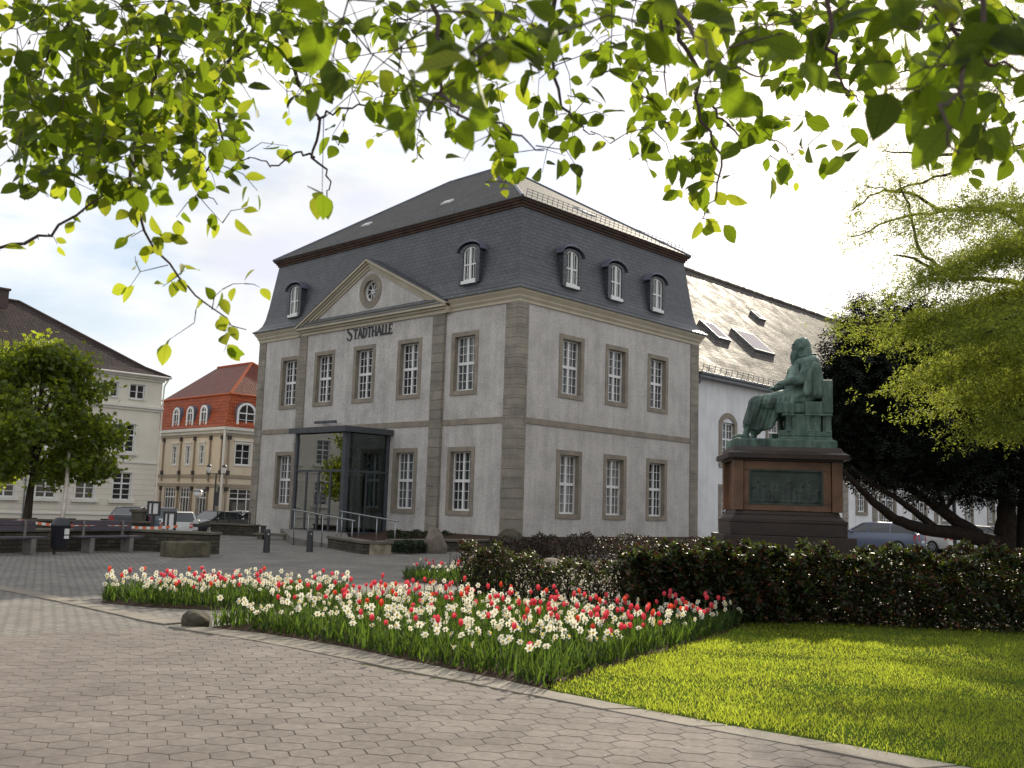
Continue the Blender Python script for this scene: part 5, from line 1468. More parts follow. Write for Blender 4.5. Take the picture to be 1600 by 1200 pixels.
# small litter on the paving
rl = random.Random(19)
p = g2(322, 1093); mb = MB(); d_ = Vector(RT0); a = Vector(p) + Vector((0, 0, .02))
mb.tube([a, a + d_ * .05 + Vector((0, 0, .006)), a + d_ * .12], [.004, .003, .002], 5); mb.tube([a, a + d_ * .01 - Vector(FLAT) * .03], [.003, .002], 5)
tag(mb.build('dry_twig', M['twig']), 'short dry twig lying on the paving in the foreground', 'twig')
petal = None
for k in range(26):
    q = g2(rl.uniform(60, 1180), rl.uniform(1085, 1190)) if k < 14 else g2(rl.uniform(330, 800), rl.uniform(1030, 1085))
    if petal is None:
        mb = MB(); mb.v = [(0, 0, 0), (.012, -.007, .004), (.026, 0, .001), (.012, .007, .005), (.013, 0, .008)]; mb.f = [(0, 1, 4), (1, 2, 4), (2, 3, 4), (3, 0, 4)]; mb.m = [0] * 4
        petal = mb.build('fallen_petal', M['narcissus']); o = petal
    else:
        o = petal.copy(); col.objects.link(o)
    o.location = (q[0], q[1], .017); o.rotation_euler = (0, 0, rl.uniform(0, 6.28)); s = rl.uniform(.4, .85); o.scale = (s, s, s)
    tag(o, 'tiny pale fallen petal lying on the paving before the flower bed', 'petal', 'fallen petals on the paving')
# ------------------------------------------------------------ monument
MC = Vector(gp(1219, 26.0)); MH = R(129.4)
mfx = Vector((math.cos(MH), math.sin(MH), 0)); mly = Vector((-mfx.y, mfx.x, 0))
def MP(x, y, z): return tuple(MC + mfx * x + mly * y + Vector((0, 0, z)))
ped = thing('pedestal', 'tall brown polished stone pedestal with bronze relief panel carrying the seated statue', 'pedestal', tuple(MC))
def mbox(mb, x0, x1, y0, y1, z0, z1, tx=0.0, mi=0):
    mb.hexa([MP(x0, y0, z0), MP(x1, y0, z0), MP(x1, y1, z0), MP(x0, y1, z0), MP(x0 + tx, y0 + tx, z1), MP(x1 - tx, y0 + tx, z1), MP(x1 - tx, y1 - tx, z1), MP(x0 + tx, y1 - tx, z1)], mi)
def centred(mb, l, w, z0, z1, tx=0.0): mbox(mb, -l / 2, l / 2, -w / 2, w / 2, z0, z1, tx)
mb = MB(); centred(mb, 3.25, 2.5, -.1, 1.10); mb.build('step', M['granitedark'], ped, bevel=.02)
mb = MB(); centred(mb, 2.90, 2.15, 1.10, 1.42); mb.build('step', M['granitedark'], ped, bevel=.015)
mb = MB(); centred(mb, 2.92, 2.17, 1.421, 1.50); centred(mb, 2.84, 2.09, 1.501, 1.62, .10); centred(mb, 2.62, 1.88, 1.621, 1.72, .03); mb.build('base_moulding', M['granitedark'], ped, bevel=.012)
mb = MB(); centred(mb, 2.44, 1.72, 1.721, 2.98)
for sx in (-1, 1):
    for sy in (-1, 1):
        mbox(mb, sx * 1.23 - .13, sx * 1.23 + .13, sy * .87 - .12, sy * .87 + .12, 1.722, 2.979)
mbox(mb, -1.09, 1.09, .862, .93, 2.74, 2.978); mbox(mb, -1.09, 1.09, .862, .93, 1.724, 1.90)
mbox(mb, -1.09, -.86, .862, .929, 1.902, 2.738); mbox(mb, .93, 1.09, .862, .929, 1.902, 2.738)
mb.build('shaft', M['granite'], ped, bevel=.012)
mb = MB(); centred(mb, 2.78, 2.04, 2.981, 3.03); centred(mb, 3.02, 2.28, 3.031, 3.16); centred(mb, 3.02, 2.28, 3.161, 3.22, .10); centred(mb, 2.80, 2.04, 3.221, 3.34, .07); mb.build('cornice', M['granitedark'], ped, bevel=.012)
# relief panel with a crowd of small figures
nx_, nz_ = 96, 44; x0, x1, z0, z1 = -.86, .93, 1.90, 2.738
rs = np.random.default_rng(11)
gx, gz_ = np.meshgrid(np.linspace(0, 1, nx_), np.linspace(0, 1, nz_))
Hh = np.zeros_like(gx)
for k in range(15):
    cx_ = .06 + .88 * k / 14 + rs.normal(0, .02); hd = .40 + rs.uniform(-.12, .3)
    Hh = np.maximum(Hh, .05 * np.exp(-(((gx - cx_) / .014) ** 2 + ((gz_ - hd) / .045) ** 2)))
    Hh = np.maximum(Hh, .035 * np.exp(-(((gx - cx_ - rs.normal(0, .012)) / rs.uniform(.018, .04)) ** 2 + ((gz_ - hd * .52) / (hd * .42)) ** 4)) * (1 + .2 * np.sin(gx * 190 + gz_ * 9)))
Hh += .012 * np.exp(-((gz_ - .06) / .05) ** 2)
mb = MB()
mb.v = [MP(x1 + (x0 - x1) * gx[j, i], .885 + Hh[j, i], z0 + (z1 - z0) * gz_[j, i]) for j in range(nz_) for i in range(nx_)]
for j in range(nz_ - 1):
    for i in range(nx_ - 1):
        a = j * nx_ + i; mb.f.append((a, a + 1, a + nx_ + 1, a + nx_)); mb.m.append(0)
mb.build('relief_panel', M['relief'], ped, smooth=True)
mb = MB()
for (a, b_, c_, d_) in ((x0 - .03, x0 + .02, z0 - .03, z1 + .03), (x1 - .02, x1 + .03, z0 - .03, z1 + .03), (x0 + .02, x1 - .02, z0 - .03, z0 + .02), (x0 + .02, x1 - .02, z1 - .02, z1 + .03)):
    mbox(mb, a, b_, .86, .94, c_, d_)
mb.build('panel_frame', M['relief'], ped, bevel=.008)
mb = MB(); mbox(mb, 1.95, 2.5, -.5, .35, -.05, .52); mbox(mb, -2.2, -1.75, .2, .9, -.05, .45)
tag(mb.build('stone_block', M['kerb'], bevel=.02), 'pale flat stone block at the foot of the brown pedestal', 'stone')

# seated bronze figure, grown from overlapping volumes into one skin
statue = thing('seated_statue', 'green weathered bronze statue of a bearded man seated in an armchair on the brown pedestal', 'statue', tuple(MC + Vector((0, 0, 3.34))))
SZ = 3.54
def SP(x, y, z): return Vector(MP(x - 1.24, y, z + SZ))
class Blob(MB):
    def ell(s, c, r, rot=None, n=16, m=12):
        q = MB(); q.sphere((0, 0, 0), r, n, m); b = len(s.v)
        for v in q.v:
            v = Vector(v)
            if rot: v = rot @ v
            s.v.append(tuple(SP(*(Vector(c) + v))))
        s.f += [tuple(b + i for i in f) for f in q.f]; s.m += [0] * len(q.f)
    def cap(s, a, e, ra, rb, n=12, fl=1.0):
        a = Vector(a); e = Vector(e); k = 6
        pts = []; rad = []
        d = (e - a); L_ = d.length; d = d / L_
        for i in range(k): t = math.pi / 2 * (1 - i / k); pts.append(a - d * ra * math.sin(t)); rad.append(max(ra * math.cos(t), .002))
        pts.append(a); rad.append(ra); pts.append(a.lerp(e, .5)); rad.append((ra + rb) / 2); pts.append(e); rad.append(rb)
        for i in range(1, k + 1): t = math.pi / 2 * i / k; pts.append(e + d * rb * math.sin(t)); rad.append(max(rb * math.cos(t), .002))
        q = MB(); q.tube(pts, rad, n); b = len(s.v)
        s.v += [tuple(SP(*v)) for v in q.v]; s.f += [tuple(b + i for i in f) for f in q.f]; s.m += [0] * len(q.f)
def remesh(blob, name, m, parent, vox=.02, it=3, fold=None):
    me = D.meshes.new(name + '_raw'); me.from_pydata(blob.v, [], blob.f); 
    bm = bmesh.new(); bm.from_mesh(me); bmesh.ops.recalc_face_normals(bm, faces=bm.faces); bm.to_mesh(me); bm.free()
    t = D.objects.new(name + '_raw', me); col.objects.link(t)
    md = t.modifiers.new('r', 'REMESH'); md.mode = 'VOXEL'; md.voxel_size = vox
    sm = t.modifiers.new('s', 'SMOOTH'); sm.factor = .5; sm.iterations = it
    dg = bpy.context.evaluated_depsgraph_get(); dg.update()
    out = D.meshes.new_from_object(t.evaluated_get(dg)); out.name = name
    D.objects.remove(t); D.meshes.remove(me)
    if fold:
        nrm = [v.normal.copy() for v in out.vertices]
        for v, n_ in zip(out.vertices, nrm):
            w = v.co - MC; v.co += n_ * fold(w.dot(mfx) + 1.24, w.dot(mly), w.z - SZ, n_)
    out.materials.clear(); out.materials.append(m)
    out.polygons.foreach_set('use_smooth', [True] * len(out.polygons)); out.update()
    o = D.objects.new(name, out); return link(o, parent)
B = Blob()
B.ell((.62, 0, 1.02), (.40, .46, .34)); B.cap((.66, 0, 1.1), (.70, 0, 1.75), .36, .37); B.ell((.80, 0, 1.55), (.33, .36, .42)); B.ell((.60, 0, 2.03), (.28, .52, .25))
B.cap((.62, 0, 2.1), (.68, 0, 2.4), .17, .14)                       # neck
B.ell((.705, 0, 2.55), (.195, .165, .235)); B.ell((.86, 0, 2.50), (.055, .10, .12)); B.ell((.905, 0, 2.515), (.035, .03, .055)); B.ell((.89, 0, 2.605), (.03, .11, .025))   # skull, cheeks, nose, brow
B.ell((.84, 0, 2.34), (.11, .125, .16)); B.cap((.86, 0, 2.28), (.90, 0, 2.08), .11, .05)   # beard
for s in (-1, 1): B.ell((.70, s * .165, 2.53), (.045, .03, .065))
body_parts = B
# arms
B.cap((.60, .47, 2.03), (.76, .55, 1.60), .17, .135); B.cap((.76, .55, 1.60), (1.24, .36, 1.51), .135, .085)
B.cap((.60, -.47, 2.03), (.80, -.55, 1.55), .17, .135); B.cap((.80, -.55, 1.55), (1.32, -.22, 1.44), .13, .085)
for (hx, hy, hz_) in ((1.30, .34, 1.50), (1.38, -.18, 1.43)):
    B.ell((hx, hy, hz_), (.095, .085, .055))
    for k in range(4): B.cap((hx + .05, hy - .06 + .04 * k, hz_ + .01), (hx + .15 - .01 * abs(k - 1.5), hy - .065 + .043 * k, hz_ - .055), .022, .018, 8)
    B.cap((hx - .01, hy + (.08 if hy < 0 else -.08), hz_ + .01), (hx + .08, hy + (.11 if hy < 0 else -.11), hz_ - .02), .024, .02, 8)
# legs under the robe
B.cap((.70, .26, 1.12), (1.90, .30, .98), .31, .20); B.cap((.70, -.26, 1.12), (1.82, -.30, 1.02), .31, .20)
B.cap((1.92, .30, .95), (2.13, .31, .45), .20, .14); B.cap((1.80, -.30, 1.0), (1.83, -.30, .35), .20, .18)
B.cap((2.10, .31, .45), (2.18, .31, .14), .10, .085, 10); B.cap((2.16, .31, .09), (2.48, .34, .06), .085, .062, 10); B.ell((2.30, .32, .09), (.14, .085, .075))
B.cap((1.83, -.30, .4), (1.88, -.30, .1), .10, .085, 10); B.cap((1.87, -.30, .08), (2.16, -.32, .055), .08, .06, 10)
B.ell((1.15, 0, 1.16), (.52, .44, .22), Matrix.Rotation(R(10), 3, 'Y'))
for k in range(9):
    t = k / 8; B.cap((1.93 - .60 * t, .30 - .1 * t, .93 - .03 * t), (2.20 - .68 * t, .32 - .06 * t, .36 - .12 * math.sin(t * 2.4) + .10 * t), .16 - .02 * t, .07, 10)
    B.cap((1.85 - .5 * t, -.28, .98 - .06 * t), (1.95 - .5 * t, -.30, .34 + .1 * t), .17 - .02 * t, .08, 10)
B.ell((1.55, .02, .72), (.34, .34, .26))
def foldb(x, y, z, n_):
    f = 0
    if x > 1.0 and z > .30 and z < 1.16: f += .022 * (.5 - abs(math.sin(15 * (.75 * x + .22 * z) + 2.5 * y))) + .006 * math.sin(55 * x + 14 * z)
    if .4 < x < 1.1 and 1.1 < z < 2.1: f += .020 * (.5 - abs(math.sin(11 * z + 7 * x))) * (1 if y > -.3 else .3)
    if z > 2.42 and x < .80: f += .006 * math.sin(60 * x + 20 * z)
    if z < 2.45 and z > 2.0 and x > .78: f += .006 * math.sin(70 * y + 18 * z)
    return f
remesh(B, 'body', M['bronze'], statue, .015, 1, foldb)
H = Blob()      # long hair and collar
H.ell((.64, 0, 2.58), (.205, .182, .23)); H.ell((.56, 0, 2.42), (.15, .185, .22)); H.cap((.54, .05, 2.35), (.50, .06, 2.20), .15, .12)
remesh(H, 'hair', M['bronze'], statue, .018, 2, lambda x, y, z, n_: .007 * math.sin(55 * x + 10 * z + 30 * y))
K = Blob()      # coat thrown over the shoulders
K.ell((.47, 0, 2.10), (.26, .56, .22)); K.ell((.42, .0, 1.65), (.22, .50, .55)); K.ell((.46, .44, 1.65), (.24, .17, .60)); K.cap((.46, .47, 1.9), (.38, .50, 1.25), .20, .16); K.ell((.34, .48, 1.26), (.13, .10, .14))
K.cap((.62, .54, 1.95), (.66, .62, 1.5), .12, .10); K.cap((.66, .62, 1.5), (.66, .62, 1.24), .10, .105); K.ell((.46, -.44, 1.65), (.24, .17, .55))
K.ell((.53, .0, 2.30), (.27, .33, .05), Matrix.Rotation(R(12), 3, 'Y'))
K.cap((.86, .24, 2.08), (.80, .40, 1.52), .06, .07)
remesh(K, 'coat', M['bronze'], statue, .016, 1, lambda x, y, z, n_: .030 * (.5 - abs(math.sin(15 * x + 2 * math.sin(3 * z) + 4 * y))) * (1 if z < 2.1 else .3))
Q = MB()
def sbox(mb, x0, x1, y0, y1, z0, z1, tx=0):
    p = [(x0, y0, z0), (x1, y0, z0), (x1, y1, z0), (x0, y1, z0), (x0 + tx, y0 + tx, z1), (x1 - tx, y0 + tx, z1), (x1 - tx, y1 - tx, z1), (x0 + tx, y1 - tx, z1)]
    mb.hexa([tuple(SP(*q)) for q in p])
sbox(Q, .0, .27, -.58, .58, .72, 1.60); sbox(Q, .03, .25, -.54, .54, .22, .72); sbox(Q, .27, 1.05, -.44, .44, .20, .95)
for s in (-1, 1):
    y0, y1 = (.40, .62) if s > 0 else (-.62, -.40)
    sbox(Q, .27, .72, y0, y1, .70, 1.02); sbox(Q, .98, 1.43, y0, y1, .70, 1.00); sbox(Q, .72, .98, y0 + .03, y1 - .03, .72, .96)
    sbox(Q, .03, 1.38, y0 - .02, y1 + .02, .0, .10); sbox(Q, .04, .74, y0, y1, .10, .24); sbox(Q, .97, 1.37, y0, y1, .10, .26)
    sbox(Q, .30, 1.05, y0 + .05, y1 - .05, .1, .70)
    sbox(Q, .96, 1.30, y0 - .01, y1 + .01, .63, .70); sbox(Q, .02, .74, y0 - .01, y1 + .01, .64, .71)
ch = Q.build('armchair', M['bronze'], statue, bevel=.03)
for x in (.13, .42, .62, 1.12):
    for s in (-1, 1):
        c_ = MB(); c_.tube([SP(x, s * .54, .24), SP(x, s * .54, .30), SP(x, s * .54, .58), SP(x, s * .54, .64)], [.10, .075, .065, .095], 12); c_.build('column', M['bronze'], ch, smooth=True, autos=50)
P_ = MB(); sbox(P_, -.07, 2.55, -.72, .72, -.20, .0); sbox(P_, -.05, 2.52, -.70, .70, .0, .03, .03); P_.build('plinth', M['bronze'], statue, bevel=.02)
# ------------------------------------------------------------ plants
rng = np.random.default_rng(21)
def unit(a): return a / (np.linalg.norm(a, axis=-1, keepdims=True) + 1e-9)
def rdir(n): return unit(rng.normal(0, 1, (n, 3)))
def leaf_template(w, fold=.05, curl=.08):
    xs = [0, .14, .34, .58, .80, 1.0]; ws = [0.02, .62, 1.0, .95, .58, 0.0]; V = []; F = []
    for x, k in zip(xs, ws):
        z = -curl * x * x
        V += [(x, -w * k / 2, z + fold * k), (x, 0, z), (x, w * k / 2, z + fold * k)]
    for i in range(5):
        a = i * 3; b = a + 3
        if i == 4: F += [(a, b + 1, a + 1), (a + 1, b + 1, a + 2)]
        else: F += [(a, b, b + 1, a + 1), (a + 1, b + 1, b + 2, a + 2)]
    return V, F
KITE = ([(0, 0, 0), (.45, -.30, .05), (1, 0, -.06), (.45, .30, .05), (.5, 0, 0)], [(0, 1, 4), (1, 2, 4), (4, 2, 3), (0, 4, 3)])
def leaves(name, pos, m, size, parent=None, tip=None, nrm=None, tmpl=KITE, smooth=False, matidx=None, uv=False):
    n = len(pos)
    tip = unit(tip if tip is not None else rdir(n)); nrm = nrm if nrm is not None else rdir(n)
    return scatter(name, tmpl[0], tmpl[1], rot_frames(tip, nrm), pos, size, m, parent, smooth, matidx, uv)

# ---- lawn
n = 460000
P = pts_in(LAWN, n, rng) + rng.normal(0, .03, (n, 2))
dd = (P - CAM[:2]) @ FLAT[:2]; ll = (P - CAM[:2]) @ RT0[:2]
keep = (ll < 9.5)
pr_ = np.clip(1.25 - dd / 22, .35, 1)
keep &= rng.random(n) < pr_
P = P[keep]; n = len(P)
patch = np.sin(P[:, 0] * 1.9 + 1.3) * np.sin(P[:, 1] * 2.3) + .6 * np.sin(P[:, 0] * 5.1 + P[:, 1] * 3.7)
keep = rng.random(n) < (.80 + .2 * patch)
P = P[keep]; patch = patch[keep]; n = len(P)
h = rng.uniform(.020, .046, n) * (1 + .22 * patch)
tip = np.column_stack([rng.normal(0, .45, n), rng.normal(0, .45, n), np.ones(n)])
BL = ([(0, -.5, 0), (0, .5, 0), (.55, .36, .05), (.55, -.36, .05), (1, 0, .22)], [(0, 1, 2, 3), (3, 2, 4)])
nr = np.column_stack([rng.normal(0, 1, (n, 2)), np.zeros(n)])
pos = np.column_stack([P, np.full(n, .026)])
sc = np.column_stack([h, rng.uniform(.0035, .0075, n), h])
o = scatter('grass', BL[0], BL[1], rot_frames(unit(tip), nr), pos, sc, M['grass']); tag(o, 'short bright green grass of the lawn between kerb and hedge', 'grass', None, 'stuff')

# ---- bulbs
STR = ([(0, -.5, 0), (0, .5, 0), (.4, .5, .01), (.4, -.5, .01), (.75, .4, .07), (.75, -.4, .07), (1, .05, .18), (1, -.05, .18)], [(0, 1, 2, 3), (3, 2, 4, 5), (5, 4, 6, 7)])
fp = []
for poly, k in ((BED_A, 10500), (BED_B, 3400), (BED_C, 1300)):
    fp.append(pts_in(poly, k, rng))
P = np.vstack(fp); n = len(P)
h = rng.uniform(.13, .285, n); tip = np.column_stack([rng.normal(0, .22, n), rng.normal(0, .22, n), np.ones(n)])
# outer leaves lean and flop
flop = rng.random(n) < .12
tip[flop, :2] *= 3.2
sc = np.column_stack([h, rng.uniform(.012, .023, n), h])
nr = np.column_stack([rng.normal(0, 1, (n, 2)), np.zeros(n)])
o = scatter('bulb_foliage', STR[0], STR[1], rot_frames(unit(tip), nr), np.column_stack([P, np.full(n, .04)]), sc, M['strap'])
tag(o, 'dense upright green strap leaves of the tulips and daffodils in the flower beds', 'foliage', None, 'stuff')
def tulip_meshes(seed):
    r = random.Random(seed); h = r.uniform(.355, .43); lx, ly = r.uniform(-.02, .02), r.uniform(-.02, .02)
    s = MB(); s.tube([(0, 0, 0), (lx * .4, ly * .4, h * .5), (lx, ly, h - .05)], .0045, 4)
    st = D.meshes.new('tulip'); st.from_pydata(s.v, [], s.f); st.materials.append(M['stem'])
    b = MB(); H_ = r.uniform(.072, .09); wmax = r.uniform(.026, .032); N = 6
    for k in range(3):        # three petals each of an inner and an outer whorl
        for who in (0, 1):
            a = 2 * math.pi * (k + .5 * who) / 3 + r.uniform(-.1, .1); i0 = len(b.v); rr_ = 1.0 - .12 * who
            for j, (t, rad, hw) in enumerate(((0, .25, .3), (.25, .85, .75), (.55, 1.0, .85), (.8, .8, .62), (1.0, .42, .08))):
                for sgn in (-1, 0, 1):
                    aa = a + sgn * hw * .72; q = wmax * rad * rr_ * (1 if sgn == 0 else .96)
                    b.v.append((lx + q * math.cos(aa), ly + q * math.sin(aa), h - .055 + H_ * t))
            for j in range(4):
                for c_ in range(2):
                    p = i0 + j * 3 + c_; b.f.append((p, p + 1, p + 4, p + 3)); b.m.append(0)
    bl = D.meshes.new('bloom'); bl.from_pydata(b.v, [], b.f); bl.materials.append(M['tulipwarm'] if seed % 9 == 0 else M['tulip']); bl.polygons.foreach_set('use_smooth', [True] * len(bl.polygons))
    return st, bl
def daff_meshes(seed):
    r = random.Random(seed); h = r.uniform(.27, .35); lx, ly = r.uniform(-.02, .02), r.uniform(-.02, .02)
    az = math.radians(r.choice([205, 225, 180, 250, 160, 290, 60, 20]) + r.uniform(-25, 25)); el = R(r.uniform(-15, 35))
    f = Vector((math.cos(az) * math.cos(el), math.sin(az) * math.cos(el), math.sin(el))); u = f.cross(Vector((0, 0, 1))).normalized(); w = u.cross(f)
    top = Vector((lx, ly, h)); s = MB(); s.tube([(0, 0, 0), (lx * .5, ly * .5, h * .6), top - f * .02 - Vector((0, 0, .01)), top], .0038, 4)
    st = D.meshes.new('daffodil'); st.from_pydata(s.v, [], s.f); st.materials.append(M['stem'])
    b = MB(); rad = r.uniform(.036, .052)
    for k in range(6):
        a = 2 * math.pi * k / 6 + r.uniform(-.08, .08); d = u * math.cos(a) + w * math.sin(a); e = f.cross(d); z = .004 * (k % 2) + r.uniform(-.004, .003)
        c0 = top + f * z; q = [c0 + d * .006, c0 + d * rad * .55 - e * rad * .34 + f * .003, c0 + d * rad - f * .006, c0 + d * rad * .55 + e * rad * .34 + f * .003]
        i0 = len(b.v); b.v += [tuple(p) for p in q]; b.f.append((i0, i0 + 1, i0 + 2, i0 + 3)); b.m.append(0)
    t0 = MB(); t0.tube([top, top + f * .010, top + f * .016], [.007, .010, .014], 8, 0, False); i0 = len(b.v); b.v += t0.v; b.f += [tuple(i0 + i for i in q) for q in t0.f]; b.m += [1] * len(t0.f)
    bl = D.meshes.new('bloom'); bl.from_pydata(b.v, [], b.f); bl.materials.append(M['narcissus']); bl.materials.append(M['trumpet']); bl.polygons.foreach_set('material_index', b.m)
    return st, bl
TV = [tulip_meshes(k) for k in range(12)]; DV = [daff_meshes(k + 40) for k in range(24)]
def flower(kind, st, bl, p, sc, rz, label, cat, group):
    o = D.objects.new(kind, st); o.location = p; o.rotation_euler = (r.gauss(0, .09), r.gauss(0, .09), rz); o.scale = (1, 1, sc); col.objects.link(o); tag(o, label, cat, group)
    c = D.objects.new('bloom', bl); c.parent = o; col.objects.link(c)
    return o
def bedpts(poly, k, front=None, r=rng):
    """k scattered points; front: chance weight for the strip nearest the camera"""
    out = []
    while len(out) < k:
        c = pts_in(poly, k, r)
        if front is not None:
            d = (c - CAM[:2]) @ FLAT[:2]; lo, hi = d.min(), d.max()
            l_ = (c - CAM[:2]) @ RT0[:2]
            w = np.clip(front(c), 0, 1); c = c[r.random(len(c)) < w]
        out += list(c)
    return np.array(out[:k])
def clump(c, f1=1.7, f2=2.1, ph=0.0): return .5 + .5 * np.sin(c[:, 0] * f1 * 2 + ph) * np.sin(c[:, 1] * f2 * 2 + 2 * ph)
def backness(c):   # how far from the front kerb
    kx = np.interp(-c[:, 1], [-p[1] for p in KIN], [p[0] for p in KIN]); return np.clip((c[:, 0] - kx) / 2.6, 0, 1)
tA = bedpts(BED_A, 205, lambda c: .12 + 1.0 * backness(c) ** 1.2 * (.3 + .7 * clump(c)))
tB = bedpts(BED_B, 50); tC = bedpts(BED_C, 16)
dA = bedpts(BED_A, 540, lambda c: .42 + .58 * clump(c, 2.2, 1.5, .8)); dB = bedpts(BED_B, 260); dC = bedpts(BED_C, 34)
r = random.Random(77)
TG, DG = 'red tulips in the flower beds', 'white daffodils in the flower beds'
for q in np.vstack([tA, tB, tC]):
    st, bl = TV[r.randrange(len(TV))]
    flower('tulip', st, bl, (q[0], q[1], .04), r.uniform(.74, 1.14), r.uniform(0, 6.28), 'red tulip on a tall stem among white daffodils in a sunlit flower bed', 'tulip', TG)
dall = np.vstack([dA, dB, dC]); d_ = (dall - CAM[:2]) @ FLAT[:2]; order = np.argsort(d_)
far = MB(); 
for i, k in enumerate(order):
    q = dall[k]; st, bl = DV[r.randrange(len(DV))]; s = r.uniform(.68, 1.14)
    if i < 300:
        flower('daffodil', st, bl, (q[0], q[1], .04), s, r.uniform(-.5, .5), 'white daffodil with pale yellow cup among red tulips in a sunlit flower bed', 'daffodil', DG)
    else:
        for me, off in ((st, 2), (bl, 0)):
            b0 = len(far.v); far.v += [(v.co.x + q[0], v.co.y + q[1], v.co.z * s + .04) for v in me.vertices]
            for p in me.polygons: far.f.append(tuple(b0 + v for v in p.vertices)); far.m.append(2 if off else p.material_index)
o = far.build('daffodil_drift', [M['narcissus'], M['trumpet'], M['stem']], recalc=False); tag(o, 'drift of many white daffodils at the back of the flower beds', 'daffodils', None, 'stuff')

# ---- hedges
HL = leaf_template(.42, .05, .1)
def hedge(name, base, depth_, hts, nleaf, label, mats, mix=.0, size=(.05, .085), stems=160, gaps=0.0, seed=1):
    """base: list of (px, distance) along the front foot; depth_ thickness; hts heights"""
    rs = np.random.default_rng(seed)
    root = thing(name, label, 'hedge', gp(*base[len(base) // 2]))
    B0 = np.array([gp(*b)[:2] for b in base]); hts = np.array(hts, float)
    t = rs.uniform(0, len(base) - 1, nleaf); i = np.minimum(t.astype(int), len(base) - 2); f = (t - i)[:, None]
    q = B0[i] * (1 - f) + B0[i + 1] * f; hh = hts[i] * (1 - f[:, 0]) + hts[i + 1] * f[:, 0]
    hh = hh * (1 + .10 * np.sin(t * 9.1) + .06 * np.sin(t * 23.7 + 1)) 
    s = rs.random(nleaf); z = hh * (1 - (1 - rs.random(nleaf)) ** 1.0 * .98) * .98 + .02
    shell = rs.random(nleaf) < .6
    s = np.where(shell, np.where(rs.random(nleaf) < .55, rs.uniform(0, .2, nleaf), rs.uniform(.85, 1, nleaf)), s)
    z = np.where(shell & (rs.random(nleaf) < .35), hh * rs.uniform(.88, 1.04, nleaf), z)
    s = s + .10 * np.sin(t * 17 + z * 6)
    pos = np.column_stack([q + FLAT[:2] * (s * depth_)[:, None] + rs.normal(0, .03, (nleaf, 2)), z])
    if gaps:
        g_ = np.sin(pos[:, 0] * 3.1 + 1) * np.sin(pos[:, 1] * 2.7) + np.sin(pos[:, 2] * 7 + pos[:, 0] * 2); k = rs.random(nleaf) > gaps * np.clip(.6 + .5 * g_, 0, 1); pos = pos[k]
    n = len(pos)
    tip = rs.normal(0, 1, (n, 3)); tip[:, 2] = np.abs(tip[:, 2]) * .7 + .1
    nr_ = rs.normal(0, .7, (n, 3)); nr_[:, 2] += .9
    mi = (rs.random(n) < mix).astype(int)
    leaves('foliage', pos, mats, rs.uniform(size[0], size[1], n), root, tip, nr_, HL, True, mi)
    b = MB(); rr_ = random.Random(seed)
    for k in range(stems):
        t0 = rr_.uniform(0, len(base) - 1.001); i0 = int(t0); ff = t0 - i0; p = B0[i0] * (1 - ff) + B0[i0 + 1] * ff + FLAT[:2] * depth_ * rr_.uniform(.05, .95); h_ = (hts[i0] * (1 - ff) + hts[i0 + 1] * ff)
        a = Vector((p[0], p[1], 0)); e = a + Vector((rr_.uniform(-.35, .35), rr_.uniform(-.35, .35), h_ * rr_.uniform(.7, 1.06))); mdl = a.lerp(e, .5) + Vector((rr_.uniform(-.1, .1), rr_.uniform(-.1, .1), 0))
        b.tube([a, mdl, e], [.010, .007, .003], 4)
        for _ in range(2):
            t_ = rr_.uniform(.35, .85); q0 = a.lerp(e, t_); b.tube([q0, q0 + Vector((rr_.uniform(-.2, .2), rr_.uniform(-.2, .2), rr_.uniform(.05, .25)))], [.005, .002], 3)
    b.build('stems', M['darkbark'], root, recalc=False)
hedge('hedge', [(985, 14.75), (1080, 14.6), (1172, 14.6), (1300, 14.8), (1500, 14.5), (1700, 14.5), (1950, 14.8)], 1.25, [.88, .98, 1.02, 1.02, 1.06, 1.12, 1.15], 62000, 'dense dark glossy hedge between the lawn and the monument', [M['hedgeleaf'], M['hedgedark']], .18, stems=170, seed=3, size=(.065, .11))
hedge('bush', [(722, 17.6), (790, 16.9), (870, 15.9), (1000, 15.0)], 1.3, [.86, .84, .66, .80], 12500, 'loose thin leaved bush with bare twigs behind the flower bed left of the dense hedge', [M['hedgeleaf'], M['hedgedark']], .22, stems=150, gaps=.5, seed=5)
hedge('hedge', [(765, 29), (860, 30), (960, 30.5), (1105, 30)], 1.0, [.60, .74, .78, .74], 6000, 'reddish brown low hedge behind the gravel path in front of the side front', [M['hedgedark'], M['hedgeleaf']], .22, stems=200, size=(.06, .10), seed=7)
hedge('ground_cover', [(612, 32.4), (640, 32.2), (668, 33.2)], 1.0, [.30, .38, .3], 2600, 'dark green low ground cover in front of the planter wall beside the leaning boulder', [M['cover']], 0, size=(.05, .09), stems=30, seed=9)
hedge('ground_cover', [(604, 40), (660, 40), (720, 41)], 1.0, [.45, .5, .45], 2600, 'dark green strip of ground cover along the foot of the town hall front', [M['cover']], 0, size=(.06, .1), stems=30, seed=10)
# ------------------------------------------------------------ trees
def limb(mb, pts, r0, r1, n=7, jit=0.0, seed=0):
    rr_ = random.Random(seed); pts = [Vector(p) for p in pts]; out = []
    for a, b in zip(pts, pts[1:]):
        k = 4
        for i in range(k): out.append(a.lerp(b, i / k) + Vector((rr_.uniform(-jit, jit), rr_.uniform(-jit, jit), rr_.uniform(-jit, jit))))
    out.append(pts[-1]); m_ = len(out) - 1
    mb.tube(out, [r0 + (r1 - r0) * i / m_ for i in range(m_ + 1)], n)
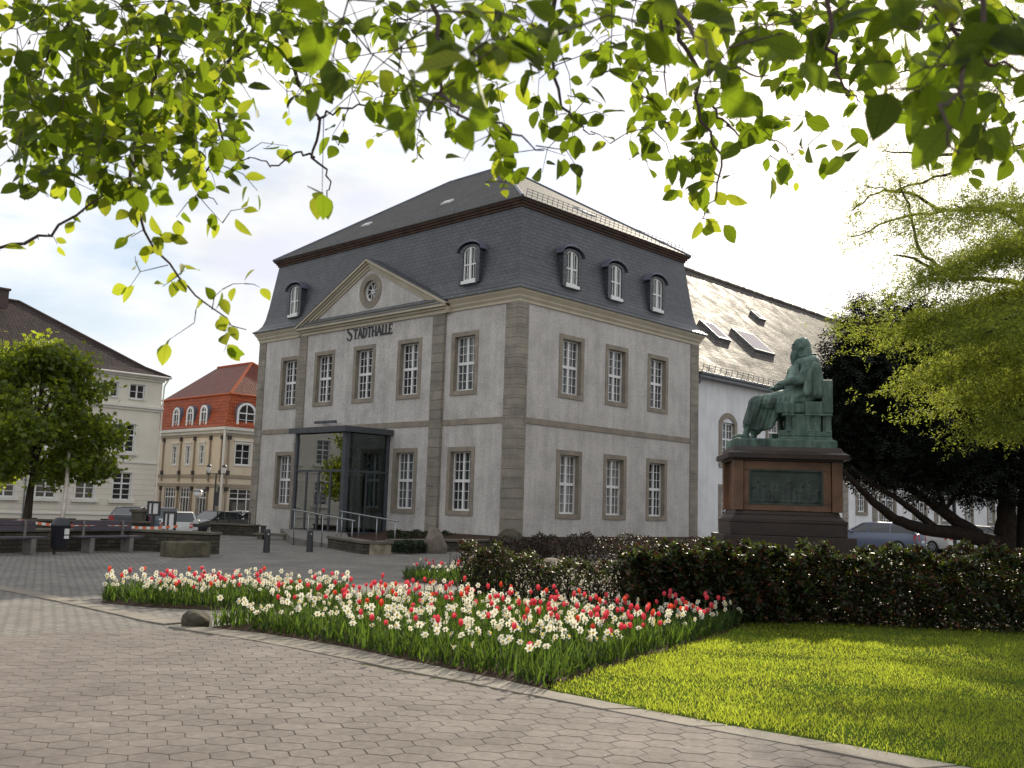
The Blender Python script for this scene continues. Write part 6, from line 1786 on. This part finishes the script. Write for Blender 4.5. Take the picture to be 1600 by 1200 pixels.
# ---- small round tree on the left
rs = np.random.default_rng(31)
tb = Vector(gp(42, 35.6)); root = thing('round_tree', 'small dense round headed tree before the cream house', 'tree', tuple(tb))
mb = MB(); limb(mb, [tb - Vector((0, 0, .1)), tb + Vector((.05, 0, 1.4)), tb + Vector((.1, .02, 2.4)), tb + Vector((.12, 0, 5.6))], .17, .05, 10, .01)
cl = []
rr = random.Random(4)
for k in range(150):
    z = rr.random(); zz = 2.25 + 4.5 * z
    rad = 3.05 * (1 - max(0, z - .22) ** 1.35 * 1.02) ** .75 if z > .22 else 3.05 * (.72 + .28 * z / .22)
    a = rr.uniform(0, 6.283); q = rad * math.sqrt(rr.uniform(.10, 1)) * rr.uniform(.88, 1.08)
    cl.append(tb + Vector((q * math.cos(a), q * math.sin(a), zz + rr.uniform(-.15, .15))))
for k in range(26):
    e = cl[k * 5]; z0 = 2.2 + rr.random() * 1.8; limb(mb, [tb + Vector((.1, 0, z0)), (tb + Vector((0, 0, z0))).lerp(e, .5) + Vector((0, 0, .25)), e], .05, .012, 5, .03, k)
mb.build('trunk', M['bark'], root, smooth=True, recalc=False)
C_ = np.array([list(c) for c in cl]); n = 15000
idx = rs.integers(0, len(C_), n); pos = C_[idx] + rs.normal(0, 1, (n, 3)) * np.array([.30, .30, .22])
tip = rs.normal(0, 1, (n, 3)); tip[:, 2] -= .9
nr = rs.normal(0, .6, (n, 3)); nr[:, 2] += .8
MAPLE = ([(0, 0, 0), (.22, -.42, .04), (.62, -.46, -.05), (.60, -.18, .02), (1, 0, -.1), (.60, .18, .02), (.62, .46, -.05), (.22, .42, .04)], [(0, 1, 2, 3), (0, 3, 4, 5), (0, 5, 6, 7)])
leaves('crown', pos, M['leafmaple'], rs.uniform(.14, .23, n), root, tip, nr, MAPLE)
# its neighbour along the street, mirrored in the glass of the porch
t2 = copy_tree(root, (-13.9, 19.8, -.3), 1.0)
t2['label'] = 'second round headed street tree beyond the left edge, mirrored in the porch glass'

# ---- dark yew behind the monument
rs = np.random.default_rng(37)
yb = Vector(gp(1572, 32.5)); root = thing('yew_tree', 'broad black green yew with low sweeping limbs right of the monument', 'tree', tuple(yb))
def Y(px, py, d): return Vector(at(px, py, d))
mb = MB()
limb(mb, [yb - Vector((0, 0, .2)), Y(1568, 840, 32.5), Y(1575, 780, 32.5), Y(1560, 690, 32.6), Y(1550, 560, 33)], .42, .12, 10, .03, 1)
limb(mb, [Y(1600, 880, 32.8), Y(1600, 800, 32.8), Y(1605, 700, 33)], .32, .12, 8, .03, 2)
limb(mb, [Y(1560, 848, 32.4), Y(1500, 834, 32.0), Y(1440, 827, 31.7), Y(1400, 812, 31.4), Y(1365, 785, 31.2), Y(1338, 758, 31), Y(1318, 735, 31)], .26, .06, 8, .02, 3)
limb(mb, [Y(1462, 826, 31.8), Y(1430, 800, 31.6), Y(1395, 775, 31.5), Y(1355, 750, 31.4), Y(1330, 728, 31.4)], .13, .05, 7, .02, 4)
limb(mb, [Y(1530, 838, 32.2), Y(1485, 808, 32.2), Y(1455, 785, 32.3), Y(1425, 765, 32.4), Y(1395, 735, 32.4)], .22, .08, 8, .02, 5)
limb(mb, [Y(1478, 800, 32.2), Y(1468, 775, 32.2), Y(1455, 745, 32.2)], .11, .05, 7, .02, 6)
limb(mb, [Y(1474, 800, 32.2), Y(1490, 778, 32.1), Y(1510, 765, 32)], .08, .04, 7, .02, 7)
limb(mb, [Y(1580, 780, 32.4), Y(1530, 772, 32), Y(1500, 768, 31.8)], .11, .04, 7, .02, 8)
mb.build('trunk', M['darkbark'], root, smooth=True, recalc=False)
pos = []
def blobs(px, py, d, rx, ry, rz_, k):
    c = np.array(at(px, py, d)); u = rdir(k) * (rs.random((k, 1)) ** .45)
    pos.append(c + u[:, :1] * RT0 * rx + u[:, 1:2] * FLAT * ry + u[:, 2:] * np.array([0, 0, 1]) * rz_)
for a in ((1560, 620, 34, 4.6, 4.0, 3.2, 5200), (1440, 640, 33.5, 3.6, 3.2, 2.7, 4200), (1360, 640, 33, 2.0, 2.2, 2.4, 2600), (1322, 590, 33, 1.0, 1.2, 1.9, 1000), (1320, 680, 32.6, 1.1, 1.2, 1.5, 900), (1345, 525, 33.5, .75, .9, 1.5, 650),
          (1400, 530, 34, 1.2, 1.4, 1.6, 1000), (1445, 530, 34.5, 1.1, 1.2, 1.6, 900), (1500, 560, 34, 1.6, 1.6, 1.7, 1200), (1600, 580, 34.5, 2.4, 2.4, 2.0, 1700), (1460, 735, 32.5, 3.0, 2.0, 1.1, 1700), (1560, 740, 32.5, 2.6, 2.0, 1.2, 1500), (1380, 720, 32.2, 1.9, 1.5, .9, 900), (1660, 680, 33.5, 3.0, 3.0, 3.4, 2200)):
    blobs(*a)
P = np.vstack(pos); n = len(P)
# droop of the lowest sprays
SPRAY = ([], [])
for k in range(7):
    x = .10 + .13 * k; s = (-1) ** k; i = len(SPRAY[0]); y = s * (.26 - .02 * k)
    SPRAY[0].extend([(x, 0, 0), (x + .08, 0, .01), (x + .20, y, -.03), (x + .12, y * 1.05, -.04)]); SPRAY[1].append((i, i + 1, i + 2, i + 3))
i = len(SPRAY[0]); SPRAY[0].extend([(0, -.02, 0), (0, .02, 0), (1.1, .01, -.06), (1.1, -.01, -.06)]); SPRAY[1].append((i, i + 1, i + 2, i + 3))
tip = rs.normal(0, 1, (n, 3)); tip[:, 2] = rs.normal(.05, .55, n); nr = rs.normal(0, .5, (n, 3)); nr[:, 2] += 1
leaves('crown', P, M['needle'], rs.uniform(.35, .62, n), root, tip, nr, SPRAY)

# ---- light feathery tree at the right edge, its trunk just out of the picture
rs = np.random.default_rng(43)
fb = Vector(gp(1905, 20.5)); tb2 = copy_tree(root, None) if False else None
root = thing('feathery_tree', 'fine leaved bright green tree reaching in from the right edge over the dark yew', 'tree', tuple(fb))
mb = MB(); T_ = lambda z: fb + Vector((.15 * math.sin(z), .1 * z * .1, z))
limb(mb, [fb - Vector((0, 0, .1)), T_(3), T_(7), T_(12), T_(17)], .34, .06, 10, .02)
pos = []; tips = []; sizes = []
def spray_branch(pts, r0, dens, spread, droop=.5, size=(.14, .24), fol0=.15):
    pts = [Vector(p) for p in pts]; limb(mb, pts, r0, .012, 6, .05, int(r0 * 1e4) + len(pos))
    seg = [(pts[i] - pts[i - 1]).length for i in range(1, len(pts))]; tot = sum(seg)
    k = int(dens * tot * 3.0)
    for _ in range(k):
        t = rs.uniform(fol0, 1.0) * tot; i = 0
        while i < len(seg) - 1 and t > seg[i]: t -= seg[i]; i += 1
        p = pts[i].lerp(pts[i + 1], min(1, t / seg[i])); d = (pts[i + 1] - pts[i]).normalized(); side = d.cross(Vector((0, 0, 1))).normalized() * rs.choice([-1, 1])
        ln = abs(rs.normal(0, spread)) ; q = p + side * ln + d * ln * .6 + Vector((0, 0, -droop * ln * .35 + rs.normal(0, .16)))
        pos.append(tuple(q)); tt = side * .8 + d * .7 + Vector((0, 0, -.25 - .3 * rs.random())) + Vector(rs.normal(0, .7, 3)); tips.append(tuple(tt)); sizes.append(rs.uniform(*size))
def Fp(px, py, d): return at(px, py, d)
# bright, well lit lower boughs
for (pts, r0, dn, sp) in (
    ([(1905, 330, 20.5), (1700, 350, 19.5), (1560, 385, 18.5), (1450, 430, 17.8)], .09, 170, .55),
    ([(1905, 400, 20.5), (1700, 430, 19.2), (1560, 470, 18.3), (1450, 500, 17.6)], .08, 190, .55),
    ([(1905, 470, 20.5), (1720, 500, 19.6), (1580, 540, 18.8), (1470, 575, 18.2)], .08, 190, .55),
    ([(1905, 520, 20.5), (1720, 560, 20), (1600, 590, 19.4), (1500, 615, 19)], .07, 170, .5),
    ([(1905, 420, 20.5), (1680, 380, 18.0), (1560, 330, 17.0), (1490, 320, 16.4)], .08, 130, .6),
    ([(1905, 560, 20.5), (1740, 620, 18.5), (1630, 650, 17.6), (1560, 660, 17)], .06, 120, .45),
    ([(1905, 470, 20.5), (1700, 470, 17.5), (1600, 490, 16.2), (1540, 520, 15.6)], .07, 150, .5),
    ([(1700, 450, 19.2), (1560, 455, 18.8), (1450, 505, 18.4), (1350, 505, 18.0), (1310, 495, 18)], .05, 34, .28),
    # thin, backlit upper boughs
    ([(1905, 250, 20.5), (1700, 300, 20), (1600, 440, 20), (1500, 438, 20), (1430, 405, 20), (1395, 400, 20)], .10, 26, .5),
    ([(1500, 438, 20), (1440, 400, 20.3), (1420, 330, 20.5), (1405, 280, 20.6)], .05, 36, .5),
    ([(1905, 120, 20.5), (1700, 200, 20.5), (1560, 235, 20.5), (1450, 240, 20.7), (1380, 235, 21)], .08, 24, .5),
    ([(1905, 60, 20.5), (1700, 120, 20.5), (1560, 130, 20.5), (1460, 110, 20.7), (1370, 120, 21)], .08, 22, .55),
    ([(1905, 0, 20.5), (1720, 40, 20.5), (1560, 60, 20.5), (1440, 30, 20.7), (1350, 20, 21)], .08, 22, .55),
    ([(1905, 180, 20.5), (1720, 255, 20.8), (1600, 320, 21), (1480, 330, 21), (1390, 345, 21.2), (1330, 370, 21.4)], .07, 28, .5),
    ([(1480, 330, 21), (1420, 300, 21.2), (1370, 300, 21.5), (1330, 330, 21.6)], .04, 26, .4),
    ([(1560, 235, 20.5), (1480, 270, 20.8), (1400, 300, 21), (1350, 290, 21)], .04, 26, .4),
    ([(1905, -120, 20.5), (1760, -60, 20.5), (1600, -20, 20.5), (1500, -30, 20.7)], .07, 30, .5),
    ([(1905, 330, 20.5), (1760, 330, 17), (1680, 340, 15.5)], .08, 120, .6), ([(1905, 430, 20.5), (1850, 440, 16), (1800, 470, 14)], .08, 100, .6), ([(1905, 250, 20.5), (1990, 260, 18), (2080, 270, 16.5)], .08, 100, .7), ([(1905, 350, 20.5), (2000, 330, 21), (2110, 320, 22)], .08, 100, .7), ([(1905, 350, 20.5), (1850, 380, 24), (1800, 400, 26.5)], .08, 90, .7)):
    spray_branch([Fp(*p) for p in pts], r0, dn, sp)
mb.build('trunk', M['bark'], root, smooth=True, recalc=False)
PIN = ([], []); rp8 = np.random.default_rng(8)
for k in range(11):      # a loose tuft of narrow leaflets along a short twig
    c_ = np.array([.1 + .85 * k / 10, rp8.normal(0, .10), rp8.normal(0, .06)]); d_ = unit(rp8.normal(0, 1, 3) * np.array([1, 1, .6]) + np.array([.5, .9 * (-1) ** k, 0])); e_ = unit(np.cross(d_, rp8.normal(0, 1, 3)))
    ln = rp8.uniform(.26, .44); w_ = ln * rp8.uniform(.22, .34); i = len(PIN[0])
    PIN[0].extend([tuple(c_), tuple(c_ + d_ * ln * .5 + e_ * w_ * .5), tuple(c_ + d_ * ln), tuple(c_ + d_ * ln * .5 - e_ * w_ * .5)]); PIN[1].append((i, i + 1, i + 2, i + 3))
P = np.array(pos); n = len(P); nr = rs.normal(0, .45, (n, 3)); nr[:, 2] += 1
leaves('crown', P, M['leaffeather'], np.array(sizes), root, np.array(tips), nr, PIN)

# ---- overhanging broad leaved tree; its trunk stands behind and to the right of the viewpoint
rs = np.random.default_rng(51); rr = random.Random(51)
ob = Vector(CAM + FLAT * -2.6 + RT0 * 3.0); ob.z = 0
root = thing('overhanging_tree', 'broad leaved tree whose leafy branches hang into the top of the picture', 'tree', tuple(ob))
mb = MB()
crotch = ob + Vector((0, 0, 3.6)); limb(mb, [ob - Vector((0, 0, .1)), ob + Vector((.05, .05, 1.8)), crotch], .30, .22, 12, .02)
br = []          # main boughs: (pixel, pixel, distance) chains, first point overhead
chains = [
    [(60, -420, 3.2), (130, -200, 3.3), (265, 0, 3.4), (240, 120, 3.5), (212, 230, 3.5), (200, 300, 3.5), (235, 378, 3.55), (290, 450, 3.6), (345, 495, 3.6), (385, 515, 3.65)],
    [(60, -420, 3.2), (100, -160, 3.4), (122, 0, 3.6), (98, 60, 3.7), (62, 108, 3.8), (20, 150, 3.9)],
    [(-200, -160, 3.4), (-120, 60, 3.6), (0, 168, 3.7), (110, 128, 3.7), (235, 80, 3.7)],
    [(-200, -160, 3.4), (-160, 260, 3.4), (0, 392, 3.5), (75, 365, 3.5), (160, 308, 3.5), (225, 270, 3.5)],
    [(330, -300, 3.2), (430, -30, 3.4), (455, 110, 3.5), (497, 188, 3.6), (491, 245, 3.6), (520, 282, 3.6), (505, 322, 3.6)],
    [(497, 188, 3.6), (530, 170, 3.5), (600, 160, 3.3), (690, 178, 3.1)],
    [(491, 245, 3.6), (460, 238, 3.7), (428, 262, 3.7), (400, 250, 3.75), (360, 240, 3.8)],
    [(330, -300, 3.2), (380, -60, 3.5), (400, 40, 3.6), (330, 130, 3.7), (350, 240, 3.8), (300, 290, 3.9), (340, 320, 3.9)],
    [(600, -260, 2.4), (680, 0, 2.6), (695, 110, 2.6), (683, 142, 2.6), (720, 182, 2.5), (800, 205, 2.5), (850, 235, 2.6)],
    [(850, -260, 2.6), (865, 0, 2.9), (860, 75, 3.0), (870, 165, 3.0), (900, 190, 3.0), (930, 210, 3.0)],
    [(1000, -280, 2.8), (1035, -20, 3.0), (1062, 60, 3.0), (1088, 112, 3.0), (1085, 165, 3.0), (1125, 240, 3.0), (1120, 300, 3.05), (1100, 340, 3.1)],
    [(1000, -280, 2.8), (1040, 0, 2.9), (1042, 150, 3.0)],
    [(1035, -20, 3.0), (1090, 60, 2.7), (1150, 108, 2.4), (1200, 118, 2.2)],
    [(1110, 162, 3.0), (1128, 190, 3.0), (1155, 208, 3.0), (1190, 213, 3.0), (1220, 225, 3.0), (1240, 250, 3.0)],
    [(1270, -240, 2.2), (1290, 0, 2.3), (1295, 62, 2.3), (1310, 105, 2.4), (1320, 140, 2.4), (1345, 160, 2.4)],
    [(1420, -240, 1.6), (1460, 0, 1.7), (1490, 62, 1.7), (1540, 100, 1.7), (1600, 110, 1.7), (1680, 90, 1.7)],
    [(1540, -220, 1.4), (1530, 40, 1.4), (1500, 120, 1.35), (1480, 190, 1.3), (1500, 240, 1.3)],
]
allp = []
for ci, ch_ in enumerate(chains):
    pts = [Vector(at(*p)) for p in ch_]
    sub = ci in (5, 6, 13)
    limb(mb, pts, (.011 if not sub else .005) * min(1, ch_[1][2] / 3.3), .0018, 6, .012, ci)
    for a, b in zip(pts, pts[1:]):
        for t in (0, .25, .5, .75): allp.append(a.lerp(b, t))
# boughs from the crotch to the overhead starts
for hub, ends in (((330, -420, 2.6), [(60, -420, 3.2), (-200, -160, 3.4), (330, -300, 3.2), (600, -260, 2.4)]), ((1100, -420, 2.0), [(850, -260, 2.6), (1000, -280, 2.8), (1270, -240, 2.2), (1420, -240, 1.6), (1540, -220, 1.4)])):
    h_ = Vector(at(*hub)); m1 = crotch.lerp(h_, .5) + Vector((0, 0, .5)); limb(mb, [crotch - Vector((0, 0, .2)), m1, h_], .12, .035, 9, .03, 5)
    for e in ends: limb(mb, [h_, h_.lerp(Vector(at(*e)), .5) + Vector((0, 0, .08)), Vector(at(*e))], .026, .012, 7, .02, 6)
for k in range(7):     # crown limbs above and behind
    a = YAW + R(70 + 45 * k); e = crotch + Vector((math.cos(a) * 3.5, math.sin(a) * 3.5, 3.2)); limb(mb, [crotch - Vector((0, 0, .1)), crotch.lerp(e, .5) + Vector((0, 0, .5)), e], .10, .03, 8, .05, k)
# leaf density read off in 50 px cells
GRID = ["88878887667587897569" + "968999956989" + "9",
        "787898885663467746855" + "478887558889",
        "55788875256667375335434677852467888"[:32],
        "56888863113677653554466221025888" + "6",
        "677887621025334566422465032" + "003882",
        "35577432001000145100154042000110",
        "34463122002000000000032000000000",
        "32012200000000000000012000000000",
        "00003200000000000000000000000000",
        "00000332000000000000000000000000",
        "00000122000000000000000000000000"]
lp, lt, ln_, ls, lm = [], [], [], [], []
A_ = np.array([list(p) for p in allp])
for j, row in enumerate(GRID):
    for i, ch_ in enumerate(row[:32]):
        d0 = int(ch_)
        if not d0: continue
        big = 0
        if 10 <= i <= 17 and j <= 4: big = .14
        if 18 <= i <= 27 and j <= 4: big = .07
        if i >= 27 and j <= 5: big = .26
        k = int(d0 * ((1.75 if j <= 2 else (2.0 if i >= 20 else 1.3)) if i >= 10 else (3.0 if j < 3 else 4.2)) + rr.random())
        if j >= 6: k = max(2, int(d0 * 1.5 + .3))
        # a short twig with a small fan of leaves at its nodes
        while k > 0:
            m_ = min(k, rr.randint(2, 4)); k -= m_
            cx, cy = i * 50 + rr.uniform(-6, 56), j * 50 + rr.uniform(-10, 54)
            isbig = rr.random() < big and j < (4 if i < 27 else 9)
            if isbig: d = rr.uniform(1.35, 2.2) if i >= 10 else 2.6
            else: d = rr.uniform(2.9, 4.3) if i < 10 else rr.uniform(2.6, 3.9)
            small = (not isbig) and rr.random() < .16
            if 8 <= i <= 13 and 2 <= j and not isbig: small = rr.random() < .5
            if j >= 6: d = 3.55 if i < 8 else 3.05; small = rr.random() < .3 and j < 8
            if small: d = max(d, 3.4)
            c = np.array(at(cx, cy, d))
            near = A_[np.argmin(((A_ - c) ** 2).sum(1))]
            v = c - near; L_ = np.linalg.norm(v)
            if L_ > .75:       # pull far clusters towards the wood they hang on, along the sight line
                ds = [np.array(at(cx, cy, dd)) for dd in np.linspace(1.3, 4.2, 14)]
                w = [((A_ - q) ** 2).sum(1).min() for q in ds]; q_ = ds[int(np.argmin(w))]; c = c * .35 + q_ * .65
                near = A_[np.argmin(((A_ - c) ** 2).sum(1))]; v = c - near; L_ = np.linalg.norm(v)
            mid_ = (near + c) / 2 + np.array([rr.gauss(0, .12), rr.gauss(0, .12), .10]) * L_
            if L_ > .02: mb.tube([near, tuple(mid_), tuple(c)], [.0022, .0016, .001], 4, 0, False)
            ax_ = v / (L_ + 1e-6); A_ = np.vstack([A_, c[None], mid_[None]])
            for q in range(m_):
                s_ = rr.uniform(.055, .09) if not small else rr.uniform(.03, .05)
                if isbig: s_ = rr.uniform(.055, .09)
                off = np.array([rr.gauss(0, 1), rr.gauss(0, 1), rr.gauss(0, 1)]); off /= np.linalg.norm(off)
                tp = off * .9 + ax_ * .35 + np.array([0, 0, -.42])
                lp.append(c + off * .012 - ax_ * .03 * q); lt.append(tp); nn = np.array([rr.gauss(0, .55), rr.gauss(0, .55), rr.gauss(.35, .5)]) - FLAT * rr.uniform(.0, 1.7)
                ln_.append(nn); ls.append(s_); lm.append(1 if small or (j >= 6 and rr.random() < .8) or rr.random() < .10 else 0)
mb.build('trunk', M['twig'], root, smooth=True, recalc=False)
OV = leaf_template(.62, .085, .14)
leaves('foliage', np.array(lp), [M['leafover'], M['leafyoung']], np.array(ls), root, np.array(lt), np.array(ln_), OV, True, np.array(lm), True)
# rest of the crown over and behind the viewpoint
n = 2600; c = np.array(crotch) + np.array([0, 0, 2.6]) - FLAT * 1.2
u = rdir(n) * (rs.random((n, 1)) ** .4) * np.array([3.8, 3.8, 2.2]) + c
dep_ = (u - CAM) @ FLAT; keep = (dep_ < .6)
u = u[keep]
leaves('foliage', u, M['leafover'], rs.uniform(.07, .11, len(u)), root, rdir(len(u)) + np.array([0, 0, -.4]), rdir(len(u)) + np.array([0, 0, .8]), OV, True, None, True)
